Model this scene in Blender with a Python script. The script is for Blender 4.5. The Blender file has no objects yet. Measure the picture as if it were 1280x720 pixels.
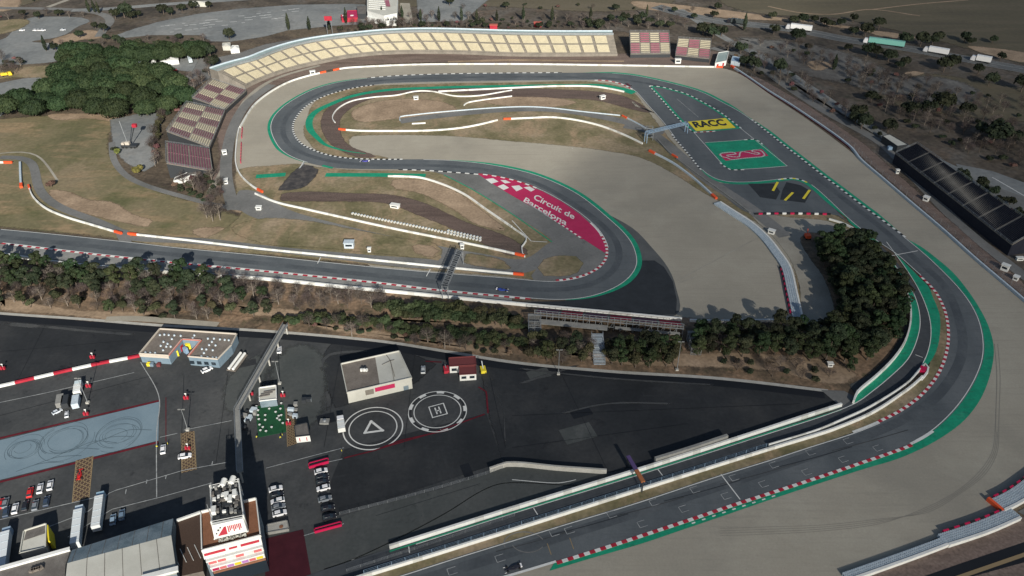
import bpy, bmesh, math, random
from mathutils import Vector, Matrix
from mathutils.geometry import tessellate_polygon
random.seed(7)
R = math.radians
SC = bpy.context.scene
COL = SC.collection
# ---------------------------------------------------------------- survey: photo sight lines -> world metres
FPX, HCAM, PITCH = 995.0, 200.0, R(35)
cp, sp = math.cos(PITCH), math.sin(PITCH)
def P(px, py, z=0.0):
    u = (px-640)/FPX; v = (360-py)/FPX
    d = (u, cp+v*sp, -sp+v*cp); t = (z-HCAM)/d[2]
    return Vector((d[0]*t, d[1]*t, z))
def PL(pts, z=0.0): return [P(a, b, z) for a, b in pts]
# ---------------------------------------------------------------- materials
def nodes(name):
    m = bpy.data.materials.new(name); m.use_nodes = True
    nt = m.node_tree; return m, nt, nt.nodes['Principled BSDF']
def mat(name, cols, scale=0.1, rough=0.85, detail=6, fine=0.0, fscale=3.0, spec=0.3, metal=0.0, bump=0.0, stretch=None, lo=0.35, hi=0.65, coord='Object', rot=0, spots=(), vary=0):
    """cols: one or more colours blended by noise; fine: extra value speckle"""
    m, nt, b = nodes(name); N = nt.nodes.new; L = nt.links.new
    b.inputs['Roughness'].default_value = rough; b.inputs['Metallic'].default_value = metal
    b.inputs['Specular IOR Level'].default_value = spec
    tc = N('ShaderNodeTexCoord'); src = tc.outputs[coord]
    if stretch:
        mp = N('ShaderNodeMapping'); mp.inputs['Scale'].default_value = stretch; mp.inputs['Rotation'].default_value = (0, 0, rot)
        L(src, mp.inputs[0]); src = mp.outputs[0]
    n = N('ShaderNodeTexNoise'); n.inputs['Scale'].default_value = scale; n.inputs['Detail'].default_value = detail
    n.inputs['Roughness'].default_value = 0.62
    L(src, n.inputs['Vector'])
    r = N('ShaderNodeValToRGB'); e = r.color_ramp.elements
    k = len(cols)
    if k == 1: cols = [cols[0], cols[0]]; k = 2
    e[0].position = lo; e[0].color = (*cols[0], 1); e[1].position = hi; e[1].color = (*cols[-1], 1)
    for i in range(1, k-1):
        q = e.new(lo+(hi-lo)*i/(k-1)); q.color = (*cols[i], 1)
    L(n.outputs['Fac'], r.inputs[0]); out = r.outputs[0]
    for q_,(col,ssc,slo,shi,amt,stv,sr) in enumerate(spots):
        mp = N('ShaderNodeMapping'); mp.inputs['Scale'].default_value = stv; mp.inputs['Rotation'].default_value = (0,0,sr); mp.inputs['Location'].default_value = (37*q_+11, 5*q_, 0)
        L(tc.outputs[coord], mp.inputs[0]); sn = N('ShaderNodeTexNoise'); sn.inputs['Scale'].default_value = ssc; sn.inputs['Detail'].default_value = 8; sn.inputs['Roughness'].default_value = .7; sn.inputs['Distortion'].default_value = .4
        L(mp.outputs[0], sn.inputs['Vector']); sm = N('ShaderNodeMapRange'); sm.inputs[1].default_value = slo; sm.inputs[2].default_value = shi; sm.inputs[4].default_value = amt
        L(sn.outputs['Fac'], sm.inputs[0]); cm = N('ShaderNodeMix'); cm.data_type = 'RGBA'; L(sm.outputs[0], cm.inputs[0]); L(out, cm.inputs[6]); cm.inputs[7].default_value = (*col, 1); out = cm.outputs[2]
    if vary:
        oi = N('ShaderNodeObjectInfo'); hs = N('ShaderNodeHueSaturation'); m1 = N('ShaderNodeMapRange'); m1.inputs[3].default_value = 1-vary; m1.inputs[4].default_value = 1+vary; L(oi.outputs['Random'], m1.inputs[0]); L(m1.outputs[0], hs.inputs['Value'])
        mu = N('ShaderNodeMath'); mu.operation = 'MULTIPLY'; mu.inputs[1].default_value = 7.31; L(oi.outputs['Random'], mu.inputs[0]); fr_ = N('ShaderNodeMath'); fr_.operation = 'FRACT'; L(mu.outputs[0], fr_.inputs[0])
        m2 = N('ShaderNodeMapRange'); m2.inputs[3].default_value = .5-.035 if name=='umbrella_leaf' else .5-.07; m2.inputs[4].default_value = .5+.02; L(fr_.outputs[0], m2.inputs[0]); L(m2.outputs[0], hs.inputs['Hue']); hs.inputs['Saturation'].default_value = .82; L(out, hs.inputs['Color']); out = hs.outputs[0]
    if fine > 0:
        f = N('ShaderNodeTexNoise'); f.inputs['Scale'].default_value = fscale; f.inputs['Detail'].default_value = 4
        L(tc.outputs[coord], f.inputs['Vector'])
        mr = N('ShaderNodeMapRange'); mr.inputs[1].default_value = 0.25; mr.inputs[2].default_value = 0.75
        mr.inputs[3].default_value = 1-fine; mr.inputs[4].default_value = 1+fine
        L(f.outputs['Fac'], mr.inputs[0])
        mx = N('ShaderNodeVectorMath'); mx.operation = 'SCALE'
        L(out, mx.inputs[0]); L(mr.outputs[0], mx.inputs[3]); out = mx.outputs[0]
    L(out, b.inputs['Base Color'])
    if bump > 0:
        bp = N('ShaderNodeBump'); bp.inputs['Strength'].default_value = bump; bp.inputs['Distance'].default_value = 0.3
        f2 = N('ShaderNodeTexNoise'); f2.inputs['Scale'].default_value = fscale; L(tc.outputs[coord], f2.inputs['Vector'])
        L(f2.outputs['Fac'], bp.inputs['Height']); L(bp.outputs[0], b.inputs['Normal'])
    return m
M = {}
def mm(key, *a, **k): M[key] = mat(key, *a, **k); return M[key]
mm('scrub_earth', [(.055,.043,.032),(.10,.078,.055),(.15,.118,.08)], .035, fine=.45, fscale=.5, spots=[((.17,.12,.075),.06,.55,.7,.7,(1,1,1),0),((.05,.055,.028),.15,.57,.68,.7,(1,1,1),0)])
mm('dark_scrub', [(.045,.038,.03),(.095,.077,.058),(.12,.108,.092)], .03, fine=.4, fscale=.35, spots=[((.14,.095,.06),.03,.55,.7,.7,(1,1,1),0),((.03,.035,.02),.1,.56,.66,.7,(1,1,1),0)])
mm('dry_grass', [(.13,.118,.058),(.20,.168,.095),(.30,.235,.155)], .045, fine=.25, fscale=.6, spots=[((.31,.225,.14),.07,.51,.64,.9,(1,.45,1),.5),((.075,.082,.03),.05,.55,.7,.6,(1,1,1),0),((.10,.075,.055),.35,.6,.72,.6,(.3,1.5,1),.9)])
mm('meadow', [(.105,.102,.05),(.17,.148,.08),(.225,.18,.11)], .02, fine=.2, fscale=.5, stretch=(1,.5,1), rot=.6, spots=[((.30,.215,.125),.05,.51,.64,.85,(.5,1.6,1),.35),((.08,.09,.032),.035,.53,.66,.6,(1,1,1),0),((.12,.10,.06),.6,.58,.7,.5,(1,1,1),0)])
mm('tan_soil', [(.24,.175,.115),(.38,.28,.19)], .08, fine=.25, fscale=.8)
mm('brown_soil', [(.12,.088,.072),(.19,.14,.115),(.14,.108,.09)], .06, fine=.3, fscale=1.2, stretch=(.25,1.4,1), rot=-.45, spots=[((.23,.18,.145),.3,.52,.68,.7,(.15,1.6,1),-.4),((.07,.055,.045),.15,.56,.7,.6,(1,1,1),0)])
mm('worn_track_soil', [(.085,.06,.05),(.125,.09,.075),(.10,.075,.062)], .06, fine=.3, fscale=1.2, stretch=(.25,1.4,1), rot=-.45, spots=[((.19,.145,.115),.35,.54,.68,.7,(.12,1.8,1),-.4)])
mm('bank_soil', [(.07,.055,.038),(.15,.108,.07),(.27,.18,.115)], .07, fine=.4, fscale=.7, spots=[((.30,.195,.12),.12,.55,.68,.8,(1,1,1),0),((.05,.055,.025),.2,.56,.66,.7,(1,1,1),0)])
mm('field', [(.085,.075,.05),(.11,.095,.06),(.13,.11,.075)], .012, fine=.12, fscale=.3, stretch=(.4,2,1), spots=[((.15,.12,.08),.05,.5,.7,.6,(.2,2,1),.1)])
mm('gravel', [(.305,.28,.225),(.345,.315,.252),(.375,.345,.278)], .018, fine=.06, fscale=1.4, rough=.95, spots=[((.27,.25,.205),.5,.5,.7,.55,(.06,1.6,1),.5),((.41,.385,.31),.035,.5,.7,.5,(1,1,1),0),((.23,.215,.18),3.0,.56,.7,.5,(1,1,1),0),((.24,.225,.19),.012,.5,.68,.5,(1,1,1),0)])
mm('race_asphalt', [(.084,.096,.103),(.104,.117,.124),(.13,.142,.147)], .05, fine=.08, fscale=2, rough=.8, stretch=(1,.3,1), spots=[((.06,.066,.073),.25,.52,.7,.5,(.2,1.5,1),.6),((.15,.155,.155),.9,.6,.75,.35,(1,1,1),0)])
mm('old_asphalt', [(.13,.132,.125),(.17,.17,.162),(.2,.2,.19)], .03, fine=.12, fscale=1, spots=[((.09,.09,.085),.15,.55,.7,.6,(1,1,1),0),((.24,.22,.19),.1,.57,.7,.5,(1,1,1),0)])
mm('dark_asphalt', [(.018,.020,.022),(.026,.028,.030),(.042,.043,.043)], .03, fine=.15, fscale=.7, rough=.75, spots=[((.055,.058,.06),.045,.54,.72,.5,(1,.5,1),.3),((.05,.053,.056),.3,.6,.74,.6,(.2,1.5,1),1.1),((.009,.01,.012),.12,.6,.7,.7,(1,1,1),0)])
mm('black_asphalt', [(.009,.011,.014),(.013,.015,.019)], .05, fine=.15, rough=.7)
mm('mid_asphalt', [(.038,.041,.043),(.053,.056,.057),(.074,.076,.075)], .04, fine=.15, fscale=.8, rough=.8, spots=[((.09,.092,.09),.06,.55,.72,.5,(1,.5,1),.8),((.02,.022,.024),.2,.58,.68,.6,(1,1,1),0),((.085,.088,.088),.5,.62,.75,.5,(.2,1.5,1),.2)])
mm('grey_asphalt', [(.055,.062,.06),(.075,.08,.077)], .04, fine=.12, fscale=.8, spots=[((.11,.115,.11),.1,.55,.7,.5,(1,.5,1),.5),((.035,.038,.04),.25,.58,.68,.6,(1,1,1),0)])
mm('pit_asphalt', [(.05,.056,.062),(.066,.073,.08)], .06, fine=.15, fscale=.5)
mm('patch_asphalt', [(.022,.026,.03),(.032,.037,.043)], .2, fine=.1)
mm('parking', [(.15,.16,.16),(.2,.21,.205),(.24,.245,.235)], .02, fine=.15, fscale=.3, spots=[((.12,.125,.12),.06,.54,.7,.6,(1,.4,1),.2),((.28,.265,.235),.05,.57,.7,.5,(1,1,1),0)])
mm('grey_soil', [(.075,.065,.055),(.12,.115,.105),(.17,.165,.15)], .03, fine=.3, fscale=.3)
mm('gravel_road', [(.27,.25,.205),(.37,.345,.285)], .05, fine=.15)
mm('blue_floor', [(.15,.21,.25),(.17,.235,.275),(.19,.255,.295)], .06, fine=.06, rough=.6)
mm('tyre_mark', [(.085,.125,.15)], 1)
mm('wheel_track', [(.235,.22,.185)], 1)
mm('green_paint', [(.008,.235,.13),(.012,.30,.165)], .15, fine=.15, fscale=.8, rough=.6, spots=[((.035,.11,.075),.6,.53,.7,.6,(.3,1.5,1),.5),((.05,.30,.18),.12,.55,.7,.5,(1,1,1),0)])
mm('white_paint', [(.62,.63,.6),(.72,.72,.68)], .2, fine=.1, rough=.6, spots=[((.3,.3,.29),.8,.56,.7,.5,(1,1,1),0)])
mm('worn_white', [(.22,.235,.24),(.4,.41,.4)], .4, fine=.2, rough=.7)
mm('red_paint', [(.36,.018,.035),(.42,.03,.05)], .3, fine=.1, rough=.6)
mm('magenta_paint', [(.43,.018,.085),(.47,.028,.10)], .15, fine=.08, rough=.6, spots=[((.30,.03,.07),.25,.55,.7,.6,(.3,1.5,1),-.6)])
mm('dark_red_paint', [(.085,.005,.012),(.13,.009,.018)], .3, fine=.15)
mm('dark_green_kerb', [(.015,.05,.035)], 1)
mm('yellow_paint', [(.72,.58,.03),(.78,.64,.05)], .3, rough=.6)
mm('black_paint', [(.02,.022,.025)], 1, rough=.6)
mm('tan_line', [(.27,.2,.11)], 1)
mm('brick_pad', [(.075,.048,.035)], 1, fine=.2)
mm('concrete', [(.36,.35,.31),(.44,.43,.39)], .4, fine=.1)
mm('grey_concrete', [(.2,.2,.19),(.27,.27,.25)], .3, fine=.15)
mm('dull_white', [(.5,.5,.46),(.62,.62,.57)], .4, fine=.1)
mm('white_wall', [(.66,.67,.63),(.76,.76,.72)], .4, fine=.06, rough=.7, spots=[((.42,.41,.37),.9,.56,.72,.45,(1,1,1),0)])
mm('pale_wrap', [(.4,.475,.53),(.52,.59,.63)], .8, fine=.12, fscale=2, rough=.6)
mm('tyre_rubber', [(.018,.018,.02)], 1, rough=.8)
mm('orange_pad', [(.75,.1,.03)], 1, rough=.6)
mm('red_pad', [(.5,.01,.07)], 1, rough=.6)
mm('steel', [(.25,.27,.28),(.34,.36,.37)], 1, rough=.45, metal=.4)
mm('dark_steel', [(.05,.055,.06)], 1, rough=.5, metal=.3)
mm('blue_steel', [(.25,.36,.48)], 1, rough=.5)
mm('beige_seat', [(.46,.415,.295),(.52,.47,.34)], .3, fine=.07, fscale=1)
mm('maroon_seat', [(.15,.06,.085),(.18,.075,.10)], .3, fine=.1, fscale=1)
mm('pink_seat', [(.30,.10,.14),(.34,.12,.16)], .3, fine=.1, fscale=1)
mm('navy_seat', [(.012,.014,.024),(.018,.02,.03)], .3, fine=.2, fscale=1)
mm('stand_concrete', [(.17,.155,.13),(.24,.215,.18)], .2, fine=.2)
mm('teal_roof', [(.25,.33,.32),(.34,.41,.39)], .1, fine=.12)
mm('roof_grey', [(.12,.11,.1),(.17,.16,.145)], .3, fine=.2, spots=[((.08,.075,.07),.3,.55,.7,.6,(1,1,1),0)])
mm('roof_brown', [(.15,.13,.11),(.2,.175,.15)], .3, fine=.2, spots=[((.08,.07,.06),.4,.55,.7,.6,(1,1,1),0)])
mm('roof_cream', [(.46,.455,.4),(.54,.535,.475)], .15, fine=.05, spots=[((.42,.41,.35),.25,.55,.72,.5,(1,1,1),0)])
mm('roof_blue_grey', [(.13,.18,.21),(.2,.25,.28)], .2, fine=.2, spots=[((.07,.1,.12),.3,.52,.7,.6,(1,1,1),0)])
mm('maroon_roof', [(.17,.045,.045)], 1, fine=.1)
mm('blue_wall', [(.14,.2,.25),(.18,.245,.29)], .4, fine=.1)
mm('cream_wall', [(.5,.45,.38)], 1, fine=.05)
mm('terrace_deck', [(.22,.10,.055),(.27,.125,.07)], .4, fine=.15)
mm('red_trim', [(.45,.03,.05)], 1)
mm('glass', [(.02,.03,.04)], 1, rough=.15, spec=.6)
mm('turf_green', [(.008,.06,.025),(.012,.08,.03)], .5, fine=.2)
mm('bark', [(.09,.07,.055),(.13,.105,.085)], 2)
mm('pale_bark', [(.2,.17,.14),(.27,.23,.19)], 2)
mm('rubber', [(.02,.02,.02)], 1)
def leaf(key, c1, c2, c3): mm(key, [c1, c2, c3], .45, fine=.45, fscale=2.2, rough=.7, spec=.15, lo=.3, hi=.7, vary=.32); return M[key]
leaf('pine_leaf', (.012,.026,.009), (.021,.043,.013), (.038,.064,.019))
leaf('umbrella_leaf', (.012,.029,.010), (.023,.046,.013), (.040,.067,.020))
leaf('dark_leaf', (.013,.022,.012), (.022,.035,.015), (.038,.05,.021))
leaf('olive_leaf', (.028,.035,.014), (.048,.055,.02), (.07,.075,.03))
leaf('hedge_leaf', (.02,.036,.012), (.034,.056,.018), (.055,.08,.027))
leaf('twig', (.045,.037,.032), (.075,.062,.053), (.11,.09,.075))
leaf('bright_leaf', (.08,.09,.01), (.13,.14,.015), (.19,.19,.025))
leaf('russet', (.08,.045,.028), (.13,.075,.045), (.18,.11,.065))
CARP = {}
def carmat(c, rough=.35):
    k = 'car_paint_%d' % len(CARP)
    if c not in CARP: CARP[c] = mat('car_paint', [c], 1, rough=rough, spec=.5)
    return CARP[c]
# ---------------------------------------------------------------- mesh helpers
def link(name, verts, faces, mats, fm=None, parent=None, smooth=False, kind=None):
    me = bpy.data.meshes.new(name); me.from_pydata([tuple(v) for v in verts], [], faces)
    if not isinstance(mats, (list, tuple)): mats = [mats]
    for m in mats: me.materials.append(M[m] if isinstance(m, str) else m)
    if fm:
        for p, k in zip(me.polygons, fm): p.material_index = k
    if smooth: me.polygons.foreach_set('use_smooth', [True]*len(me.polygons))
    me.update()
    o = bpy.data.objects.new(name, me); COL.objects.link(o)
    if parent: o.parent = parent
    if kind: o['kind'] = kind
    return o
class B:
    """collects shapes for one mesh; .out() links it"""
    def __init__(s, origin=(0,0,0)): s.v=[]; s.f=[]; s.m=[]; s.o=Vector(origin)
    def add(s, vs, fs, k=0):
        n=len(s.v); s.v += [Vector(v)-s.o for v in vs]; s.f += [tuple(i+n for i in f) for f in fs]; s.m += [k]*len(fs)
    def prism(s, base, z0, z1, k=0, ktop=None):
        pts=[Vector((p[0],p[1],0)) for p in base]
        if sum(pts[i].x*pts[(i+1)%len(pts)].y-pts[(i+1)%len(pts)].x*pts[i].y for i in range(len(pts)))<0: pts.reverse()
        n=len(pts); vs=[(p.x,p.y,z0) for p in pts]+[(p.x,p.y,z1) for p in pts]
        s.add(vs, [(i,(i+1)%n,n+(i+1)%n,n+i) for i in range(n)]+[tuple(range(n-1,-1,-1))], k)
        s.add(vs, [tuple(range(n,2*n))], k if ktop is None else ktop)
    def hexa(s, low, top, k=0, ktop=None):
        n=len(low); vs=list(low)+list(top)
        s.add(vs, [(i,(i+1)%n,n+(i+1)%n,n+i) for i in range(n)]+[tuple(range(n-1,-1,-1))], k)
        s.add(vs, [tuple(range(n,2*n))], k if ktop is None else ktop)
    def box(s, c, size, rz=0, k=0, ktop=None):
        x,y,z=[q/2 for q in size]; co,si=math.cos(rz),math.sin(rz)
        low=[(c[0]+a*co-b*si, c[1]+a*si+b*co, c[2]-z) for a,b in ((-x,-y),(x,-y),(x,y),(-x,y))]
        s.hexa(low, [(a,b,q+2*z) for a,b,q in low], k, ktop)
    def bar(s, a, b, w, k=0, h=None):
        a=Vector(a); b=Vector(b); h=h or w; d=(b-a)
        if d.length<1e-4: return
        d.normalize(); up=Vector((0,0,1)) if abs(d.z)<.95 else Vector((1,0,0))
        x=d.cross(up).normalized()*w/2; y=x.cross(d).normalized()*h/2
        low=[a-x-y,a+x-y,a+x+y,a-x+y]; s.hexa(low,[p+(b-a) for p in low],k)
    def tube(s, a, b, r0, r1=None, n=6, k=0):
        a=Vector(a); b=Vector(b); r1=r0 if r1 is None else r1; d=(b-a).normalized()
        up=Vector((0,0,1)) if abs(d.z)<.95 else Vector((1,0,0))
        x=d.cross(up).normalized(); y=x.cross(d)
        cs=[(math.cos(2*math.pi*i/n),math.sin(2*math.pi*i/n)) for i in range(n)]
        s.hexa([a+x*r0*c+y*r0*q for c,q in cs],[b+x*r1*c+y*r1*q for c,q in cs],k)
    def quad(s, pts, k=0): s.add(pts,[tuple(range(len(pts)))],k)
    def out(s, name, mats, parent=None, kind=None, smooth=False):
        o=link(name, s.v, s.f, mats, s.m, parent, smooth, kind)
        if not parent: o.location=s.o
        return o
def thing(name, label, cat, loc=(0,0,0), rz=0, group=None):
    o=bpy.data.objects.new(name,None); COL.objects.link(o); o.location=loc; o.rotation_euler=(0,0,rz)
    o['label']=label; o['category']=cat
    if group: o['group']=group
    return o
def tag(o, label, cat, group=None):
    o['label']=label; o['category']=cat
    if group: o['group']=group
    return o
def copytree(o, loc, rz, label=None, sc=None, parent=None):
    c=o.copy(); COL.objects.link(c)
    if parent is None:
        c.location=loc; c.rotation_euler=(0,0,rz)
        if sc: c.scale=sc
        if label: c['label']=label
    else: c.parent=parent
    for ch in o.children: copytree(ch,None,0,parent=c)
    return c
# curves ---------------------------------------------------------
def spline(pts, step=3.0, closed=False):
    pts=[Vector(p) for p in pts]
    n=len(pts); out=[]
    rng=range(n) if closed else range(n-1)
    for i in rng:
        p1,p2=pts[i],pts[(i+1)%n]
        p0=pts[(i-1)%n] if (closed or i>0) else p1*2-p2
        p3=pts[(i+2)%n] if (closed or i<n-2) else p2*2-p1
        d0,d1,d2=[max((a-b).length,1e-3)**.5 for a,b in ((p1,p0),(p2,p1),(p3,p2))]
        t0=0;t1=d0;t2=t1+d1;t3=t2+d2
        k=max(1,int((p2-p1).length/step))
        for j in range(k):
            t=t1+(t2-t1)*j/k
            A1=p0*((t1-t)/(t1-t0))+p1*((t-t0)/(t1-t0)); A2=p1*((t2-t)/(t2-t1))+p2*((t-t1)/(t2-t1)); A3=p2*((t3-t)/(t3-t2))+p3*((t-t2)/(t3-t2))
            B1=A1*((t2-t)/(t2-t0))+A2*((t-t0)/(t2-t0)); B2=A2*((t3-t)/(t3-t1))+A3*((t-t1)/(t3-t1))
            out.append(B1*((t2-t)/(t2-t1))+B2*((t-t1)/(t2-t1)))
    if not closed: out.append(pts[-1])
    return out
def resamp(c, step):
    L=[0]
    for a,b in zip(c,c[1:]): L.append(L[-1]+(b-a).length)
    n=max(1,round(L[-1]/step)); out=[]; j=0
    for i in range(n+1):
        t=L[-1]*i/n
        while j<len(c)-2 and L[j+1]<t: j+=1
        f=(t-L[j])/max(L[j+1]-L[j],1e-6); out.append(c[j].lerp(c[j+1],min(max(f,0),1)))
    return out
def relax(c, k=2):
    for _ in range(k): c=[c[0]]+[(c[i-1]+c[i]*2+c[i+1])/4 for i in range(1,len(c)-1)]+[c[-1]]
    return c
def sub(c, a, b):
    a=P(*a); b=P(*b)
    i=min(range(len(c)),key=lambda q:(c[q]-a).length); j=min(range(len(c)),key=lambda q:(c[q]-b).length)
    if i>j: i,j=j,i
    return c[i:j+1]
def offs(c, d):
    """shift a curve sideways by d metres (left of travel = +); d may be a function of 0..1"""
    out=[]; n=len(c)
    for i,p in enumerate(c):
        t=(c[min(i+1,n-1)]-c[max(i-1,0)]); t.z=0; t.normalize()
        dd=d(i/(n-1)) if callable(d) else d
        out.append(p+Vector((-t.y,t.x,0))*dd)
    return out
EPS=[0]
def soft(key):
    k=key+'_soft'
    if k in M: return M[k]
    m=M[key].copy(); m.name=key+'_edge'; M[k]=m; nt=m.node_tree; N=nt.nodes.new; L=nt.links.new
    b=nt.nodes['Principled BSDF']; out=[n for n in nt.nodes if n.type=='OUTPUT_MATERIAL'][0]
    at=N('ShaderNodeAttribute'); at.attribute_name='fade'
    tc=N('ShaderNodeTexCoord'); n=N('ShaderNodeTexNoise'); n.inputs['Scale'].default_value=.28; n.inputs['Detail'].default_value=7; n.inputs['Roughness'].default_value=.7
    L(tc.outputs['Object'],n.inputs['Vector'])
    a1=N('ShaderNodeMath'); a1.operation='ADD'; L(at.outputs['Fac'],a1.inputs[0]); L(n.outputs['Fac'],a1.inputs[1])
    mr=N('ShaderNodeMapRange'); mr.inputs[1].default_value=.78; mr.inputs[2].default_value=1.12; L(a1.outputs[0],mr.inputs[0])
    lt=N('ShaderNodeMath'); lt.operation='MULTIPLY'; L(mr.outputs[0],lt.inputs[0]); 
    m2=N('ShaderNodeMapRange'); m2.inputs[1].default_value=0; m2.inputs[2].default_value=.12; L(at.outputs['Fac'],m2.inputs[0]); L(m2.outputs[0],lt.inputs[1])
    tr=N('ShaderNodeBsdfTransparent'); mx=N('ShaderNodeMixShader'); L(lt.outputs[0],mx.inputs[0]); L(tr.outputs[0],mx.inputs[1]); L(b.outputs[0],mx.inputs[2]); L(mx.outputs[0],out.inputs['Surface'])
    return m
def tess(vs):
    fs=[]
    for a,b,d in tessellate_polygon([vs]):
        n=(vs[b]-vs[a]).cross(vs[d]-vs[a])
        if abs(n.z)>1e-9: fs.append((a,b,d) if n.z>0 else (a,d,b))
    return fs
SOFT={'bare_soil':4,'brown_track':2.2,'infield':3,'field':10,'meadow':6,'dirt_path':3,'brown_slope':4,'earth_mound':1.6,'russet_scrub':5,'gravel_road':1.6,'car_park':3,'grey_ground':14,'dirt_field':7,'verge':0,'bank':3,'earth_strip':2,'stain':2.5,'earth_ground':12}
def sheet(name, px, m, z, smooth=True, step=4.0, world=False, fade=None):
    c=px if world else PL(px)
    EPS[0]+=1; z=z+(EPS[0]%23)*.0009
    f=SOFT.get(name,0) if fade is None else fade
    if smooth or f: 
        c=spline(c,step,True) if smooth else resamp(c+[c[0]],step)[:-1]
    vs=[Vector((p[0],p[1],z)) for p in c]
    if not f: return link(name, vs, tess(vs), m, kind='structure')
    n=len(vs); ar=sum(vs[i].x*vs[(i+1)%n].y-vs[(i+1)%n].x*vs[i].y for i in range(n)); sg=1 if ar>0 else -1
    rings=[]
    for d in (-.5*f,.5*f):
        r=[]
        for i in range(n):
            t=vs[(i+1)%n]-vs[i-1]; t.normalize(); r.append(vs[i]+Vector((-t.y,t.x,0))*sg*d)
        rings.append(r)
    allv=rings[0]+rings[1]; fs=[]
    for i in range(n):
        j=(i+1)%n; q=(i,j,n+j,n+i); fs.append(q if sg>0 else q[::-1])
    fs+= [tuple(n+i for i in t) for t in tess(rings[1])]
    o=link(name, allv, fs, soft(m), kind='structure')
    a=o.data.attributes.new('fade','FLOAT','POINT'); a.data.foreach_set('value',[0.0]*n+[1.0]*n)
    return o
def strip(name, A, Bc, m, z, kind='structure', parent=None, mats=None, pick=None):
    """flat band between two curves of equal length; pick(i) -> material index"""
    n=min(len(A),len(Bc)); vs=[(p.x,p.y,z) for p in A[:n]]+[(p.x,p.y,z) for p in Bc[:n]]
    fs=[];fm=[]
    for i in range(n-1):
        f=(i,i+1,n+i+1,n+i)
        v=[Vector(vs[q]) for q in f]
        if (v[1]-v[0]).cross(v[3]-v[0]).z<0: f=f[::-1]
        fs.append(f); fm.append(pick(i) if pick else 0)
    return link(name, vs, fs, mats or m, fm, parent, kind=kind)
def line(name, c, w, m, z, o=0.0, step=2.0):
    EPS[0]+=1; z=z+(EPS[0]%23)*.0009; c=resamp(c,step); return strip(name, offs(c,o-w/2), offs(c,o+w/2), m, z)
def kerb(c, w, ms, z, seg, o=0.0):
    c=resamp(c,seg); k=len(ms)
    vs=[];fs=[];fm=[]
    A=offs(c,o-w/2); Bq=offs(c,o+w/2); h=z+.05
    for i in range(len(c)-1):
        n=len(vs); q=[A[i],A[i+1],Bq[i+1],Bq[i]]
        vs+=[(p.x,p.y,z-.02) for p in q]+[(p.x,p.y,h) for p in q]
        fs+=[(n+4,n+5,n+6,n+7),(n,n+1,n+5,n+4),(n+2,n+3,n+7,n+6)]; fm+=[i%k]*3
    return link('kerb', vs, fs, list(ms), fm, kind='structure')
def wallmesh(c, th, h, mats, name, seg=None, pick=None, parent=None, z0=0.0, taper=1.0):
    """upright wall along a curve, thickness th, height h; block joints by pick"""
    if seg: c=resamp(c,seg)
    A=offs(c,-th/2); Bq=offs(c,th/2); A2=offs(c,-th/2*taper); B2=offs(c,th/2*taper); n=len(c); vs=[]
    for p,q,p2,q2 in zip(A,Bq,A2,B2): vs+=[(p.x,p.y,z0),(q.x,q.y,z0),(q2.x,q2.y,z0+h),(p2.x,p2.y,z0+h)]
    fs=[(0,1,2,3)];fm=[0]
    for i in range(n-1):
        a=4*i;b=a+4;k=pick(i) if pick else 0
        fs+=[(a+3,a+2,b+2,b+3),(a,a+3,b+3,b),(a+1,b+1,b+2,a+2)]; fm+=[k]*3
    e=4*(n-1); fs.append((e+3,e+2,e+1,e)); fm.append(0)
    return link(name, vs, fs, mats, fm, parent)
def loft(A, Bc, n=None, k=0, b=None):
    b=b or B(); n=min(len(A),len(Bc))
    for i in range(n-1): b.quad([A[i],A[i+1],Bc[i+1],Bc[i]],k)
    return b
# ================================================================ TRACK EDGES (surveyed)
E1px=[(-60,281.5),(0,286.5),(60,292),(160,302.5),(225,310),(320,318.7),(400,327),(470,334),(537,340),(640,348),(665,350.5),(692,352),(715,349.5),(735,343.7),(750,335),(758,325),(760,312.5),(756,301),(747.5,287.5),(725,267.5),(702.5,252.5),(677.5,239),(647.5,227.5),(620,221),(597.5,218),(560,215),(532,213),(495,212),(445,211.5),(420,210.5),(400,207.5),(385,204),(368,198.5),(352,189),(342,175),(337.5,160),(341,147.5),(352,135),(370,122.5),(395,110.5),(425,102.5),(460,98),(495,95.2),(532,93.6),(570,92.6),(640,91.7),(702,91.3),(740,91.2),(765,91.8),(790,94),(815,98.7),(852,107.5),(877,115),(902,127.5),(927,141),(960,166),(980,182),(1002,199),(1025,217),(1052,237.5),(1080,259),(1110,281),(1135,300),(1160,321),(1180,340),(1200,361),(1215,381),(1225,402),(1230,425),(1229.5,447.5),(1222,470),(1210,492),(1192.5,515),(1167,539),(1142,554),(1110,566),(1080,576),(1035,591.5),(960,616),(915,630.5),(865,647.5),(815,664),(765,680.5),(690,704),(640,719),(560,742),(480,765)]
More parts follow.
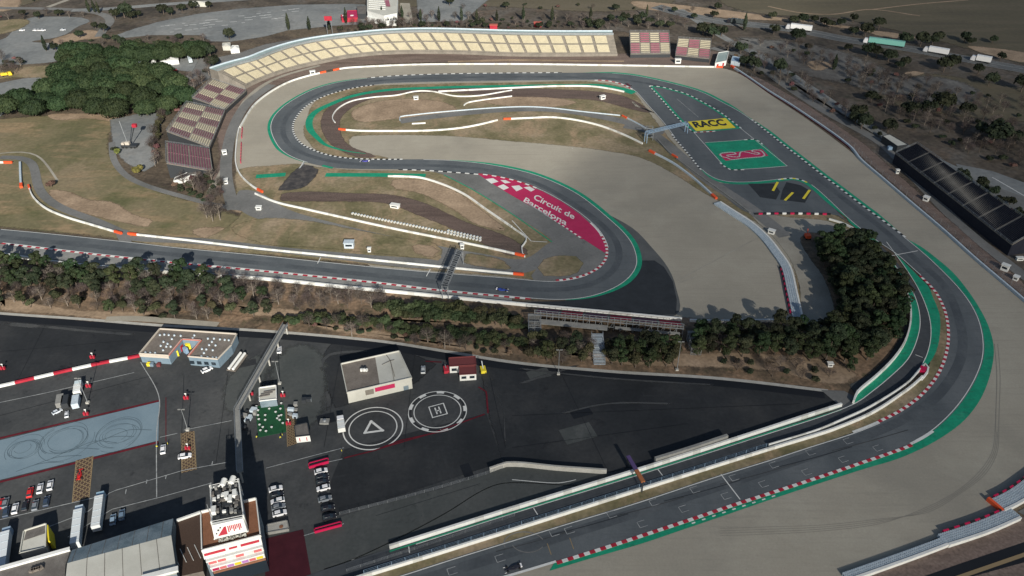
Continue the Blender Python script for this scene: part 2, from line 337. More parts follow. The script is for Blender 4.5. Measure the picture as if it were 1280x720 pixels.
E2px=[(-60,298),(0,304),(80,313.5),(160,322.5),(240,330.5),(320,338),(395,345.5),(480,354.5),(520,359.5),(570,365),(640,371.5),(677,375),(707,375.6),(735,372.5),(757,366),(775,357.5),(790,345),(797.5,330),(796,317.5),(790,302.5),(777.5,287.5),(762.5,274),(740,255),(722.5,242.5),(697.5,229.5),(665,217),(640,211),(607.5,205),(570,201),(532.5,199.5),(470,199.7),(432.5,198),(412.5,195),(395,189.5),(377.5,181),(368,170),(365.5,160),(368,150),(380,135),(395,125),(415,117),(445,109.5),(480,105.3),(520,103.5),(580,102.4),(640,101.5),(740,100.5),(757,100.7),(775,104.5),(790,111.5),(810,132.5),(830,155),(842.5,171.7),(860.5,192.5),(877,213),(891,223),(905,227.5),(933,228.5),(969,225.5),(991,222.5),(1002,224.5),(1013,231),(1035,250),(1060,274),(1090,298),(1120,318),(1140,336),(1158,352),(1168,362),(1176,375),(1183,392),(1186.5,415),(1185,437),(1178,460),(1166,480),(1147,500),(1122,517),(1097,529),(1067,541),(1010,559),(960,575.5),(901,593.5),(790,630),(715,652.5),(640,675.5),(570,697),(502,719),(440,738),(380,757)]
E1=relax(resamp(spline(PL(E1px),3),3),2)
E2=relax(resamp(spline(PL(E2px),3),3),2)
# ================================================================ GROUND
Z=[.03*i for i in range(12)]
g=B(); g.quad([(-3000,-600,0),(3000,-600,0),(3000,6000,0),(-3000,6000,0)]); g.out('ground',['dark_scrub'],kind='structure')
sheet('earth_ground', [(-300,60),(-60,60),(140,40),(280,25),(480,30),(780,40),(900,70),(960,110),(1100,200),(1200,300),(1320,400),(1320,800),(-300,800)],'scrub_earth',Z[1],False)
sheet('field', [(940,-60),(905,5),(960,18),(1040,22),(1150,45),(1300,85),(1420,110),(1500,60),(1300,-60)],'field',Z[1]+.015)
sheet('field', [(470,4),(620,8),(760,14),(840,4),(800,-30),(500,-20)],'field',Z[1]+.02)
sheet('field', [(-100,30),(70,-8),(10,-30),(-150,-20)],'field',Z[1]+.02)
sheet('bare_soil', [(790,2),(900,12),(960,20),(1040,30),(1090,38),(1130,46),(1060,36),(1000,27),(930,24),(850,16),(800,10)],'tan_soil',Z[2])
sheet('bare_soil', [(1080,38),(1130,43),(1145,47),(1110,47)],'tan_soil',Z[2]+.005)
sheet('bare_soil', [(1210,58),(1290,68),(1300,80),(1240,70)],'tan_soil',Z[2]+.005)
sheet('bare_soil', [(1130,92),(1145,89),(1155,91),(1140,95)],'tan_soil',Z[2]+.01)
sheet('bare_soil', [(1008,79),(1025,76),(1040,82),(1020,88)],'tan_soil',Z[2]+.01)
sheet('meadow', [(-100,150),(0,149),(60,145),(100,147),(137,150),(134,175),(140,200),(170,228),(215,245),(262,258),(300,270),(330,262),(420,300),(560,330),(640,344),(400,324),(160,299),(0,283),(-100,275)],'meadow',Z[2])
sheet('dirt_path', [(60,144),(100,142),(150,147),(140,151),(110,148),(70,150)],'tan_soil',Z[2]+.01)
sheet('bare_soil', [(62,238),(85,240),(110,250),(140,253),(165,268),(190,277),(185,283),(150,277),(110,268),(80,258),(65,248)],'tan_soil',Z[3])
sheet('bare_soil', [(240,288),(270,284),(300,290),(330,300),(320,306),(280,300),(250,296)],'tan_soil',Z[3])
sheet('bare_soil', [(285,250),(310,252),(320,262),(300,266),(288,260)],'tan_soil',Z[3])
# brown slope before the big stand
sheet('brown_slope', [(288,112),(300,98),(345,90),(400,76),(440,69),(520,63),(640,66),(780,67),(800,62),(900,66),(905,82),(700,80),(520,78),(430,84),(362,100),(322,124),(298,158),(290,190),(278,235),(262,240),(275,200),(272,160)],'brown_soil',Z[2])
sheet('red_track', [(560,76.2),(640,74),(780,76),(780,77.5),(640,76.5),(560,78)],'tan_soil',Z[3],False)
# gravel (whole run-off area)
sheet('gravel_trap', [(303,236),(297,222),(294,195),(298,160),(322,127),(362,103),(430,87),(520,80.5),(640,81),(780,83),(900,85),(925,93),(965,120),(1010,150),(1070,195),(1150,262),(1220,325),(1290,385),(1420,480),(1460,540),(1290,608),(1250,636),(1180,668),(1060,724),(960,765),(560,790),(600,730),(800,655),(960,600),(1100,555),(1180,500),(1207,440),(1190,370),(1150,325),(1060,258),(1000,232),(985,262),(1003,330),(1008,405),(900,402),(860,400),(780,397),(720,375),(500,350),(330,235)],'gravel',Z[3])
# wheel tracks in the gravel
for k in range(4):
    c=[(1244+k*1.6,540),(1240+k*2.2,565),(1222+k*3.5,592),(1190+k*3,618),(1150+k*3,638+k),(1100,655-k*2),(1030,664-k*2.5),(960,668-k*3),(900,670-k*3)]
    line('wheel_track', spline(PL(c)), .12, 'wheel_track', Z[4])
c=[(1243,430),(1246,470),(1245,510),(1244,540)]; line('wheel_track', spline(PL(c)), .25, 'wheel_track', Z[4])
c=[(1247,430),(1250,470),(1249,510),(1248,540)]; line('wheel_track', spline(PL(c)), .25, 'wheel_track', Z[4])
for a,b in (((850,349),(950,296)),((848,354),(870,346))): line('wheel_track', [P(*a),P(*b)], .8, 'gravel_road', Z[4])
# infield islands
sheet('infield', [(384,150),(392,130),(410,118),(450,109),(520,105.5),(640,103.5),(745,103),(785,112),(810,140),(832,168),(865,205),(905,240),(950,262),(1010,266),(1040,268),(1085,300),(1050,300),(1005,285),(988,290),(997,325),(1003,360),(1005,405),(992,398),(996,360),(990,325),(978,302),(958,286),(920,263),(880,241),(840,216),(800,197),(740,186),(640,176.5),(560,170),(470,169),(440,171),(436,180),(450,190),(485,198),(440,199),(405,193),(388,180),(380,165)],'dry_grass',Z[4])
sheet('brown_track', [(402,148),(415,131),(440,118),(490,111.5),(560,110),(700,112),(770,118),(800,130),(812,141),(790,137),(740,125),(640,123),(560,116),(500,118),(455,127),(428,145),(425,163),(436,182),(455,190),(470,196),(450,197),(420,185),(405,168)],'worn_track_soil',Z[5])
sheet('bare_soil', [(440,140),(470,128),(520,124),(560,130),(570,140),(500,148),(450,152)],'tan_soil',Z[5]+.01)
sheet('bare_soil', [(600,124),(680,122),(720,128),(700,133),(620,131)],'tan_soil',Z[5]+.01)
sheet('infield', [(300,212),(345,207),(372,205),(395,209),(445,213),(532,215),(600,222),(660,262),(700,300),(730,322),(735,345),(690,351),(640,346),(537,338),(400,324),(160,299),(163,292),(250,300),(300,270),(296,240)],'dry_grass',Z[4])
sheet('brown_track', [(352,243),(380,240),(440,242),(490,244),(530,254),(580,277),(640,299),(660,318),(640,320),(600,303),(560,284),(520,268),(480,254),(400,252),(350,250)],'worn_track_soil',Z[5])
sheet('bare_soil', [(490,226),(530,226),(570,240),(600,262),(630,288),(600,282),(560,258),(520,240),(495,236)],'tan_soil',Z[5]+.01)
sheet('service_road', [(300,238),(322,240),(360,262),(430,282),(520,302),(600,317),(655,324),(690,303),(700,310),(672,336),(640,344),(575,338),(540,334),(552,322),(540,308),(480,299),(420,292),(380,280),(330,276),(300,262)],'old_asphalt',Z[5]+.02)
sheet('infield', [(583,318),(630,327),(638,336),(600,333),(580,328)],'dry_grass',Z[6])
sheet('infield', [(325,274),(380,276),(440,287),(500,298),(545,306),(552,318),(540,323),(480,318),(400,310),(330,305),(290,285)],'dry_grass',Z[6])
sheet('service_road', [(160,297),(250,298),(340,308),(460,319),(540,325),(560,330),(540,336),(400,322),(250,306),(160,300)],'old_asphalt',Z[6]+.01)
sheet('bare_soil', [(515,308),(540,308),(548,314),(540,321),(520,316)],'tan_soil',Z[6]+.012)
mm('burnt_asphalt',[(.035,.034,.036),(.06,.056,.055),(.10,.09,.082)],.3,fine=.2)
sheet('stain',[(380,206),(398,213),(396,218),(376,236),(348,238),(352,232),(370,212)],'burnt_asphalt',Z[6]+.02)
line('painted_line',PL([(381,203),(374,211)]),.8,'worn_white',Z[8])
# belt between the back straight and the paddock
sheet('bank', [(-120,318),(0,316),(160,334),(400,357),(640,378),(700,381),(860,398),(1005,403),(1030,395),(1012,340),(995,300),(985,288),(1040,283),(1085,305),(1120,352),(1142,400),(1128,445),(1090,478),(1062,500),(1037,489),(900,473),(760,464),(640,453),(480,427),(350,415),(200,407),(0,392),(-120,382)],'bank_soil',Z[4]+.01)
sheet('verge', [(-120,300),(0,305),(160,323),(320,339),(480,356),(640,373),(640,379),(400,358),(160,335),(0,317),(-120,310)],'grey_concrete',Z[4]+.02,False)
for c in ([(300,383),(400,392),(520,399),(640,404),(640,409),(520,404),(400,397),(300,390)],[(700,441),(800,444),(940,442),(1040,455),(1040,465),(900,459),(780,455)],[(960,452),(1040,455),(1070,468),(1050,480),(1000,472)],[(380,402),(470,414),(560,428),(640,438),(640,444),(520,428),(420,414)],[(0,376),(100,388),(200,394),(200,400),(60,392),(0,386)]):
    sheet('bare_soil', c,'tan_soil',Z[5])
sheet('russet_scrub', [(180,395),(260,392),(330,402),(320,410),(240,406)],'bank_soil',Z[5]+.01)
sheet('gravel_road', [(940,266),(985,272),(1035,277),(1062,290),(1040,292),(1012,291),(1000,298),(1010,320),(1028,345),(1042,385),(1040,402),(1020,410),(1006,407),(1000,360),(988,325),(968,298)],'gravel_road',Z[5]+.015)
line('kerbstone', spline(PL([(-60,386),(0,392),(100,399),(200,407),(280,411),(350,415.5),(480,427.5),(560,440),(640,453),(760,464.5),(900,473.5),(1035,489)])), 1.6,'concrete',Z[6])
line('gravel_road', spline(PL([(130,403),(160,402),(220,406),(270,410)])), 3.5,'gravel_road',Z[6]+.01,2)
# ================================================================ PADDOCK
sheet('paddock', PL([(-500,360),(0,392.5),(100,399.5),(200,407.5),(350,416),(480,428),(640,453.5),(760,465),(900,474),(1036,489.5),(1058,503),(960,540),(850,573),(640,640),(450,720)])+[Vector((-60,60,0)),Vector((-500,60,0))],'mid_asphalt',Z[2],False,world=True)
sheet('stain', [(600,456),(640,456),(760,467),(900,476),(1030,490),(1050,500),(960,536),(850,570),(760,591),(628,578),(612,520)],'dark_asphalt',Z[3],False)
sheet('paddock', [(-300,370),(0,394),(200,408),(176,440),(0,484),(-300,550)],'dark_asphalt',Z[3],False)
sheet('paddock', [(430,562),(608,517),(628,578),(420,645),(408,650),(414,600)],'dark_asphalt',Z[3],False)
sheet('stain', [(420,510),(434,505),(516,482),(545,455),(480,429),(420,425),(405,440),(402,470)],'dark_asphalt',Z[3],False)
def wband(px,w,m,z,name='stain'):
    c=spline(PL(px),2)
    if name!='stain': return line(name,c,w,m,z)
    w*=1.6; n=len(c); EPS[0]+=1; z+=(EPS[0]%23)*.0009
    vs=[];fa=[]
    for o_,f_ in ((-w/2,0.),(-w/6,.8),(w/6,.8),(w/2,0.)):
        for i,p in enumerate(offs(c,o_)): vs.append((p.x,p.y,z)); fa.append(f_*min(1,i/3,(n-1-i)/3))
    fs=[(r*n+i,r*n+i+1,(r+1)*n+i+1,(r+1)*n+i) for r in range(3) for i in range(n-1)]
    o=link(name,vs,fs,soft(m),kind='structure'); a=o.data.attributes.new('fade','FLOAT','POINT'); a.data.foreach_set('value',fa); return o
line('paddock_strip', spline(PL([(-60,391),(0,397),(100,404),(200,412),(350,420),(480,433),(560,446),(640,458),(760,469),(900,478.5),(1030,493)])), 4.5,'black_asphalt',Z[4])
for c,w in (([(0,404),(60,409),(120,415),(176,419)],1.6),([(0,404),(30,407),(60,409)],2.4),([(640,483),(700,464),(730,455)],1.2),([(405,470),(402,455),(412,444),(440,440),(470,440)],1.6),([(408,520),(411,500),(404,480)],1.4),([(690,520),(760,505),(850,505)],.9),([(600,478),(625,500),(632,560)],.35),([(640,460),(760,473),(900,482)],.9)):
    wband(c,w,'mid_asphalt',Z[5]+.002)
sheet('stain', [(345,455),(368,432),(395,438),(406,470),(402,510),(385,535),(358,525),(342,490)],'grey_asphalt',Z[4]+.01,fade=7)
sheet('stain', [(285,475),(320,445),(335,450),(318,500),(300,520),(282,510)],'grey_asphalt',Z[4]+.01,fade=5)
sheet('paddock', [(420,648),(480,630),(560,609),(608,592),(632,583),(700,588),(762,592),(745,604),(700,618),(640,638),(487,686),(440,700),(395,735),(380,760),(340,760),(330,700)],'grey_asphalt',Z[4]+.012,False)
wband([(640,600),(700,604),(720,600)],.25,'white_paint',Z[5],'painted_line')
wband([(386,712),(450,690),(520,655),(570,624),(605,598),(620,593),(640,592.5),(700,594),(745,597.5)],.28,'white_paint',Z[5],'painted_line')
wband([(405,712),(440,700),(500,672),(560,640),(600,615),(625,605),(660,604),(700,606.5),(722,607)],.28,'white_paint',Z[5],'painted_line')
# blue floor with red border and tyre marks
sheet('skid_pad', [(-80,570),(199,502.5),(198,551),(-80,620)],'blue_floor',Z[4]+.01,False)
for a,b in (((-80,567),(200,501)),((-80,623),(198,553))): wband([a,b],.9,'red_paint' if 0 else 'dark_red_paint',Z[4]+.03,'painted_line')
wband([(207.5,497),(207.5,552)],.25,'dark_red_paint',Z[4]+.03,'painted_line'); wband([(176,453),(199,497),(196,540),(196,622)],.3,'worn_white',Z[4]+.03,'painted_line')
def ring(c, r, w, m, z, name='painted_ring', a0=0, a1=360, sy=1, n=64, dash=None, mats=None):
    pts=[Vector((c.x+r*math.cos(R(a0+(a1-a0)*i/n)), c.y+r*sy*math.sin(R(a0+(a1-a0)*i/n)),0)) for i in range(n+1)]
    A=[];Bq=[]
    for i,p in enumerate(pts):
        d=(p-c).normalized(); d.z=0; A.append(p-d*w/2); Bq.append(p+d*w/2)
    return strip(name,A,Bq,m,z,pick=dash,mats=mats)
rr=random.Random(3)
for cx,cy,base in ((82,550,8),(147,543,6),(30,562,5)):
    for k in range(7):
        c=P(cx+rr.uniform(-4,4),cy+rr.uniform(-2,2)); a=rr.uniform(0,360)
        ring(c, base+rr.uniform(-2.5,1.5), .13,'tyre_mark',Z[4]+.04+k*.002,'tyre_mark',a,a+rr.uniform(160,350),rr.uniform(.8,1.1))
for k in range(6):
    a=(20+k*22,590-k*8); wband([(a[0],a[1]),(a[0]+30,a[1]-10-rr.uniform(0,4)),(a[0]+60,a[1]-12)],.2,'tyre_mark',Z[4]+.06+k*.002,'tyre_mark')
# red/white wall strip
c=spline(PL([(-30,490),(0,484),(60,470),(120,456.5),(175,446)]))
o=wallmesh(c,.9,1.0,['red_paint','white_wall'],'block_barrier',seg=2.15,pick=lambda i:(i//3)%2); tag(o,'long red and white striped barrier running to the blue-walled building','barrier')
# painted lines of the paddock
for c in ([(0,503.5),(60,491),(168,466)],[(0,650),(60,636),(120,622)],[(58,660),(110,640),(139,615),(230,588),(283,578.5)],[(85,672),(140,637),(200,622),(265,604)],[(230,538),(290,526)],[(333,585.5),(380,573),(430,560)],[(0,560),(0,561)],[(380,670),(400,664),(430,655)],[(222,542),(200,547)],[(157,618),(158,612)],[(183,605),(184,600)],[(207,599),(208,594)],[(265,581),(266,577)],[(410,578),(428,574)]):
    if len(c)>2 or c[0]!=(0,560): line('painted_line', PL(c), .28,'worn_white',Z[5]+.01)
for c in ([(478,560),(540,542),(606,518)],[(610,517),(608,490),(598,484)],[(430,573),(470,563),(500,551),(560,538)],[(532,452),(552,453)]): line('painted_line', PL(c), .6,'dark_red_paint',Z[5]+.012)
for c in ([(430,644),(470,634),(600,600),(600,592)],): pass
# maroon floors
mm('maroon_mat',[(.045,.006,.012),(.06,.009,.016)],.3)
sheet('maroon_floor', [(331,674),(379,662),(390,725),(332,745)],'maroon_mat',Z[5],False)
sheet('maroon_floor', [(216,663),(252,650),(252,712),(222,722)],'brick_pad',Z[5],False)
# hatch pads
def pad(q):
    c=PL(q); sheet('brick_crossing', q,'brick_pad',Z[5],False); b=B()
    def at(u,v): return (c[0].lerp(c[1],u)).lerp(c[3].lerp(c[2],u),v)+Vector((0,0,Z[5]+.01))
    L=(c[3]-c[0]).length; W=(c[1]-c[0]).length; n=max(3,round(L/(W*.36)))
    for i in range(-3,n):
        for d in (1,-1):
            pts=[]
            for s in range(0,13):
                u=s/12; v=(i+(u if d>0 else 1-u)*3)/n
                pts.append((u,v))
            pts=[p for p in pts if 0<=p[1]<=1]
            if len(pts)<2: continue
            t=.14/W*1.6; tv=.13/L*1.6
            for a,e in zip(pts,pts[1:]): b.quad([at(a[0],max(a[1]-tv,0)),at(e[0],max(e[1]-tv,0)),at(e[0],min(e[1]+tv,1)),at(a[0],min(a[1]+tv,1))])
    for u in (0,.96): b.quad([at(u,0)+Vector((0,0,.01)),at(u+.04,0)+Vector((0,0,.01)),at(u+.04,1)+Vector((0,0,.01)),at(u,1)+Vector((0,0,.01))])
    b.out('painted_hatch',['tan_line'],kind='structure')
pad([(95,576),(117,570),(112,622),(90,629)]); pad([(226,542),(243,539),(246,587),(227,592)]); pad([(357,511),(370,508),(371,555),(359,559)])
# helipads
hc=P(466.3,535.3); ring(hc,10.3,.45,'white_paint',Z[5]+.01); ring(hc,8.3,.4,'white_paint',Z[5]+.01)
def poly_line(pts,w,closed=True,m='white_paint',z=Z[5]+.02,name='painted_mark'):
    b=B(); n=len(pts)
    for i in range(n if closed else n-1):
        a=pts[i];e=pts[(i+1)%n];d=(e-a).normalized();x=Vector((-d.y,d.x,0))*w/2; d*=w/2
        zz=Vector((0,0,z+i*.003)); b.quad([a-x-d+zz,e-x+d+zz,e+x+d+zz,a+x-d+zz])
    return b.out(name,[m],kind='structure')
poly_line(PL([(464,527),(478.5,538.5),(456,541.5)]),.85)
hc=P(546.9,514.2); ring(hc,9.85,1.1,'white_paint',Z[5]+.01,dash=lambda i:1 if (i%10) in (0,1,2,3) else 0,mats=['dark_asphalt','white_paint'],n=90); ring(hc,8.4,.33,'white_paint',Z[5]+.012); ring(hc,10.4,.33,'white_paint',Z[5]+.02)
poly_line(PL([(536.1,509.3),(554.2,504.4),(559.1,517.5),(540.8,522.4)]),.38)
h=PL([(543.8,510.7),(546.4,517.5),(548.4,509.3),(551.1,516.4),(545.6,514.2),(549.4,513.2)])
for a,e in ((0,1),(2,3),(4,5)): poly_line([h[a],h[e]],.5,False)
# ================================================================ TRACK SURFACE
def band(A,Bc,name,m,z):
    vs=[Vector((p.x,p.y,z)) for p in A]+[Vector((p.x,p.y,z)) for p in reversed(Bc)]
    fs=[]
    for a,b,d in tessellate_polygon([vs]):
        n=(vs[b]-vs[a]).cross(vs[d]-vs[a])
        if abs(n.z)>1e-9: fs.append((a,b,d) if n.z>0 else (a,d,b))
    return link(name,vs,fs,m,kind='structure')
band(E1,E2,'race_track','race_asphalt',Z[7])
mm('run_asphalt',[(.085,.09,.09),(.11,.115,.113)],.1,fine=.1)
# run-off asphalt
sheet('runoff_asphalt', [(757,366),(775,357),(795,340),(798,325),(790,303),(770,280),(752,265),(790,285),(815,310),(835,335),(845,360),(845,394),(760,392),(650,378),(700,377),(735,373)],'old_asphalt' if 0 else 'run_asphalt',Z[5]+.02)
sheet('runoff_asphalt',[(797,326),(818,326),(830,334),(841,352),(846,375),(845,394),(760,392),(650,378),(700,377),(735,373),(775,358)],'patch_asphalt',Z[5]+.035,False)
sheet('runoff_asphalt', [(532,212),(560,214),(597,217),(680,240),(752,290),(762,316),(757,328),(740,343),(715,351),(668,352),(664,345),(672,335),(664,322),(680,312),(690,303),(640,268),(590,237),(555,219)],'old_asphalt',Z[6]+.01)
sheet('runoff_asphalt', [(880,212),(900,229),(935,229),(990,222),(1012,232),(1060,280),(1048,270),(990,268),(940,268),(905,245)],'race_asphalt',Z[6]+.01)
sheet('runoff_asphalt', [(983,228),(1001,232),(1014,240),(1006,254),(975,250),(978,238)],'patch_asphalt',Z[7]+.012,False)
sheet('runoff_asphalt', [(935,230),(950,247),(970,250),(975,240),(968,230)],'patch_asphalt',Z[7]+.012,False)
sheet('earth_mound', [(672,335),(680,325),(700,320),(720,321),(729,330),(722,341),(700,346),(680,345)],'dry_grass',Z[8])
for a,e in (((972,228),(966,239)),((991,241),(981,251)),((1012,238),(1004,249))): line('painted_line',[P(*a),P(*e)],1.3,'yellow_paint',Z[8]); 
# darker triangle island
tri_top=spline(PL([(812,107.8),(825,109),(855,117),(877,127.5),(900,141),(915,152.5),(926,161)]),2); tri_bot=spline(PL([(812,107.8),(830,127.5),(845,145),(860,160),(867,165.5)]),2); tri_end=spline(PL([(867,165.5),(890,164.5),(926,161)]),2)
tri=tri_top+list(reversed(tri_end))[1:]+list(reversed(tri_bot))[1:]
band(tri_top, tri_bot+tri_end[1:], 'island','patch_asphalt' if 0 else 'race_asphalt', Z[8])
strip('green_verge', resamp(tri_top,3), offs(resamp(tri_top,3),-1.6),'green_paint',Z[8]+.03)
strip('green_verge', resamp(tri_bot,3), offs(resamp(tri_bot,3),1.6),'green_paint',Z[8]+.031)
strip('green_verge', resamp(tri_end,3), offs(resamp(tri_end,3),1.6),'green_paint',Z[8]+.032)
kerb(tri_top,.9,['white_paint','dark_green_kerb'],Z[8]+.04,2.3,.3); kerb(tri_bot,.9,['white_paint','dark_green_kerb'],Z[8]+.045,2.3,-.3); kerb(tri_end[:len(tri_end)//2],.9,['white_paint','red_paint'],Z[8]+.05,2,-.3)
line('painted_line',PL([(846,124),(873,147)]),.3,'worn_white',Z[8]+.02)
line('painted_line',PL([(867,165.5),(905,208)]),.3,'white_paint',Z[8]+.02); line('painted_line',PL([(926,161),(984,208)]),.3,'white_paint',Z[8]+.02)
sheet('green_box', [(881,178.8),(940,174.5),(947,175),(984,208),(913,212.8),(905,208)],'green_paint',Z[8]+.01,False)
line('painted_line',PL([(984,208),(948,211),(913,213)]),.35,'white_paint',Z[9]); line('painted_line',PL([(881,178.8),(915,176.5),(940,174.5)]),.3,'white_paint',Z[9])
kerb(PL([(930,175.2),(942,174.5),(949,177),(953,181)]),.9,['white_paint','dark_green_kerb'],Z[9],2)
kerb(PL([(900,204),(906,209),(914,213),(930,212.5)]),.9,['white_paint','dark_green_kerb'],Z[9],2)
sheet('magenta_panel', [(898,193.2),(952,186.6),(960.5,195.2),(907,201.5)],'magenta_paint',Z[9],False)
sheet('yellow_panel', [(859.5,152.6),(907,148),(919.5,160.3),(870,164.2)],'yellow_paint',Z[9],False)
# circuit outline emblem: zoom trace
em=[(890+x/16,180+y/16) for x,y in ((1050,240),(1000,262),(860,275),(600,298),(470,315),(370,318),(310,285),(210,265),(165,235),(170,205),(230,185),(380,172),(440,178),(480,205),(450,215),(300,235),(310,250),(420,265),(540,265),(550,215),(590,160),(680,170),(900,215),(950,205),(930,185),(830,165),(790,150),(820,130),(960,135),(1020,180))]
poly=spline(PL(em),1.2,True); pts=poly
b=B(); n=len(pts)
for i in range(n):
    a=pts[i];e=pts[(i+1)%n];d=(e-a).normalized();x=Vector((-d.y,d.x,0))*.42; zz=Vector((0,0,Z[9]+.03)); b.quad([a-x+zz-d*.2,e-x+zz+d*.2,e+x+zz+d*.2,a+x+zz-d*.2])
b.out('painted_emblem',['white_paint'],kind='structure')
# text painted on the ground ----------------------------------------------------------
FONTB = 9
def gtext(body, q, m, z, bold=.0, name='painted_lettering'):
    """flat lettering filling the ground quad q = lower-left, lower-right, upper-right, upper-left (pixels)"""
    cu=bpy.data.curves.new(name,'FONT'); cu.body=body; cu.offset=bold; cu.resolution_u=3
    o=bpy.data.objects.new(name,cu); COL.objects.link(o)
    bpy.context.view_layer.update()
    me=bpy.data.meshes.new_from_object(o); bpy.data.objects.remove(o)
    xs=[v.co.x for v in me.vertices]; ys=[v.co.y for v in me.vertices]; x0,x1,y0,y1=min(xs),max(xs),min(ys),max(ys)
    c=PL(q)
    for v in me.vertices:
        u=(v.co.x-x0)/(x1-x0); t=(v.co.y-y0)/(y1-y0); p=c[0].lerp(c[1],u).lerp(c[3].lerp(c[2],u),t); v.co=(p.x,p.y,z)
    me.materials.clear(); me.materials.append(M[m]); me.update()
    o=bpy.data.objects.new(name,me); COL.objects.link(o); o['kind']='structure'; return o
gtext('RACC',[(869.5,160.3),(909.5,157.2),(902.5,149.2),(864,152.8)],'black_paint',Z[9]+.03,.045)
# hairpin magenta
sheet('magenta_runoff', [(598,218.5),(625,221.5),(648,227.8),(678,239.5),(703,253),(725,268.5),(747,288),(755,301),(758.5,312),(756,316.5),(727,298),(695,277.5),(665,259),(640,245),(617,231)],'magenta_paint',Z[7]+.03,False)
cur=sub(E1,(598,218.5),(650,228.5)); 
# checkered flag panel
top=PL([(599,219),(608,220),(617,221.2),(627,222.8),(638,225.5),(650,229),(662,233.3),(668,237)]); bot=PL([(613,229),(619,232.5),(626,236.5),(633,240.5),(640,244.5),(647,248.3),(655,252.5),(657,252)])
b=B()
for q in (((105,90),(165,83),(208,110),(152,126)),((200,147),(246,130),(290,158),(248,176)),((308,145),(368,139),(398,163),(348,186)),((404,155),(450,148),(492,172),(462,188)),((222,98),(262,98),(304,118),(258,124))):
    b.quad([v+Vector((0,0,Z[8]+.03)) for v in PL([(590+x/6.261,210+y/6.261) for x,y in q])])
b.out('painted_checker',['white_paint'],kind='structure')
gtext('Circuit de',[(665.9,249.1),(717,274.9),(719.4,268.9),(670,243)],'white_paint',Z[8]+.035,.018)
gtext('Barcelona',[(653.9,252.3),(707.4,282.7),(709.8,276.8),(657.4,247)],'white_paint',Z[8]+.035,.018)
line('painted_line',PL([(660,255),(695,277.5),(727,298)]),.7,'worn_white',Z[8]+.04)
kerb(PL([(688,272.5),(710,287),(728,299.5)]),.8,['white_paint','magenta_paint'],Z[8]+.04,1.6)
# green painted bands
def gband(c,o0,o1,z,m='green_paint'): 
    c=resamp(c,3); return strip('green_verge', offs(c,o0), offs(c,o1), m, z)
GZ=Z[6]+.02

# E1: + is away from the track; E2: - is away from the track
def taper(w): return lambda t: w*min(1,6*t+.05,6*(1-t)+.05)
for a,e,w in (((383,203),(470,97),1.6),((727,91.2),(935,146),2.2),((935,146),(1130,297),2.6),((760,313),(668,351),3.0),((565,215),(750,291),.9)):
    s=sub(E1,a,e); gband(s,-.2,taper(w),GZ if w!=5.6 else GZ+.003)
go=spline(PL([(1133,299),(1150,308),(1167,320.5),(1190,340),(1207,360),(1222,382),(1235,407),(1242,435),(1238,467),(1225,500),(1206,525),(1187,540.5),(1160,557),(1122,574),(1082,586),(1020,606),(960,626),(905,645),(855,662),(802,680),(740,698),(687,714)]),3)
gi=offs(sub(E1,(1133,299),(690,704)),-.3)
band(gi,go,'green_verge','green_paint',GZ)
for a,e,w in (((560,200.3),(707,375.6),2.0),((878,214),(1060,274),2.2),((1060,274),(1100,305),1.5)):
    s=sub(E2,a,e); gband(s,.2,(lambda f:(lambda t:-f(t)))(taper(w)),Z[8]-.01)
gr=[(457,192.5),(432,189),(407,181.5),(397,173),(388,163),(386,155),(388,147),(396,139),(412,131),(440,120.5),(480,113.3),(545,109.8),(640,107.8),(720,106.8),(750,107.5),(775,112),(792,117)]
c=resamp(spline(PL(gr),3),3); strip('green_verge',offs(c,lambda t:-2.3*min(1,5*t+.1)),offs(c,lambda t:2.0*min(1,5*t+.1)+4*max(0,(t-.86))/.14*.6),'green_paint',GZ+.02)
for c,w in (([(407,219),(440,219),(480,219.2),(532,220)],4.5),([(320,221),(357,218.5)],4.5),([(403,207.3),(416,210.5)],2.0)): line('green_verge',spline(PL(c)),w,'green_paint',GZ+.01)
line('green_verge',spline(PL([(555,219),(590,237),(640,268),(690,303)])),.7,'green_paint',GZ+.02)
line('green_verge',PL([(640,276),(664,302),(684,303)]),.4,'white_paint',GZ+.02)
# white edge lines
for a,e in (((0,286),(668,350)),((385,204),(345,183)),((345,183),(700,91.3)),((600,219),(760,312)),((765,91.8),(945,154)),((1130,297),(1150,552)),((668,350),(735,343))): line('edge_line',offs(sub(E1,a,e),-.45),.3,'white_paint',Z[8]+.012)
line('edge_line',offs(sub(E1,(1163,541),(1135,557)),.0),1.0,'white_paint',Z[8]+.02)
line('edge_line',offs(sub(E1,(690,704),(500,768)),.0),.8,'white_paint',Z[8]+.02)
for a,e in (((0,304),(640,371)),((640,371),(800,330)),((800,330),(532,200)),((470,105),(757,101)),((757,101),(843,172)),((878,214),(991,222)),((1013,231),(1150,345)),((1097,529),(440,738))): line('edge_line',offs(sub(E2,a,e),.45),.3,'white_paint',Z[8]+.014)
line('edge_line',offs(sub(E2,(1100,528),(1066,541)),-.2),.9,'white_paint',Z[8]+.02)
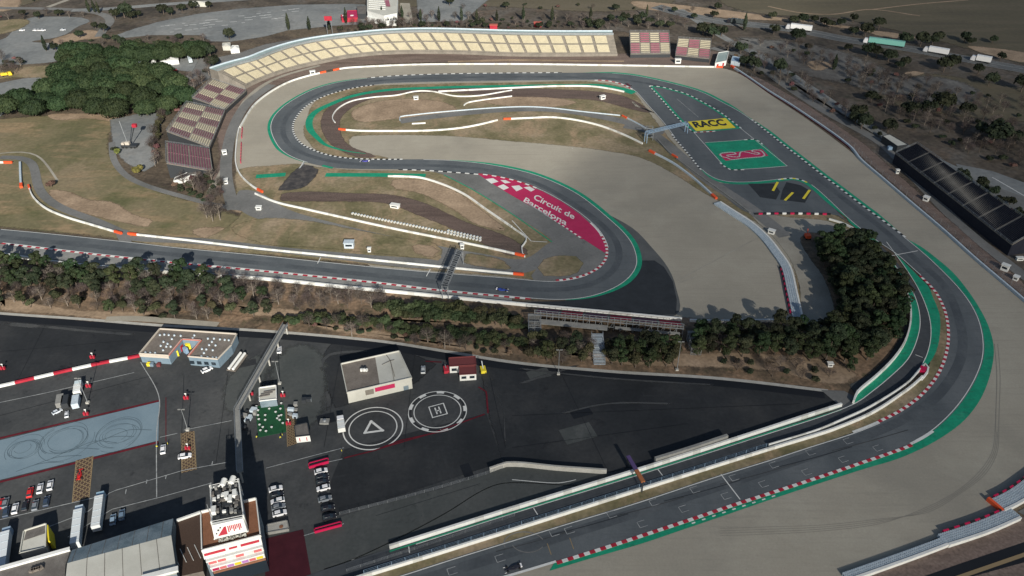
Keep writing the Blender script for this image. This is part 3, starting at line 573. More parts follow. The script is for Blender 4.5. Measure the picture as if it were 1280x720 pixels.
# kerbs
RW=['red_paint','white_paint']; DW=['white_paint','black_paint']
kerb(sub(E1,(1142,554),(690,704)),1.15,RW,Z[8],1.75,.55)
kerb(offs(sub(E1,(960,616),(850,653)),1.9),.4,['white_paint','green_paint','green_paint'],Z[8],1.2,0)
kerb(sub(E2,(1152,347),(1097,529)),1.1,RW,Z[8],1.6,-.3)
kerb(sub(E1,(693,352),(752,293)),1.2,RW,Z[8],1.6,.3)
kerb(sub(E1,(752,293),(738,278)),.9,['white_paint'],Z[8],1.6,.3)
kerb(sub(E2,(0,304),(665,373.5)),1.0,RW,Z[8],2.3,-.3)
kerb(sub(E1,(600,219),(500,212)),1.0,['white_paint','black_paint'],Z[8],2.5,.3)
kerb(sub(E1,(597,218),(668,236)),1.0,['white_paint','red_paint'],Z[8]+.03,2.5,-.3)
kerb(sub(E2,(470,105),(368,165)),1.1,['white_paint','black_paint'],Z[8],1.6,-.2); kerb(sub(E2,(368,165),(500,200)),1.1,['white_paint','black_paint'],Z[8],1.6,-.2)
kerb(sub(E1,(705,91.3),(460,98)),1.3,['black_paint','white_paint'],Z[8],2.8,.3)
kerb(sub(E1,(940,150),(1131,298)),1.1,['white_paint','black_paint'],Z[8],1.9,.1)
kerb(sub(E2,(745,100.5),(792,113)),1.2,['white_paint','red_paint'],Z[8],2.6,-.2)
kerb(sub(E2,(840,169),(877,212)),1.0,['white_paint','black_paint'],Z[8],1.8,-.2)
kerb(sub(E2,(975,224.5),(1008,227)),1.0,['white_paint','yellow_paint','white_paint','black_paint'],Z[8],1.8,-.1)
# painted lines across the track, grid boxes
for a,e in (((901,593.5),(925,625)),((401,322),(397,330)),((538,337),(533,346)),((1105,322),(1147,314)),((380,202),(375,210)),((715,186),(716,186))): line('painted_line',[P(*a),P(*e)],.35,'white_paint',Z[8]+.03)
dirv=(P(960,575)-P(640,675)).normalized(); nor=Vector((-dirv.y,dirv.x,0))
def gridbox(px,py,l=2.6,w=2.2,m='worn_white'):
    c=P(px,py); 
    for a,e in ((c+nor*w/2,c-nor*w/2),(c+nor*w/2,c+nor*w/2+dirv*l),(c-nor*w/2,c-nor*w/2+dirv*l)): line('painted_line',[a,e],.2,m,Z[8]+.032+.001*abs(hash(px))%.003)
for i,(x,y) in enumerate(((760,645),(688,668),(864,614),(813,630),(913,599),(950,607),(963,583),(1004,592),(1009,567),(1050,576),(1056,553),(1093,562),(903,622),(850,638),(798,657),(707,665),(620,700),(560,716))): gridbox(x,y)
for x,y in ((684,680),(712,673)): line('painted_line',[P(x,y),P(x+5,y+14)],.25,'tan_line',Z[8]+.04)
ring(P(655,680),6,.35,'old_asphalt',Z[8]+.02,'tyre_mark',20,200,.7); ring(P(660,677),5,.3,'old_asphalt',Z[8]+.022,'tyre_mark',200,330,.8)
for x in range(7):
    a=(620+x*70,690-x*21); line('tyre_mark',spline(PL([a,(a[0]+45,a[1]-11.5),(a[0]+95,a[1]-26)])),.3,'patch_asphalt' if x%2 else 'mid_asphalt',Z[8]+.006)
# tyre-darkened racing line
def rline(px,w,z): return line('racing_line',relax(resamp(spline(PL(px),4),4),6),w,'racing_rubber',z)
mm('racing_rubber',[(.066,.075,.082),(.08,.09,.097),(.1,.11,.116)],.08,fine=.12,fscale=1,rough=.7)
rline([(0,296),(160,313),(320,329),(480,346),(600,358),(680,363),(730,360),(762,345),(775,325),(772,303),(755,283),(720,257),(670,229),(610,213),(540,207),(470,207),(420,203),(385,195),(360,180),(353,160),(363,140),(390,122),(430,107),(480,100.5),(560,97.5),(700,96.5),(780,100),(840,112),(900,137)],3.2,Z[7]+.012)
rline([(1010,214),(1060,253),(1110,292),(1150,330),(1178,352),(1192,380),(1203,415),(1203,445),(1190,472),(1168,500),(1130,525),(1060,554),(960,588),(800,640),(640,690),(500,735)],3.6,Z[7]+.012)
# ================================================================ PIT LANE
PL_L=[(1080,292),(1095,308),(1112,328),(1125,345),(1133,361),(1137.5,385),(1137,408),(1130,430),(1116,451),(1095,472),(1069,495),(1052,509),(960,538.5),(850,573.5),(790,592),(640,637.5),(487,686),(420,708),(330,738)]
PL_R=[(1092,300),(1110,316),(1126,335),(1142,355),(1154,372),(1163,395),(1165,420),(1161,440),(1152,462),(1132,483),(1100,508),(1060,527),(1037,536),(960,559),(790,611),(640,656.5),(500,703),(440,723),(380,745)]
A=resamp(spline(PL(PL_L),3),3); Bq=resamp(spline(PL(PL_R),3),3)
band(A,Bq,'pit_lane','pit_asphalt',Z[6]+.03)
vg=[(1172,365),(1180,392),(1184,415),(1183,437),(1176,460),(1163,481),(1146,499),(1120,517),(1095,530),(1060,543),(1010,559.5),(960,575.5),(901,593.5),(790,630),(715,652.5),(640,675.5),(570,697),(502,719),(440,738)]
vl=[(1163,362),(1166,392),(1168,415),(1166,437),(1160,460),(1150,474),(1128,493),(1105,509),(1075,524),(1045,536),(1000,550),(960,563),(900,581),(790,615.5),(715,638.5),(640,662),(570,684),(480,712),(420,731)]
A=resamp(spline(PL(vg),3),3); Bq=resamp(spline(PL(vl),3),3)
band(A,Bq,'verge_grass','dry_grass',Z[7]+.005)
sheet('green_verge',[(1108,303),(1119,317),(1134,332),(1148,346),(1160,358),(1166,372),(1174,392),(1175,415),(1170,440),(1159,457),(1150,461),(1158,445),(1163,425),(1163,405),(1158,385),(1148,362),(1136,342),(1122,322)],'green_paint',Z[8]+.005)
sheet('green_verge',[(1082,294),(1095,308),(1110,325),(1124,343),(1133,361),(1137.5,385),(1137,408),(1130,430),(1116,451),(1095,472),(1070,494),(1067,505),(1072,503),(1090,490),(1112,472),(1135,449),(1147,422),(1150,402),(1146,378),(1136,356),(1120,334),(1102,314),(1090,300)],'green_paint',Z[8]+.006)
line('edge_line',spline(PL([(1108,303),(1122,322),(1136,342),(1148,362),(1158,385),(1163,405),(1163,425),(1158,445),(1150,461)])),.3,'white_paint',Z[9])
line('edge_line',spline(PL([(1090,300),(1102,314),(1120,334),(1136,356),(1146,378),(1150,402),(1147,422),(1135,449),(1112,472),(1090,490),(1072,503),(1045,515),(960,543),(790,597),(640,643),(520,681)])),.3,'white_paint',Z[9]+.01)
line('edge_line',PL([(1144,444),(1153,447.5)]),.3,'white_paint',Z[9])
line('green_verge',PL([(1051,513),(960,541.5),(790,595.5),(640,641.5),(487,690)]),.5,'green_paint',Z[9])
line('green_verge',PL([(1051,509.5),(960,539.5)]),.1,'green_paint',Z[9])
for a,e in (((667,636),(672,644)),((822,587),(828,595)),((511,684),(512,692))): line('painted_line',[P(*a),P(*e)],.3,'white_paint',Z[9])
sheet('paddock_gate',[(1026,488),(1055,489),(1069,497),(1052,509),(1040,500)],'old_asphalt',Z[6]+.04,False)
sheet('gravel_road',[(1062,482),(1085,470),(1110,448),(1128,418),(1134,400),(1138,405),(1133,430),(1115,454),(1092,476),(1070,494)],'grey_asphalt',Z[6]+.02,False)
# lower right: earth strip and service road behind the tyre walls
sheet('earth_strip',[(1070,722),(1180,684),(1275,648),(1310,632),(1310,672),(1200,706),(1120,735)],'brown_soil',Z[5],False)
sheet('service_road',[(1100,740),(1200,705),(1310,668),(1330,690),(1200,725),(1130,750)],'black_asphalt',Z[6],False)
line('concrete_kerb',PL([(1190,725),(1320,680)]),1.2,'tan_line',Z[8])
sheet('earth_strip',[(1215,722),(1330,683),(1400,750),(1200,790)],'brown_soil',Z[5]+.01,False)
sheet('service_road',[(1272,640),(1300,625),(1330,640),(1290,650)],'old_asphalt',Z[6],False)
# ================================================================ ROADS
def road(px,w,m,z,name='road'): return line(name,relax(resamp(spline(PL(px),6),6),2),w,m,z,step=6)
road([(0,197),(25,196.5),(38,200),(44,214),(48,235),(62,252),(90,266),(120,276),(150,290)],4.6,'old_asphalt',Z[5],'service_road')
road([(140,296),(160,292)],9,'old_asphalt',Z[5]+.01,'service_road') if 0 else None
sheet('service_road',[(140,285),(160,288),(165,304),(150,303)],'old_asphalt',Z[5]+.02,False)
road([(0,192),(20,189),(42,191),(56,203),(72,226)],1.2,'gravel_road',Z[4],'footpath')
road([(140,178),(142,200),(160,222),(190,235),(240,249),(265,256),(300,262),(330,263)],3.6,'old_asphalt',Z[5]+.01,'service_road')
sheet('car_park',[(138,150),(158,146),(185,140),(200,133),(204,150),(190,178),(196,205),(180,215),(160,205),(150,195),(142,185)],'parking',Z[4],False)
road([(262,240),(278,215),(288,180),(294,150),(312,120),(345,98),(400,82)],3.2,'gravel_road',Z[5],'service_road')
road([(292,262),(283,225),(284,190),(292,158),(310,128),(340,106)],6.5,'old_asphalt',Z[5]+.02,'service_road')
road([(500,152),(540,146),(640,137),(700,138),(760,148),(800,158),(850,195),(880,222),(940,262),(982,296)],7.5,'old_asphalt',Z[6]+.015,'service_road')
road([(520,100),(530,100)],.01,'old_asphalt',Z[5])  if 0 else None
road([(780,158),(830,166)],6,'old_asphalt',Z[6]+.01,'service_road')
road([(770,150),(800,153),(845,157)],3,'gravel_road',Z[6]+.02,'service_road') if 0 else None
sheet('gravel_road',[(790,127),(800,134),(818,142),(805,136),(795,134)],'gravel_road',Z[6],False)
# car parks, left and top
sheet('car_park',[(-120,34),(0,50),(24,28),(40,22),(60,21),(100,22),(112,27),(98,33),(84,42),(70,47),(40,52),(76,56),(72,76),(40,80),(0,82),(-120,90)],'parking',Z[3])
sheet('car_park',[(-60,108),(0,104),(30,98),(52,97),(58,104),(40,112),(30,124),(14,130),(0,146),(-60,160)],'parking',Z[3]+.01,False)
sheet('car_park',[(140,46),(168,36),(200,27),(250,17),(300,11),(370,6),(440,5),(458,6),(458,30),(420,32),(360,38),(330,46),(290,52),(264,52),(250,44),(190,44),(150,48)],'parking',Z[3]+.01,False)
sheet('car_park',[(497,10),(520,6),(560,6),(580,12),(590,30),(500,30)],'gravel_road',Z[3]+.01,False) if 0 else sheet('car_park',[(500,4),(512,4),(516,28),(504,29)],'gravel_road',Z[3]+.01,False)
sheet('car_park',[(520,-10),(620,-8),(600,8),(580,26),(524,28)],'parking',Z[3]+.01,False)
road([(-60,10),(60,11),(100,13),(125,17),(137,23),(138,29),(130,36),(124,46)],7,'old_asphalt',Z[4],'road')
road([(90,13),(140,11),(200,6),(260,2),(320,-2),(400,-8)],9,'parking',Z[4],'road')
road([(60,9),(95,-4)],5,'gravel_road',Z[4],'road')
sheet('car_park',[(240,72),(262,74),(300,66),(330,56),(380,47),(440,39),(440,42),(390,51),(335,66),(300,76),(270,88),(262,98),(238,112),(228,100),(240,88)],'old_asphalt',Z[4],False)
sheet('car_park',[(140,72),(250,72),(240,90),(190,84),(150,80)],'parking',Z[4],False)
sheet('dirt_field',[(-60,90),(0,88),(30,84),(70,82),(78,90),(60,97),(20,97),(-60,103)],'dry_grass',Z[3])
sheet('dirt_field',[(66,50),(90,42),(110,38),(126,40),(124,48),(100,50),(80,56)],'tan_soil',Z[4])
sheet('dirt_field',[(-60,26),(0,26),(20,24),(36,26),(20,38),(-10,44),(-60,46)],'dry_grass',Z[3]+.02)
sheet('dirt_field',[(-60,-10),(15,-10),(15,12),(-60,16)],'tan_soil',Z[3]+.02)
hw=[(820,8),(860,19),(900,27),(960,33),(1010,40),(1060,50),(1120,58),(1180,69),(1240,80),(1300,91),(1420,115)]
mm('highway_asphalt',[(.1,.105,.105),(.14,.145,.14)],.03,fine=.1)
road(hw,15,'highway_asphalt',Z[4],'highway'); 
hc_=relax(resamp(spline(PL(hw),6),6),2)
line('lane_line',offs(hc_,1.2),.6,'worn_white',Z[5],step=8); line('lane_line',offs(hc_,-7.4),.4,'worn_white',Z[5],step=8); line('lane_line',offs(hc_,7.4),.4,'worn_white',Z[5],step=8)
cc=resamp(hc_,5)
for k in range(0,len(cc)-1,3):
    for o in (-3.4,4.6): line('lane_line',[p for p in offs(cc[k:k+2],o)],.4,'worn_white',Z[5])
road([(850,12),(910,50),(960,75),(1010,108),(1070,148),(1120,178),(1180,205),(1240,232),(1330,270)],7,'parking',Z[3],'road')
road([(890,60),(930,72),(985,110),(1040,145),(1100,178),(1150,230),(1210,290),(1300,360)],6,'old_asphalt',Z[3]+.01,'service_road')
sheet('grey_ground',[(925,48),(960,50),(1010,55),(1060,68),(1100,84),(1130,98),(1120,120),(1060,105),(1000,92),(950,70)],'grey_soil',Z[2])
sheet('grey_ground',[(1130,98),(1180,98),(1220,112),(1200,130),(1160,130),(1135,120)],'grey_soil',Z[2])
sheet('grey_ground',[(900,60),(960,76),(1020,116),(1090,158),(1140,190),(1120,190),(1050,150),(980,105),(920,76)],'grey_soil',Z[2])
sheet('dirt_field',[(1100,110),(1150,98),(1220,108),(1230,125),(1170,135),(1110,125)],'dark_field',Z[2]) if 0 else sheet('dirt_field',[(1090,108),(1150,92),(1260,108),(1330,120),(1330,150),(1200,145),(1110,128)],'field',Z[2]-.02)
for k in range(9):
    p=P(1240+k*4.5,222+k*2.6); line('painted_line',[p,p+Vector((1.5,-4,0))],.5,'white_paint',Z[6])
sheet('service_road',[(1195,205),(1240,214),(1290,232),(1290,250),(1240,232),(1200,216)],'parking',Z[4]+.01,False)
sheet('service_road',[(1210,222),(1250,235),(1300,250),(1300,285),(1270,270),(1230,245)],'old_asphalt',Z[4],False)
road([(1040,145),(1050,152)],.01,'road',Z[4]) if 0 else None
line('dirt_path',spline(PL([(1150,20),(1090,12),(1040,18),(1000,16),(960,8)])),2,'tan_soil',Z[4])
line('dirt_path',spline(PL([(1210,0),(1150,5),(1090,12)])),2,'tan_soil',Z[4]+.01)
sheet('bank',[(925,92),(960,112),(1010,145),(1070,190),(1150,258),(1220,320),(1300,388),(1300,372),(1220,305),(1150,243),(1080,180),(1010,132),(950,98)],'brown_soil',Z[4],False)
# worn parking marks
rr=random.Random(5)
for k in range(46):
    x=rr.uniform(200,370); y=37-(x-200)*.13+rr.choice([-4,-1,2,5]); b_=P(x,y,0); L=rr.uniform(2.5,6)
    line('painted_line',[b_,b_+Vector((L,L*.2,0))],.7,'white_paint',Z[4]+.02)

rr=random.Random(21)
for a_,e_ in (((612,470),(632,560)),((700,464),(760,590)),((640,520),(1000,505)),((60,400),(20,480)),((430,420),(405,560)),((470,645),(600,605)),((230,470),(225,600)),((290,430),(270,580)),((0,520),(190,470)),((640,560),(860,530)),((520,430),(505,560)),((0,440),(170,425))):
    line('asphalt_seam',PL([a_,e_]),.14,'black_asphalt',Z[5]+.014)
for k in range(26):
    x,y=rr.uniform(0,900),rr.uniform(430,600)
    if y<415+x*.07 or y>640-x*.06 or (x<260 and y>485) or (430<x<600 and y<570): continue
    c=P(x,y); w_,h_=rr.uniform(1.5,6),rr.uniform(1,4); r_=.35; co_,si_=math.cos(r_),math.sin(r_)
    sheet('asphalt_patch',[c+Vector((a_*w_*co_-b_*h_*si_,a_*w_*si_+b_*h_*co_,0)) for a_,b_ in ((-1,-1),(1,-1),(1,1),(-1,1))],rr.choice(['black_asphalt','dark_asphalt','grey_asphalt']),Z[4]+.035,False,world=True)
# ================================================================ BARRIERS
BAR=[]
def barrier(px, label, h=1.1, th=.7, m='white_wall', ends=(), seg=3.0, cat='barrier', name='concrete_barrier', alt=None, world=False):
    c=px if world else resamp(spline(PL(px),seg),seg)
    if not alt and m=='white_wall': rq=random.Random(len(label)); alt=(['dull_white','concrete'],lambda i:(0,0,0,1,0,0,0,0,0,1)[rq.randrange(10)])
    mats=[m]+(alt[0] if alt else [])
    o=wallmesh(c,th,h,mats,name,pick=alt[1] if alt else None,taper=.8)
    # joints between blocks: slim dark gaps as real grooves
    tag(o,label,cat)
    for e in ends:
        q=c[:2] if e==0 else c[-2:]
        a,b_=(q[0],q[1]) if e==0 else (q[1],q[0])
        d=(b_-a).normalized(); L=4.5
        wallmesh([a-d*.3,a+d*L],th+.25,h+.12,['orange_pad'],'end_pad',parent=o)
    BAR.append(c); return o
def post_fence(c, label, h=2.6, sp=4, name='debris_fence', m='steel', rails=5, off=0.0):
    c=offs(resamp(c,sp),off); t=thing(name,label,'fence',c[0]); o=c[0]
    b=B(); b.bar((0,0,0),(0,0,h),.09); p0=b.out('post',[m],t)
    for p in c[1:]:
        q=p0.copy(); COL.objects.link(q); q.parent=t; q.location=p-o
    b=B()
    for k in range(rails):
        z=h*(k+1)/rails
        for a,e in zip(c,c[1:]): b.bar(a-o+Vector((0,0,z)),e-o+Vector((0,0,z)),.035)
    b.out('wires',[m],t); return t
def tyre_band(px, rows, label, side=1, wallm='white_wall', pads=None, ends=(), h=1.0, sp=.72, wall=True):
    """several rows of wrapped tyre stacks against a low wall; side = which side of the wall they stand"""
    c=resamp(spline(PL(px),2),sp); t=thing('tyre_barrier',label,'tyre wall',c[0]); o=c[0]
    if wall: wallmesh([p-o for p in resamp(c,3)],.8,h+.15,[wallm],'base_wall',parent=t)
    b=B(); n=8; rr=random.Random(len(px)*7+rows)
    for r in range(rows):
        cr=offs(c,side*(.85+r*sp))
        w=1 if rows<3 else min(1,1)
        for i,p in enumerate(cr):
            q=p-o; k=0
            R0=sp*.49; vs=[(q.x+R0*math.cos(2*math.pi*j/n),q.y+R0*math.sin(2*math.pi*j/n),z) for z in (0,h-.02*r) for j in range(n)]
            vs+=[(q.x+R0*.45*math.cos(2*math.pi*j/n),q.y+R0*.45*math.sin(2*math.pi*j/n),h-.02*r) for j in range(n)]
            b.add(vs,[(j,(j+1)%n,n+(j+1)%n,n+j) for j in range(n)]+[(n+j,n+(j+1)%n,2*n+(j+1)%n,2*n+j) for j in range(n)],k)
            b.add(vs,[tuple(range(2*n,3*n))],2)
    s_=b.out('tyre_stacks',['pale_wrap','tyre_rubber','roof_blue_grey'],t); s_['kind']='stuff'
    fr=offs(resamp(c,2.0),side*(.9+rows*sp))
    if pads:
        L=len(fr)
        for i in range(int(L*pads[0]),int(L*pads[1])-1):
            d=[fr[i]-o,fr[i+1]-o]
            wallmesh(d,.45,h+.1,[pads[2] if i%2 else 'tyre_rubber'],'belt_pad' ,parent=t)
    for e in ends:
        a=c[0] if e==0 else c[-1]; q=fr[0] if e==0 else fr[-1]
        d=(c[1]-c[0]) if e==0 else (c[-2]-c[-1]); d.normalize()
        wallmesh([a-o-d*.2,q-o-d*.2+(q-a)*.05],1.0,h+.15,['orange_pad'],'end_pad',parent=t)
    return t
barrier([(300,160),(322,128),(362,103),(400,92),(407,90.5)],'white barrier curving up past the checkered stand to its orange end',ends=(1,))
barrier([(417,88.5),(430,86),(470,83.5),(520,81.5),(640,80.8),(780,82.6),(903,84.7)],'long white barrier below the big curved beige grandstand',ends=(0,1))
barrier([(299,161),(296,180),(295,205),(301,220),(316,234),(328,241)],'white barrier with red pads bending round the left end of the gravel',ends=(1,))
for k,(a,e) in enumerate((((303.3,161),(302.2,176)),((302,180),(301.2,206)))):
    c=[P(*a),P(*e)]
    for i in range(int((c[1]-c[0]).length//4)):
        d=(c[1]-c[0]).normalized(); o=wallmesh([c[0]+d*i*4,c[0]+d*(i*4+3)],.3,1.5,['red_pad'],'advert_pad'); tag(o,'red foam pad against the white barrier beside the checkered stand','pad','red pads on the white barrier left of the gravel')
barrier([(424,162.5),(445,164.3),(480,164.7),(540,164),(575,161),(600,156.5),(622,151)],'white barrier along the grass edge above the inner gravel, orange at its left end',ends=(0,))
barrier([(630,149.8),(660,148.5),(690,147.5),(720,151),(750,158),(780,169.5),(803,180.5)],'white barrier curving under the pit gantry left of the yellow panel',ends=(0,))
barrier([(419,154),(415.5,149),(422,137),(440,127),(470,122),(495,120),(520,114.8),(540,115),(570,121),(600,120.2),(620,117),(640,113.4)],'thin white wavy barrier across the dry infield mound',.9,.5)
barrier([(548,115.3),(590,113.2),(640,110.8),(702,108.4),(740,108.9),(765,112.3),(780,115.6)],'white barrier directly under the green runoff strip of the top straight')
barrier([(580,132.5),(583,129.5),(595,127),(640,121)],'short white hooked barrier above the inner service road',.9,.5)
barrier([(500,151),(499,147),(515,144.6),(560,140),(640,134.5),(677,134.8),(735,141),(775,145)],'pale low wall on the upper side of the inner service road',.8,.4,'pale_wrap')
barrier([(515,155.5),(532,154.6)],'very short white wall at the left end of the inner service road',.9,.6)
barrier([(778,145.5),(800,157),(815,167)],'pale wall between the inner service road and the gantry tower',.9,.5,'pale_wrap',ends=(0,))
barrier([(812,189.5),(840,204),(866,223),(895,249)],'grey barrier beside the inner gravel below the pit gantry',1.0,1.1,'pale_wrap',ends=(0,1))
tyre_band([(900,254),(920,267),(940,280),(960,298),(975,317),(987,335),(996,370),(1003,401)],4,'wide wrapped tyre wall with red blocks curving round the right end of the inner gravel',-1,pads=(.62,.98,'red_pad'),ends=(1,),sp=.9)
barrier([(822,176),(838,193),(846,198)],'short grey wall right beside the gantry tower, orange at its end',1,.6,'grey_concrete',ends=(1,))
barrier([(845,199),(865,214),(890,232),(915,250),(937,267)],'long brown capped wall between service road and the dark apron',1.0,.5,'grey_concrete')
barrier([(943,268.5),(965,268),(1000,268),(1038,268.8)],'black wall with red and white blocks below the dark apron',1.0,.8,'tyre_rubber',seg=2,alt=(['red_pad','white_wall'],lambda i:(0,1,0,2)[i%4]))
barrier([(1036,275),(1050,279),(1067,287),(1075,293)],'short white wall at the top of the pine clump',1,.7)
barrier([(485,221.3),(505,221.6),(525,223),(552,231),(580,243.7),(607,262.5),(640,285)],'white barrier curving between dry grass and the hairpin runoff')
barrier([(641,286),(650,292),(659,300),(652,310),(653,318),(656,322)],'white hooked end wall at the tip of the hairpin infield',1,.5)
barrier([(319,243),(345,253.7),(380,262),(420,271),(495,287.5),(570,302.5),(620,313),(655,321)],'long white barrier crossing the infield above the service road, orange at its right end',ends=(1,))
barrier([(161,293.3),(240,302),(320,311.5),(400,319.5),(480,327.5),(560,335.5),(654,344.5)],'long white barrier along the upper side of the back straight',ends=(0,1))
barrier([(-40,204),(0,204),(15,204)],'white barrier at the left photo edge with an orange right end',ends=(1,))
barrier([(25.5,204),(26,220),(27,235)],'short upright grey barrier between the two bends of the left access road',1.1,1.2,'pale_wrap',ends=(1,))
barrier([(36,233),(41,246),(57,261),(82,272),(115,282),(152,293)],'white barrier curving along the left access road to the straight',ends=(0,1))
barrier([(-60,312),(0,319),(75,330),(160,338),(240,344),(330,350),(427,360),(520,369),(640,381),(740,390.5),(852,401)],'long grey white wall below the back straight in front of the trees',1.5,1.0,'white_wall')
barrier([(862,402),(900,403),(960,402),(990,402)],'white wall at the bottom edge of the inner gravel behind the pines',1.2,1.0)
barrier([(990,402),(999,406),(1008,407)],'short dark red wall under the tyre wall at the gravel corner',1.0,.8,'dark_red_paint')
c_outer=resamp(spline(PL([(914,83.5),(930,94),(960,114.5),(985,130),(1015,150),(1045,171),(1065,187),(1075,200),(1105,226),(1140,256),(1180,290),(1220,326),(1260,360),(1330,420)])),3)
barrier(c_outer,'very long pale blue wall along the outer gravel on the right',1.3,1.1,'pale_wrap',ends=(0,),world=True,alt=(['magenta_paint'],lambda i:0))
post_fence(c_outer,'tall wire debris fence standing behind the long pale wall on the right',3.2,6,off=2.2)
barrier(offs(sub(c_outer,(925,90),(1066,187)),-.9),'thin dark red foam strip along the upper part of the pale outer wall',.6,.3,'dark_red_paint',world=True,name='foam_strip',cat='foam strip')
# pit walls
barrier([(1132,366),(1137,388),(1136.5,409),(1130,430),(1116,451),(1095,472),(1069,495),(1066,505)],'curved white pit lane wall beside the pine clump',1.8,.8)
barrier([(1091,305),(1107,324),(1122,343),(1132,362)],'pale curved wall right of the pine clump where the pit lane starts',1,.5,'pale_wrap')
barrier([(1051,508),(1010,521),(960,537.5),(850,573),(790,592),(640,638),(487,686)],'long white wall between the dark paddock and the pit lane',1.6,.9)
barrier([(1149,464),(1138,477),(1124,488),(1102,502),(1080,514.5),(1050,528),(1022,540),(960,559)],'upper white curved wall of the double pit wall tip',1.6,.45)
barrier([(1152,473),(1140,484),(1124,495.5),(1102,510.5),(1080,522.5),(1050,535),(1037,540),(960,563.5),(790,617),(640,664.5),(530,699),(455,722),(400,740)],'long white main pit wall beside the grass verge of the start straight',1.5,.75)
o=barrier([(1140,474),(1149,463),(1156,456.5),(1160,459),(1159,466),(1151,476)],'white hooked end cap with red block at the tip of the pit wall',1.1,.8)
b=B(); b.box((*P(1153,463.5)[:2],.6),(2.2,3.2,1.2),-.6); b.out('red_block',['red_pad'],o)

post_fence(resamp(spline(PL([(955,560),(790,613),(640,660),(455,718)])),4),'steel fence on top of the main pit wall',3.0,4,off=.8,m='blue_steel')
post_fence(PL([(432,708),(510,683),(640,640)]),'low steel railing along the pit lane at the bottom edge',1.4,4,off=-2)
post_fence(PL([(425,644),(500,625),(560,608),(606,594),(628,586)]),'grey railing between black paddock and grey service area',1.5,3)
barrier([(612,590),(632,583),(700,588),(758,592)],'low concrete wall at the top of the grey service area',2.0,.8,'concrete')
barrier([(818,579),(860,566),(908,550)],'grey concrete block wall beside the long white paddock wall',2.6,1.2,'grey_concrete')
# lower right corner
tyre_band([(1184,684),(1215,674),(1240,665),(1274,650)],5,'wide wrapped tyre wall with red blocks at the lower right beside the gravel',1,pads=(.08,.95,'red_pad'),h=1.4)
tyre_band([(1060,728),(1100,714),(1150,696),(1184,683)],3,'narrow long tyre wall running out at the bottom right edge',1,h=1.3)
tyre_band([(1253,641),(1275,630),(1300,612),(1330,588)],6,'tyre wall with orange end at the right photo edge',1,pads=(.1,1,'red_pad'),ends=(0,),h=1.4)
# packed white tyre bundles above the infield barrier
bp=B(); bp.box((0,0,.45),(.8,1.2,.9)); bp.box((0,0,.95),(.5,.9,.1),k=1); b0=None; rr=random.Random(11)
ca=resamp(spline(PL([(440,270.5),(480,279),(520,287),(560,295.5),(600,304.5)])),1.7)
for r in range(2):
    for i,p in enumerate(ca):
        if r==1 and not (30<i<84): continue
        p=p+Vector((0,2.2+2.2*r,0))
        if b0 is None: b0=bp.out('tyre_bundle',['dull_white','pale_wrap']); tag(b0,'white wrapped tyre bundle standing in rows above the infield barrier','tyre bundle','white tyre bundles in the infield'); b0.location=p; o=b0
        else: o=b0.copy(); COL.objects.link(o); o.location=p
        o.rotation_euler=(0,0,-.55+rr.uniform(-.1,.1))
# small white objects standing in the infield: marshal huts / rolls
def hut(px,py,w,d,h,label,rz=0,roof='white_wall',wall='white_wall'):
    p=P(px,py); t=thing('marshal_post',label,'marshal post',p,rz)
    b=B(); b.box((0,0,h/2),(w,d,h)); b.out('cabin',[wall],t)
    b=B(); b.box((0,0,h+.1),(w+.5,d+.5,.2)); b.out('roof',[roof],t)
    b=B(); b.box((0,-d/2-.02,h*.6),(w*.7,.06,h*.35)); b.out('window',['glass'],t); return t
hut(520,124.5,3,2,2,'small white hut on the dry mound inside the left bend',.2); hut(753,124,3.4,2,2.4,'small white hut on the brown track right of the mound',.5)
hut(494,259.5,4.5,2.2,1.8,'white rounded hut on the brown infield track',-.3); hut(437,309,4.4,3,3,'pale grey hut with antennas in the lower infield grass',0,'pale_wrap','pale_wrap')
hut(462,315,1.4,1.2,2.2,'narrow white box beside the lower service road'); hut(324,262,2.6,2,1.8,'small white hut beside the road left of the infield')
hut(281,193,2.4,2,2.4,'white hut on the slope right of the checkered stand',.4); hut(283,229,2,3,2.2,'white hut on the slope below the checkered stand',.2); hut(391,93,3.6,2,2.6,'white hut beside the barrier gap under the big stand',.3)
hut(847,79,4.2,2.4,3.2,'white lattice hut under the small maroon stands'); hut(578,311,1.6,1.4,2.4,'white box beside the hairpin gantry'); 
hut(241,343,3,1.5,2,'white and orange hut behind the wall of the back straight'); hut(1121,217,1.6,1.2,2.4,'white marshal box behind the long pale wall near the dark stand')
hut(1157,251,2.6,2,2.4,'white marshal hut in the middle of the earth strip below the dark stand',-.8); hut(1255,338,3,2,3,'white camera tower near the lower end of the dark stand',-.8); hut(1269,350,2,2,2,'low white hut at the right edge behind the pale wall',-.8)
hut(964,292,3,1.8,2,'white van-like hut on the gravel track by the tyre wall',-.6)
hut(1274,325,3,1.4,1.4,'low white container right of the dark stand'); hut(1037,458,1.8,1.4,1.6,'small white hut on the bank under the pines',0)
# ================================================================ GRANDSTANDS
def bil(q,u,v): return q[0].lerp(q[1],u).lerp(q[3].lerp(q[2],u),v)
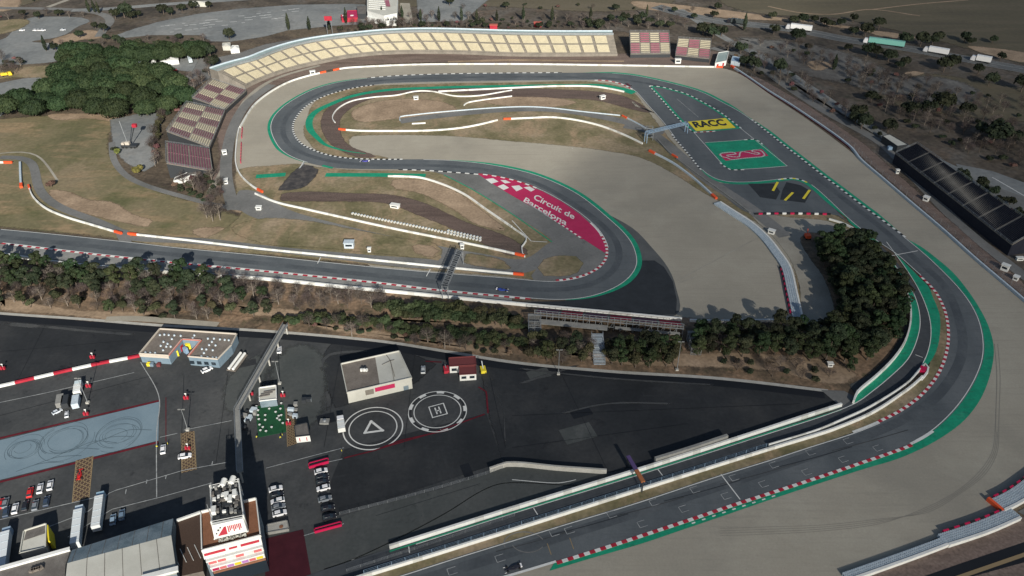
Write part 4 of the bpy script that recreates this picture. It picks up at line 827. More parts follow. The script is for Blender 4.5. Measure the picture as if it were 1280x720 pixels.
# big curved terrace
fr=[(306,108),(320,101),(345,91),(370,83.5),(395,77.8),(432,70.2),(470,66),(507,64.3),(570,64.6),(640,67.3),(700,67.6),(772,67)]
bk=[(272,89),(295,81.5),(320,74.8),(342,66),(370,57),(402,50.6),(445,45.3),(480,42),(532,40.2),(640,43),(700,43.7),(767,43.7)]
ZF,ZB=2.0,12.5
F=resamp(spline(PL(fr,ZF),3),2); K=resamp(spline(PL(bk,ZB),3),2)
def atc(c,u):
    f=u*(len(c)-1); i=min(int(f),len(c)-2); return c[i].lerp(c[i+1],f-i)
G0=P(520,60); gs=thing('grandstand','big curved terrace grandstand of beige seat blocks along the top straight','grandstand',G0)
b=B(G0); n=160
for i in range(n):
    u,v=i/n,(i+1)/n
    for s in range(13):
        a0,a1=s/13,(s+1)/13
        q=[atc(F,u).lerp(atc(K,u),a0),atc(F,v).lerp(atc(K,v),a0),atc(F,v).lerp(atc(K,v),a1),atc(F,u).lerp(atc(K,u),a1)]
        z0=ZF+(ZB-ZF)*s/13
        low=[Vector((p.x,p.y,z0)) for p in q]; b.quad(low); 
        rz=z0+(ZB-ZF)/13; b.quad([low[3],low[2],Vector((low[2].x,low[2].y,rz)),Vector((low[3].x,low[3].y,rz))])
    f0,f1=atc(F,u),atc(F,v); b.quad([(f0.x,f0.y,0),(f1.x,f1.y,0),(f1.x,f1.y,ZF),(f0.x,f0.y,ZF)])
for u in (0,1):
    f,k=atc(F,u),atc(K,u); b.quad([(f.x,f.y,0),(f.x,f.y,ZF),(k.x,k.y,ZB),(k.x,k.y,0)])
o=b.out('terrace',['stand_concrete'],gs); 
# promenade and roofline behind
K2=offs(K,9); K3=offs(K,1)
b=B(G0); 
for i in range(len(K)-1):
    b.quad([K[i],K[i+1],K2[i+1],K2[i]]); q0,q1=K2[i],K2[i+1]; b.quad([q0,q1,Vector((q1.x,q1.y,0)),Vector((q0.x,q0.y,0))],1)
for i in (0,-1): b.quad([K[i],K2[i],Vector((K2[i].x,K2[i].y,0)),Vector((K[i].x,K[i].y,0))],1)
b.out('promenade',['teal_roof','stand_concrete'],gs)
wallmesh([p-G0 for p in offs(resamp(K,6),8.6)],.4,.9,['pale_wrap'],'parapet',parent=gs,z0=ZB)
wallmesh([p-G0 for p in offs(resamp(K,6),.9)],.3,1.2,['steel'],'railing',parent=gs,z0=ZB)
# seat blocks with row relief
cols=27; edges=[]
rr=random.Random(4)
gaps=[.0,.012,.004]
def seatblock(parent,org,pt,u0,u1,v0,v1,rows,m,name='seat_block',lift=.32,gap=.55,off0=0.0,off1=0.0):
    """pt(u,v) -> world point on the rake; rows of seats as raised benches"""
    b=B(org); up=Vector((0,0,1))
    for r in range(rows):
        a=v0+(v1-v0)*r/rows; e=v0+(v1-v0)*(r+gap)/rows
        q=[pt(u0+off0*a,a),pt(u1+off0*a,a),pt(u1+off0*e,e),pt(u0+off0*e,e)]
        z=max(p.z for p in q)+lift
        top=[Vector((p.x,p.y,z)) for p in q]; b.hexa([Vector((p.x,p.y,z-.45)) for p in q],top)
    return b.out(name,[m],parent)
def ptm(u,v): return atc(F,u).lerp(atc(K,u),v)
u=.012; k=0
pat=[.031,.031,.016,.034,.033,.033,.017,.035,.033,.031,.034,.013,.035,.033,.036,.033,.033,.034,.033,.034,.033,.033,.033,.032,.034,.033,.033,.034]
tot=sum(pat)+len(pat)*.0085; sc_=.976/tot
for w_ in pat:
    u1=u+w_*sc_
    seatblock(gs,G0,ptm,u,u1,.07,.47,9,'beige_seat',gap=.86); seatblock(gs,G0,ptm,u,u1,.54,.94,9,'beige_seat',gap=.86)
    u=u1+.0085*sc_
def stand(q, zs, label, grid, mats, rows, pad=.02, face='grey_concrete', cgap=.03, hgap=.02, seatgap=.6, under='dark_steel', legs=True, group=None):
    """q: four pixel corners front-left, front-right, back-right, back-left; zs their heights; grid[row][col] material index"""
    W=[P(a[0],a[1],z) for a,z in zip(q,zs)]; org=P(q[0][0],q[0][1]); org=Vector((sum(p.x for p in W)/4,sum(p.y for p in W)/4,0))
    t=thing('grandstand',label,'grandstand',org,group=group)
    b=B(org); dn=Vector((0,0,-.35)); b.hexa([p+dn for p in W],W); b.out('deck',['stand_concrete'],t)
    b=B(org); f0,f1,f2,f3=W
    def fl(p): return Vector((p.x,p.y,0))
    b.quad([fl(f0),fl(f1),f1+dn,f0+dn]); b.quad([fl(f1),fl(f2),f2+dn,f1+dn]); b.quad([fl(f3),fl(f0),f0+dn,f3+dn]); b.quad([fl(f2),fl(f3),f3+dn,f2+dn])
    b.out('cladding',[under],t)
    b=B(org); up=Vector((0,0,1.1))
    for a,e in ((f0,f1),(f1,f2),(f2,f3),(f3,f0)):
        L=(e-a).length; k=max(2,int(L/4))
        for i in range(k+1): p=a.lerp(e,i/k); b.bar(p,p+up,.12)
        for z in (.55,1.1): b.bar(a+Vector((0,0,z)),e+Vector((0,0,z)),.1)
    b.out('railing',['steel'],t)
    R_=len(grid)
    for r,row in enumerate(grid):
        C_=len(row)
        for c_,mi in enumerate(row):
            if mi is None: continue
            u0=(c_)/C_+cgap/2; u1=(c_+1)/C_-cgap/2; v0=pad+(1-2*pad)*r/R_+hgap/2; v1=pad+(1-2*pad)*(r+1)/R_-hgap/2
            seatblock(t,org,lambda u,v:bil(W,u,v),u0,u1,v0,v1,rows,mats[mi],gap=seatgap)
    return t
MB_=['maroon_seat','beige_seat']
# three left stands: front edge is the right-hand (track) side
stand([(281.5,137),(308,113),(264,99),(240,122)],(3,3,9,9),'uppermost maroon and beige checkered grandstand nearest the big terrace',[[1,0,1,0],[0,1,0,1]],MB_,8,seatgap=.48)
stand([(262,184),(281.5,138),(233,128),(208,164)],(3,3,9,9),'middle maroon and beige striped checkered grandstand of the left row',[[1,0,1,0,1,0],[0,1,0,1,0,1]],MB_,9,seatgap=.48)
stand([(266,214),(262,186),(207,178),(208,204)],(3,3,9,9),'lowest all maroon grandstand of the left row, below the checkered ones',[[0,0],[0,0]],MB_,8)
MB2=['pink_seat','beige_seat']
stand([(788,67.5),(838,67),(836,39.5),(787,39.5)],(3,3,10,10),'small pink and beige checkered grandstand next to the end of the big terrace',[[0,1,0,1],[1,0,1,0]],MB2,5)
stand([(844,69),(887,73.5),(889,50),(848,47.5)],(3,3,10,10),'second small checkered grandstand, nearest the highway',[[0,1,0],[1,0,1]],MB2,5)
# dark stand right
t=stand([(1265,306),(1119,191.5),(1146,179.5),(1300,286)],(6,6,13,13),'long dark navy seated grandstand on the right with grey aisles',[[0]*8,[0]*8],['navy_seat'],9,cgap=.012,hgap=.0,pad=.01,seatgap=.7,under='navy_seat')
# stand beside the back straight seen from behind (scaffold)
o0=P(760,432); t=thing('grandstand','scaffold grandstand seen from behind between the trees below the hairpin','grandstand',o0)
A_=P(672,386); Z_=P(852,403); dx=(Z_-A_); L=dx.length; dx.normalize(); ny=Vector((dx.y,-dx.x,0)) # towards camera
if ny.y>0: ny=-ny
def G(a,d,z): return A_+dx*(a*L)+ny*d+Vector((0,0,z))-o0
b=B()
for r in range(9):
    d0,d1=1.5+r*.95,1.5+(r+1)*.95; z=1.2+r*.5
    b.hexa([G(0,d0,z-.2),G(1,d0,z-.2),G(1,d1,z-.2),G(0,d1,z-.2)],[G(0,d0,z),G(1,d0,z),G(1,d1,z),G(0,d1,z)])
b.out('tiers',['stand_concrete'],t)
for i in range(6):
    b=B(); a0,a1=i/6+.012,(i+1)/6-.012
    for r in range(8):
        d0=1.7+r*.95; z=1.2+r*.5; b.hexa([G(a0,d0,z),G(a1,d0,z),G(a1,d0+.5,z),G(a0,d0+.5,z)],[G(a0,d0,z+.42),G(a1,d0,z+.42),G(a1,d0+.5,z+.42),G(a0,d0+.5,z+.42)])
    b.out('seat_block',['red_paint' if i%2 else 'maroon_seat'],t)
b=B()
for i in range(25):
    a=i/24
    for d,z in ((1.5,1),(5,3),(10.4,7.0)): b.bar(G(a,d,-1.5),G(a,d,z),.16)
    b.bar(G(a,10.4,-1.5),G(a,5,2.8),.1)
    if i%2==0 and i<24: b.bar(G(a,10.4,0),G(a+1/24,10.4,5),.1)
for z in (2,4.5,6,7.0): b.bar(G(0,10.4,z),G(1,10.4,z),.16)
b.bar(G(0,11.6,5.6),G(1,11.6,5.6),.16)
for i in range(49): b.bar(G(i/48,10.4,6),G(i/48,11.6,5.6),.08)
b.out('scaffold',['steel'],t)
b=B(); b.hexa([G(0,10.5,2.6),G(.5,10.5,2.6),G(.5,13.5,2.4),G(0,13.5,2.4)],[G(0,10.5,2.8),G(.5,10.5,2.8),G(.5,13.5,2.6),G(0,13.5,2.6)]); b.hexa([G(.55,10.5,2.6),G(.98,10.5,2.6),G(.98,12,2.4),G(.55,12,2.4)],[G(.55,10.5,2.8),G(.98,10.5,2.8),G(.98,12,2.6),G(.55,12,2.6)]); b.out('walkway',['grey_concrete'],t)
# stair tower of the stand
p=P(749,452); t2=thing('stair_tower','pale steel stair flight climbing from the paddock edge to the scaffold stand','stairs',p)
b=B()
for s in (-2.2,2.2):
    b.bar((s,-2,.2),(s,12,4.6),.25); b.bar((s,-2,1.3),(s,12,5.7),.1)
b.out('stringer',['steel'],t2); b=B()
for i in range(22): b.box((0,-2+i*.64,.3+i*.2),(4.2,.34,.08))
for i in range(5):
    y=i*3; b.bar((-2.2,y,0),(-2.2,y,y*.31+1),.16); b.bar((2.2,y,0),(2.2,y,y*.31+1),.16); b.bar((-2.2,y,.4+y*.31),(2.2,y,.4+y*.31),.16)
b.out('treads',['pale_wrap'],t2)
for px,py,lab,w_ in ((668,414,'grey steel stair structure at the left end of the scaffold stand',5),(867,436,'pale steel stair structure at the right end of the scaffold stand',4)):
    p=P(px,py); t3=thing('stair_tower',lab,'stairs',p); b=B()
    for x in (-w_/2,0,w_/2):
        for y in (-4,0,5): b.bar((x,y,0),(x,y,5),.14)
    for z in (1.5,3.2,5):
        for y in (-4,0,5): b.bar((-w_/2,y,z),(w_/2,y,z),.12)
        for x in (-w_/2,w_/2): b.bar((x,-4,z),(x,5,z),.12)
    b.out('frame',['steel'],t3); b=B()
    for i in range(16): b.box((0,-4+i*.56,.3+i*.28),(w_-.4,.4,.07))
    b.box((0,4.4,4.9),(w_,1.6,.1)); b.out('steps',['grey_concrete'],t3)
# gantries --------------------------------------------------------------
def gantry(p0,p1,h,w,label,m='blue_steel',depth=1.2,legs=True,name='gantry',panel=None):
    a=P(p0[0],p0[1],h); e=P(p1[0],p1[1],h); o=Vector((a.x,a.y,0)); t=thing(name,label,'gantry',o); a=a-o;e=e-o
    d=(e-a); L=d.length; d.normalize(); x=Vector((-d.y,d.x,0))*w/2; up=Vector((0,0,depth))
    b=B(); n=max(4,int(L/2))
    for s in (x,-x):
        for z in (Vector(),up): b.bar(a+s+z,e+s+z,.16)
        for i in range(n):
            p=a.lerp(e,i/n); q=a.lerp(e,(i+1)/n); b.bar(p+s,q+s+up,.1); b.bar(p+s,p+s+up,.1)
    for i in range(n+1):
        p=a.lerp(e,i/n); b.bar(p+x,p-x,.1); b.bar(p+x+up,p-x+up,.1)
        if i<n: b.bar(p+x+up,a.lerp(e,(i+1)/n)-x+up,.1)
    b.out('truss',[m],t)
    if panel:
        b=B(); b.hexa([a+x*.8+up*.3,e+x*.8+up*.3,e-x*.8+up*.3,a-x*.8+up*.3],[a+x*.8+up*.36,e+x*.8+up*.36,e-x*.8+up*.36,a-x*.8+up*.36]); b.out('floor',[panel],t)
    if legs:
        for q in (a,e):
            b=B()
            for s in (x,-x): b.bar(q+s,Vector((q.x+s.x,q.y+s.y,0)),.3)
            b.bar(q+x-Vector((0,0,h*.5)),q-x-Vector((0,0,h*.1)),.12); b.bar(q-x-Vector((0,0,h*.5)),q+x-Vector((0,0,h*.1)),.12); b.out('leg',[m],t)
    return t
gantry((575,314),(556,358),7,2.6,'blue grey lattice gantry over the back straight below the hairpin',panel='dark_steel',m='steel')
t=gantry((808,166.5),(859,154.5),6,2.4,'pale blue lattice gantry from the tower to the yellow painted panel',depth=.8)
p=P(811,174); t=thing('gantry_tower','steel stair tower at the left foot of the pit gantry','tower',p); b=B()
for x in (-2,2):
    for y in (-2,2): b.bar((x,y,0),(x,y,7.5),.25)
for z in (2,4,6,7.5):
    for y in (-2,2): b.bar((-2,y,z),(2,y,z),.18)
    for x in (-2,2): b.bar((x,-2,z),(x,2,z),.18)
b.out('frame',['steel'],t); b=B(); b.box((0,0,3),(3.6,3.6,.15)); b.box((0,0,5.8),(3.8,3.8,.15)); b.out('platform',['dark_steel'],t)
a=P(785,570,5); e=P(804,602.5,5); o=Vector((e.x,e.y,0)); t=thing('light_gantry','slim purple and orange beam gantry across the pit lane wall','gantry',o)
b=B(); m_=a.lerp(e,.55); b.bar(a-o,m_-o,1.3,h=.5); b.out('beam',['purple_beam' if 'purple_beam' in M else mm('purple_beam',[(.09,.06,.16)],1)],t)
b=B(); b.bar(m_-o,e-o,1.35,h=.55); b.out('beam_tip',[mm('rust_beam',[(.36,.13,.05)],1)],t); b=B(); b.bar((0,0,0),(0,0,5),.35); q=a-o; b.bar((q.x,q.y,0),(q.x,q.y,5),.35); b.out('leg',['dark_steel'],t)
# long footbridge of the paddock
path=[(357,406),(298,517)]
a=P(357,405.5,5); e=P(296.5,512,5); f=P(300,590,5)
t=thing('footbridge','long raised concrete walkway running diagonally over the paddock','footbridge',(e.x,e.y,0)); o=Vector((e.x,e.y,0))
for nm,(p,q) in (('deck',(a,e)),('deck',(e,f))):
    b=B(); d=(q-p).normalized(); x=Vector((-d.y,d.x,0)); s=p-o; g_=q-o; b.bar(s-Vector((0,0,.25)),g_-Vector((0,0,.25)),2.0,h=.4); b.out('deck',['concrete' if 0 else 'grey_concrete'],t)
    b=B(); 
    for sgn in (-.95,.95): b.bar(s+x*sgn+Vector((0,0,1)),g_+x*sgn+Vector((0,0,1)),.12); b.bar(s+x*sgn+Vector((0,0,.5)),g_+x*sgn+Vector((0,0,.5)),.08)
    b.out('railing',['steel'],t)
    L=(g_-s).length; k=int(L/9)
    for i in range(k+1):
        w_=s.lerp(g_,i/k if k else 0); b=B(); b.bar(Vector((w_.x,w_.y,0)),w_-Vector((0,0,.4)),.5); b.out('column',['concrete'],t)
# ================================================================ BUILDINGS
def roofbox(name,label,cat,roof,z,wall,roofm,par=.4,parm=None,zr=None,band=None):
    """flat-roofed building from surveyed roof corners; returns (thing, origin, world roof points)"""
    zs=zr or [z]*len(roof)
    W=[P(a,b_,h) for (a,b_),h in zip(roof,zs)]
    if sum(W[i].x*W[(i+1)%len(W)].y-W[(i+1)%len(W)].x*W[i].y for i in range(len(W)))<0: W.reverse()
    o=Vector((sum(p.x for p in W)/len(W),sum(p.y for p in W)/len(W),0)); t=thing(name,label,cat,o); Q=[p-o for p in W]; n=len(Q)
    b=B()
    for i in range(n):
        a,e=Q[i],Q[(i+1)%n]; b.quad([Vector((a.x,a.y,0)),Vector((e.x,e.y,0)),e,a])
    b.out('wall',[wall],t)
    b=B(); b.quad([p-Vector((0,0,.05)) for p in Q]); b.out('roof',[roofm],t)
    if par:
        b=B()
        for i in range(n): 
            a,e=Q[i],Q[(i+1)%n]; d=(e-a).normalized()*.15; b.bar(a-d+Vector((0,0,par/2)),e+d+Vector((0,0,par/2)),.3,h=par+.1)
        b.out('parapet',[parm or wall],t)
    return t,o,Q
def wallwin(t,a,e,z0,z1,n,m='glass',w=.6,name='window',proud=.04):
    d=(e-a); L=d.length; d.normalize(); nx=Vector((d.y,-d.x,0))*proud
    for i in range(n):
        c=a+d*L*(i+.5)/n; hw=d*L/n*w/2; b=B()
        q=[c-hw,c+hw]; b.hexa([Vector((q[0].x,q[0].y,z0)),Vector((q[1].x,q[1].y,z0)),Vector((q[1].x,q[1].y,z0))+nx,Vector((q[0].x,q[0].y,z0))+nx],[Vector((q[0].x,q[0].y,z1)),Vector((q[1].x,q[1].y,z1)),Vector((q[1].x,q[1].y,z1))+nx,Vector((q[0].x,q[0].y,z1))+nx]); b.out(name,[m],t)
def front(Q):
    """the two points of the edge nearest the camera, left then right"""
    n=len(Q); k=min(range(n),key=lambda i:Q[i].y+Q[(i+1)%n].y); a,e=Q[k],Q[(k+1)%n]
    return (a,e) if a.x<e.x else (e,a)
# blue walled building with red framed notch: two wings + rear
mm('salmon_frame',[(.5,.12,.09)],1)
Z_=4.2
t,o,Q=roofbox('blue_building','flat roofed blue walled building with many round roof vents and a red framed court','building',[(174.5,442.5),(200,411.5),(296,418),(289,432),(272,449.5),(235.5,446),(251.5,426),(228,424.5),(211,445)],Z_,'blue_wall','roof_brown',.5,'cream_wall')
b=B(); c=PL([(211,445),(228,424.5),(251.5,426),(235.5,446)],Z_)
for a,e in zip(c,c[1:]): b.bar(a-o+Vector((0,0,.35)),e-o+Vector((0,0,.35)),.7,h=.3)
b.out('red_frame',['salmon_frame'],t)
b=B(); c=PL([(174.5,442.5),(211,445)],Z_); b.bar(c[0]-o+Vector((0,-.2,-.5)),c[1]-o+Vector((0,-.2,-.5)),.3,h=1.1); b.out('fascia',['cream_wall'],t)
vents=[(200,419),(205.5,418.5),(211,419),(218,419.5),(226,420),(215,424),(204.5,427.5),(209.5,430),(201,432.5),(208,433.5),(213.5,433.5),(204,438),(182,441),(188,441.5),(194,441.5),(243,419.5),(241,423),(260,423.5),(267.5,423.5),(275,424.5),(281,425),(286,425.5),(265,427.5),(261.5,431.5),(269.5,432),(252.5,436.5),(258,437),(266,438),(255,441.5),(252,446),(259.5,447),(266,447.5),(270.5,447.5)]
v0=None
for x,y in vents:
    p=P(x,y,Z_)-o
    if v0 is None: b=B(); b.tube((0,0,-.05),(0,0,.45),.42,.36,8); v0=b.out('roof_vent',['pale_wrap'],t); v0.location=p
    else: q=v0.copy(); COL.objects.link(q); q.parent=t; q.location=p
a,e=P(237,457.5)-o,P(273,459.5)-o; wallwin(t,Vector((a.x,a.y-.1,0)),Vector((e.x,e.y-.1,0)),1.2,2.6,4)
b=B(); 
for k,(x,y) in enumerate(((231,432),(236,436),(240,431),(227,438),(222,444),(233,441))): p=P(x,y)-o; b.box((p.x,p.y,1.3),(1.8,1.2,2.6),k*.5,k%3)
b.out('court_equipment',['red_trim','yellow_paint','blue_steel'],t)
for x,y,m_,lab in ((186.5,457,'yellow_paint','small yellow bin beside the blue building'),(190.5,457.3,'blue_wall','small blue bin beside the yellow bin'),(199,457.8,'maroon_roof','brown low crate beside the bins of the blue building')):
    b=B(); b.box((0,0,.6),(1.3,1.1,1.2)); b.box((0,0,1.25),(1.4,1.2,.12)); b.box((0,.5,1.35),(1.2,.1,.1)); tag(b.out('bin',[m_]),lab,'bin').location=P(x,y)
# cream building w/ brown roof half
t,o,Q=roofbox('medical_building','flat building with brown and white roof and magenta sign beside the helipads','building',[(434,491.5),(426.3,455.5),(499,439.5),(514.5,473)],5,'roof_cream','roof_brown',.5,'roof_cream')
b=B(); c=PL([(475,483),(469,446.5),(499,440),(514,472.5)],5.02); b.quad([p-o+Vector((0,0,.04)) for p in c]); b.out('roof_panel',['roof_cream'],t)
b=B()
for c in (PL([(477.5,456),(488,451),(493,450)],5.1),PL([(488,451),(493,478)],5.1),PL([(483,444),(488,451),(493.5,471)],5.1)):
    for a,e in zip(c,c[1:]): b.bar(a-o+Vector((0,0,.1)),e-o+Vector((0,0,.1)),.15,h=.2)
b.out('roof_seam',['roof_grey'],t)
b=B()
for k in range(5): p=P(452+k*1.6,464-(k%2)*2,5)-o; b.box((p.x,p.y,5.6),(.8,.7,1.1),.3*k,k%2)
b.out('roof_unit',['white_wall','dark_steel'],t)
a,e=front(Q); d=(e-a).normalized(); L=(e-a).length; nn=Vector((d.y,-d.x,0))*.12
b=B(); s=a+d*L*.42; f=a+d*L*.73; b.hexa([Vector((s.x,s.y,2.6))+nn,Vector((f.x,f.y,2.6))+nn,Vector((f.x,f.y,2.6)),Vector((s.x,s.y,2.6))],[Vector((s.x,s.y,4.5))+nn,Vector((f.x,f.y,4.5))+nn,Vector((f.x,f.y,4.5)),Vector((s.x,s.y,4.5))]); b.out('sign',['magenta_paint'],t)
s=a+d*L*.27; f=a+d*L*.40; b=B(); b.hexa([Vector((s.x,s.y,2))+nn,Vector((f.x,f.y,2))+nn,Vector((f.x,f.y,2)),Vector((s.x,s.y,2))],[Vector((s.x,s.y,4.3))+nn,Vector((f.x,f.y,4.3))+nn,Vector((f.x,f.y,4.3)),Vector((s.x,s.y,4.3))]); b.out('sign_panel',['stand_concrete'],t)
wallwin(t,a+d*L*.8,e,.1,2.1,1,'roof_blue_grey',.4,'door')
# small maroon roofed hut pair
t,o,Q=roofbox('cabin','small white cabin with a dark red roof at the top edge of the paddock','cabin',[(562,458),(561,447.5),(594,445.5),(595,456)],3.4,'white_wall','maroon_roof',.2,'maroon_roof')
a,e=front(Q); wallwin(t,a,e,1,2.3,3)
t,o,Q=roofbox('cabin','lower white annex with dark red roof in front of the dark red roofed cabin','cabin',[(574.5,468.5),(573.8,458.5),(594.5,457.2),(595.2,467.2)],3.1,'white_wall','maroon_roof',.15,'maroon_roof')
a,e=front(Q); wallwin(t,a,e,1,2.2,2)
# garage block lower left: white roof and grey slope
W=[P(84,704,9),P(214,669,9),P(221,718,9),P(80,742,9)]; bk2=[P(90,687.5,7.5),P(216.5,648,7.5)]
o=Vector(((W[0].x+W[1].x)/2,(W[0].y+W[1].y)/2,0)); t=thing('garage_building','large cream roofed garage block with blue grey rear slope at the bottom left','building',o)
b=B(); b.quad([p-o for p in W]); b.out('roof',['roof_cream'],t)
b=B(); b.quad([W[0]-o,W[1]-o,bk2[1]-o,bk2[0]-o]); b.out('rear_roof',['roof_blue_grey'],t)
b=B(); ring_=[bk2[0],bk2[1],W[1],W[2],W[3],W[0]]
for i in range(6):
    a,e=ring_[i]-o,ring_[(i+1)%6]-o; b.quad([Vector((a.x,a.y,0)),Vector((e.x,e.y,0)),e,a])
b.out('wall',['roof_blue_grey'],t)
for k in range(1,6):
    b=B(); u=k/6+.02; b.bar(W[0].lerp(W[1],u)-o+Vector((0,0,.04)),W[3].lerp(W[2],u)-o+Vector((0,0,.04)),.12,h=.1); b.out('roof_seam',['roof_grey'],t)
b=B(); 
for k in range(7): u=(k+.3)/7; a,e=W[0].lerp(W[1],u)-o,bk2[0].lerp(bk2[1],u)-o; b.bar(a+Vector((0,0,.05)),e+Vector((0,0,.05)),.12,h=.1)
b.out('rib',['roof_grey'],t)
b=B(); b.bar(W[2]-o+Vector((-9,-1.5,.4)),W[2]-o+Vector((0,1.5,.4)),1.6,h=.8); b.out('roof_edge',['white_wall'],t)
# pit roof left bottom with white edge
t,o,Q=roofbox('pit_building','grey roofed pit building with a white roof edge in the bottom left corner','building',[(-60,728),(88,686.5),(82,705),(78,760),(-60,790)],6,'grey_concrete','roof_grey',0)
b=B(); c=PL([(-60,728.5),(88,687)],6); b.bar(c[0]-o+Vector((0,0,.3)),c[1]-o+Vector((0,0,.3)),1.1,h=.8); b.out('roof_edge',['white_wall'],t)
b=B()
for k in range(5): p=P(40+k*3,715-k,6)-o; b.box((p.x,p.y,6.5),(1,1,.8),k)
b.out('roof_unit',['roof_brown'],t)
# connecting low terrace between garage and tower
t,o,Q=roofbox('link_roof','dark brown low roof with white railing between garage block and tower','building',[(218,722),(221,652),(252,641),(254,714)],4,'roof_brown','brick_pad',0)
b=B(); c=PL([(221,652),(252,641)],4); b.bar(c[0]-o+Vector((0,0,.4)),c[1]-o+Vector((0,0,.4)),.6,h=.8); b.out('parapet',['white_wall'],t)
b=B()
for x,y in ((216,690),(225,686),(234,684),(243,681)): b.bar(P(x,y,4)-o,P(x+8,y+17,4)-o+Vector((0,0,.2)),.16)
b.out('beam',['white_wall'],t)
# control tower ---------------------------------------------------------
ZT=13.0
t,o,Q=roofbox('control_tower','tall race control tower with brown roof terrace and white rooftop sign structure','tower',[(253,690),(251.5,641.5),(320.5,624.5),(326,671)],ZT,'roof_blue_grey','terrace_deck',.9,'white_wall')
a,e=front(Q); d=(e-a).normalized(); nn=Vector((d.y,-d.x,0))
def bandbox(z0,z1,out0,out1,m,u0=0,u1=1,name='fascia'):
    s=a.lerp(e,u0); f=a.lerp(e,u1); b=B()
    b.hexa([Vector((s.x,s.y,z0))+nn*out0,Vector((f.x,f.y,z0))+nn*out0,Vector((f.x,f.y,z0)),Vector((s.x,s.y,z0))],[Vector((s.x,s.y,z1))+nn*out1,Vector((f.x,f.y,z1))+nn*out1,Vector((f.x,f.y,z1)),Vector((s.x,s.y,z1))]); return b.out(name,[m],t)
bandbox(10.9,13.4,1.0,.35,'white_wall'); bandbox(12.1,12.7,.95,.75,'red_trim',.02,.38); bandbox(12.1,12.7,.95,.75,'red_trim',.64,.96); bandbox(12.2,12.6,.95,.75,'red_trim',.44,.58)
bandbox(10.6,10.9,2.1,1.9,'white_wall',.03,1,'ledge'); bandbox(8.9,10.6,1.7,1.9,'white_wall',.05,1)
mm('orange_print',[(.8,.35,.1)],1); mm('violet_print',[(.45,.2,.5)],1); mm('salmon_print',[(.62,.16,.16)],1)
for k,m_ in enumerate(('salmon_print','salmon_print','white_wall','salmon_print','white_wall','salmon_print')): bandbox(9.2,10.4,1.85,2.0,m_,.06+k*.155,.06+k*.155+.135,'printed_panel')
bandbox(8.6,8.9,3.0,2.8,'white_wall',.07,1,'ledge'); bandbox(6.9,8.6,2.6,2.8,'white_wall',.08,1)
for k,m_ in enumerate(('magenta_paint','salmon_print','violet_print','yellow_paint','violet_print','salmon_print','yellow_paint')): bandbox(7.2,8.4,2.75,2.9,m_,.10+k*.126,.10+k*.126+.11,'printed_panel')
bandbox(6.3,6.9,3.0,2.9,'terrace_deck',.1,1); bandbox(.2,6.3,2.2,2.3,'glass',.08,1,'window')
ZU=21.0
top_=PL([(268.5,681),(266.5,622),(294,606),(306,671)],1)  # placeholder plan
# upper deck: open lattice box standing on the terrace
def tp(x,y,z): return P(x,y,z)-o
U=[tp(265,655,19),tp(305,647,19),tp(298.5,602,19),tp(263.5,610,19)]
b=B(); cz=19; b.quad([p for p in U]); b.out('tower_roof',['dark_steel'],t)
b=B()
for i in range(4):
    p,q=U[i],U[(i+1)%4]; b.bar(p,q,.45); b.bar(p+Vector((0,0,1.1)),q+Vector((0,0,1.1)),.12)
    lo=Vector((p.x,p.y,ZT)); b.bar(lo,p+Vector((0,0,1.2)),.4)
b.out('tower_frame',['white_wall'],t)
b=B(); c_=[Vector((p.x,p.y,ZT)) for p in U]
for i in range(4):
    p,q=U[i],U[(i+1)%4]; b.quad([c_[i]+(c_[(i+1)%4]-c_[i])*.02,c_[(i+1)%4],q-Vector((0,0,.5)),p-Vector((0,0,.5))])
b.out('tower_wall',['blue_wall' if 0 else 'roof_blue_grey'],t)
# rooftop sign board facing the camera, leaning
S=[tp(268,674,15.0),tp(309,664.5,15.0),tp(304,648,19.3),tp(264.5,657,19.3)]
b=B(); back=Vector((0,.5,-.1)); b.hexa([S[0]+back,S[1]+back,S[2]+back,S[3]+back],S); b.out('sign_board',['white_wall'],t)
def sg(u,v): return bil(S,u,v)+Vector((0,-.06,.05))
b=B(); b.quad([sg(.13,.15),sg(.42,.15),sg(.42,.72),sg(.36,.72)]); b.out('sign_triangle',['red_paint'],t)
b=B()
for k in range(8): u=.46+k*.055; b.quad([sg(u,.25+.1*(k%3)),sg(u+.035,.25+.1*(k%3)),sg(u+.035,.72),sg(u,.72)])
b.out('sign_print',['red_paint'],t)
b=B(); b.quad([sg(.14,.5),sg(.2,.5),sg(.2,.62),sg(.14,.62)]); b.quad([sg(.22,.66),sg(.27,.66),sg(.27,.76),sg(.22,.76)]); b.quad([sg(.08,.3),sg(.12,.3),sg(.12,.4),sg(.08,.4)]); b.out('sign_dot',['dark_steel'],t)
b=B(); b.bar(S[0],tp(271,674,13.2),.35); b.bar(S[1],tp(308,664,13.2),.35); b.out('sign_leg',['white_wall'],t)
rr=random.Random(2); b=B()
for k in range(60):
    u,v=rr.uniform(.06,.94),rr.uniform(.04,.96); p=bil([U[0],U[1],U[2],U[3]],u,v); s=rr.uniform(.4,1.5); b.box((p.x,p.y,19.1+s*.35),(s,rr.uniform(.3,1.2),s*.7),.25+rr.choice([0,1.57]),rr.choice([0,1,1,2,3,1]))
b.out('roof_equipment',['white_wall','dark_steel','roof_grey','grey_concrete'],t)
for x,y in ((280,606),(291,603)):
    b=B(); p=tp(x,y,19); b.tube(p+Vector((0,-1.2,.9)),p+Vector((0,1.2,.9)),.85,.85,10); b.out('roof_tank',['white_wall'],t)
b=B()
for x,y in ((268,640),(284,622),(294,619),(288,626)): p=tp(x,y,19); b.box((p.x,p.y,19.7),(1.2,2.4,1.3),.25)
b.out('roof_cabinet',['white_wall'],t)
b=B()
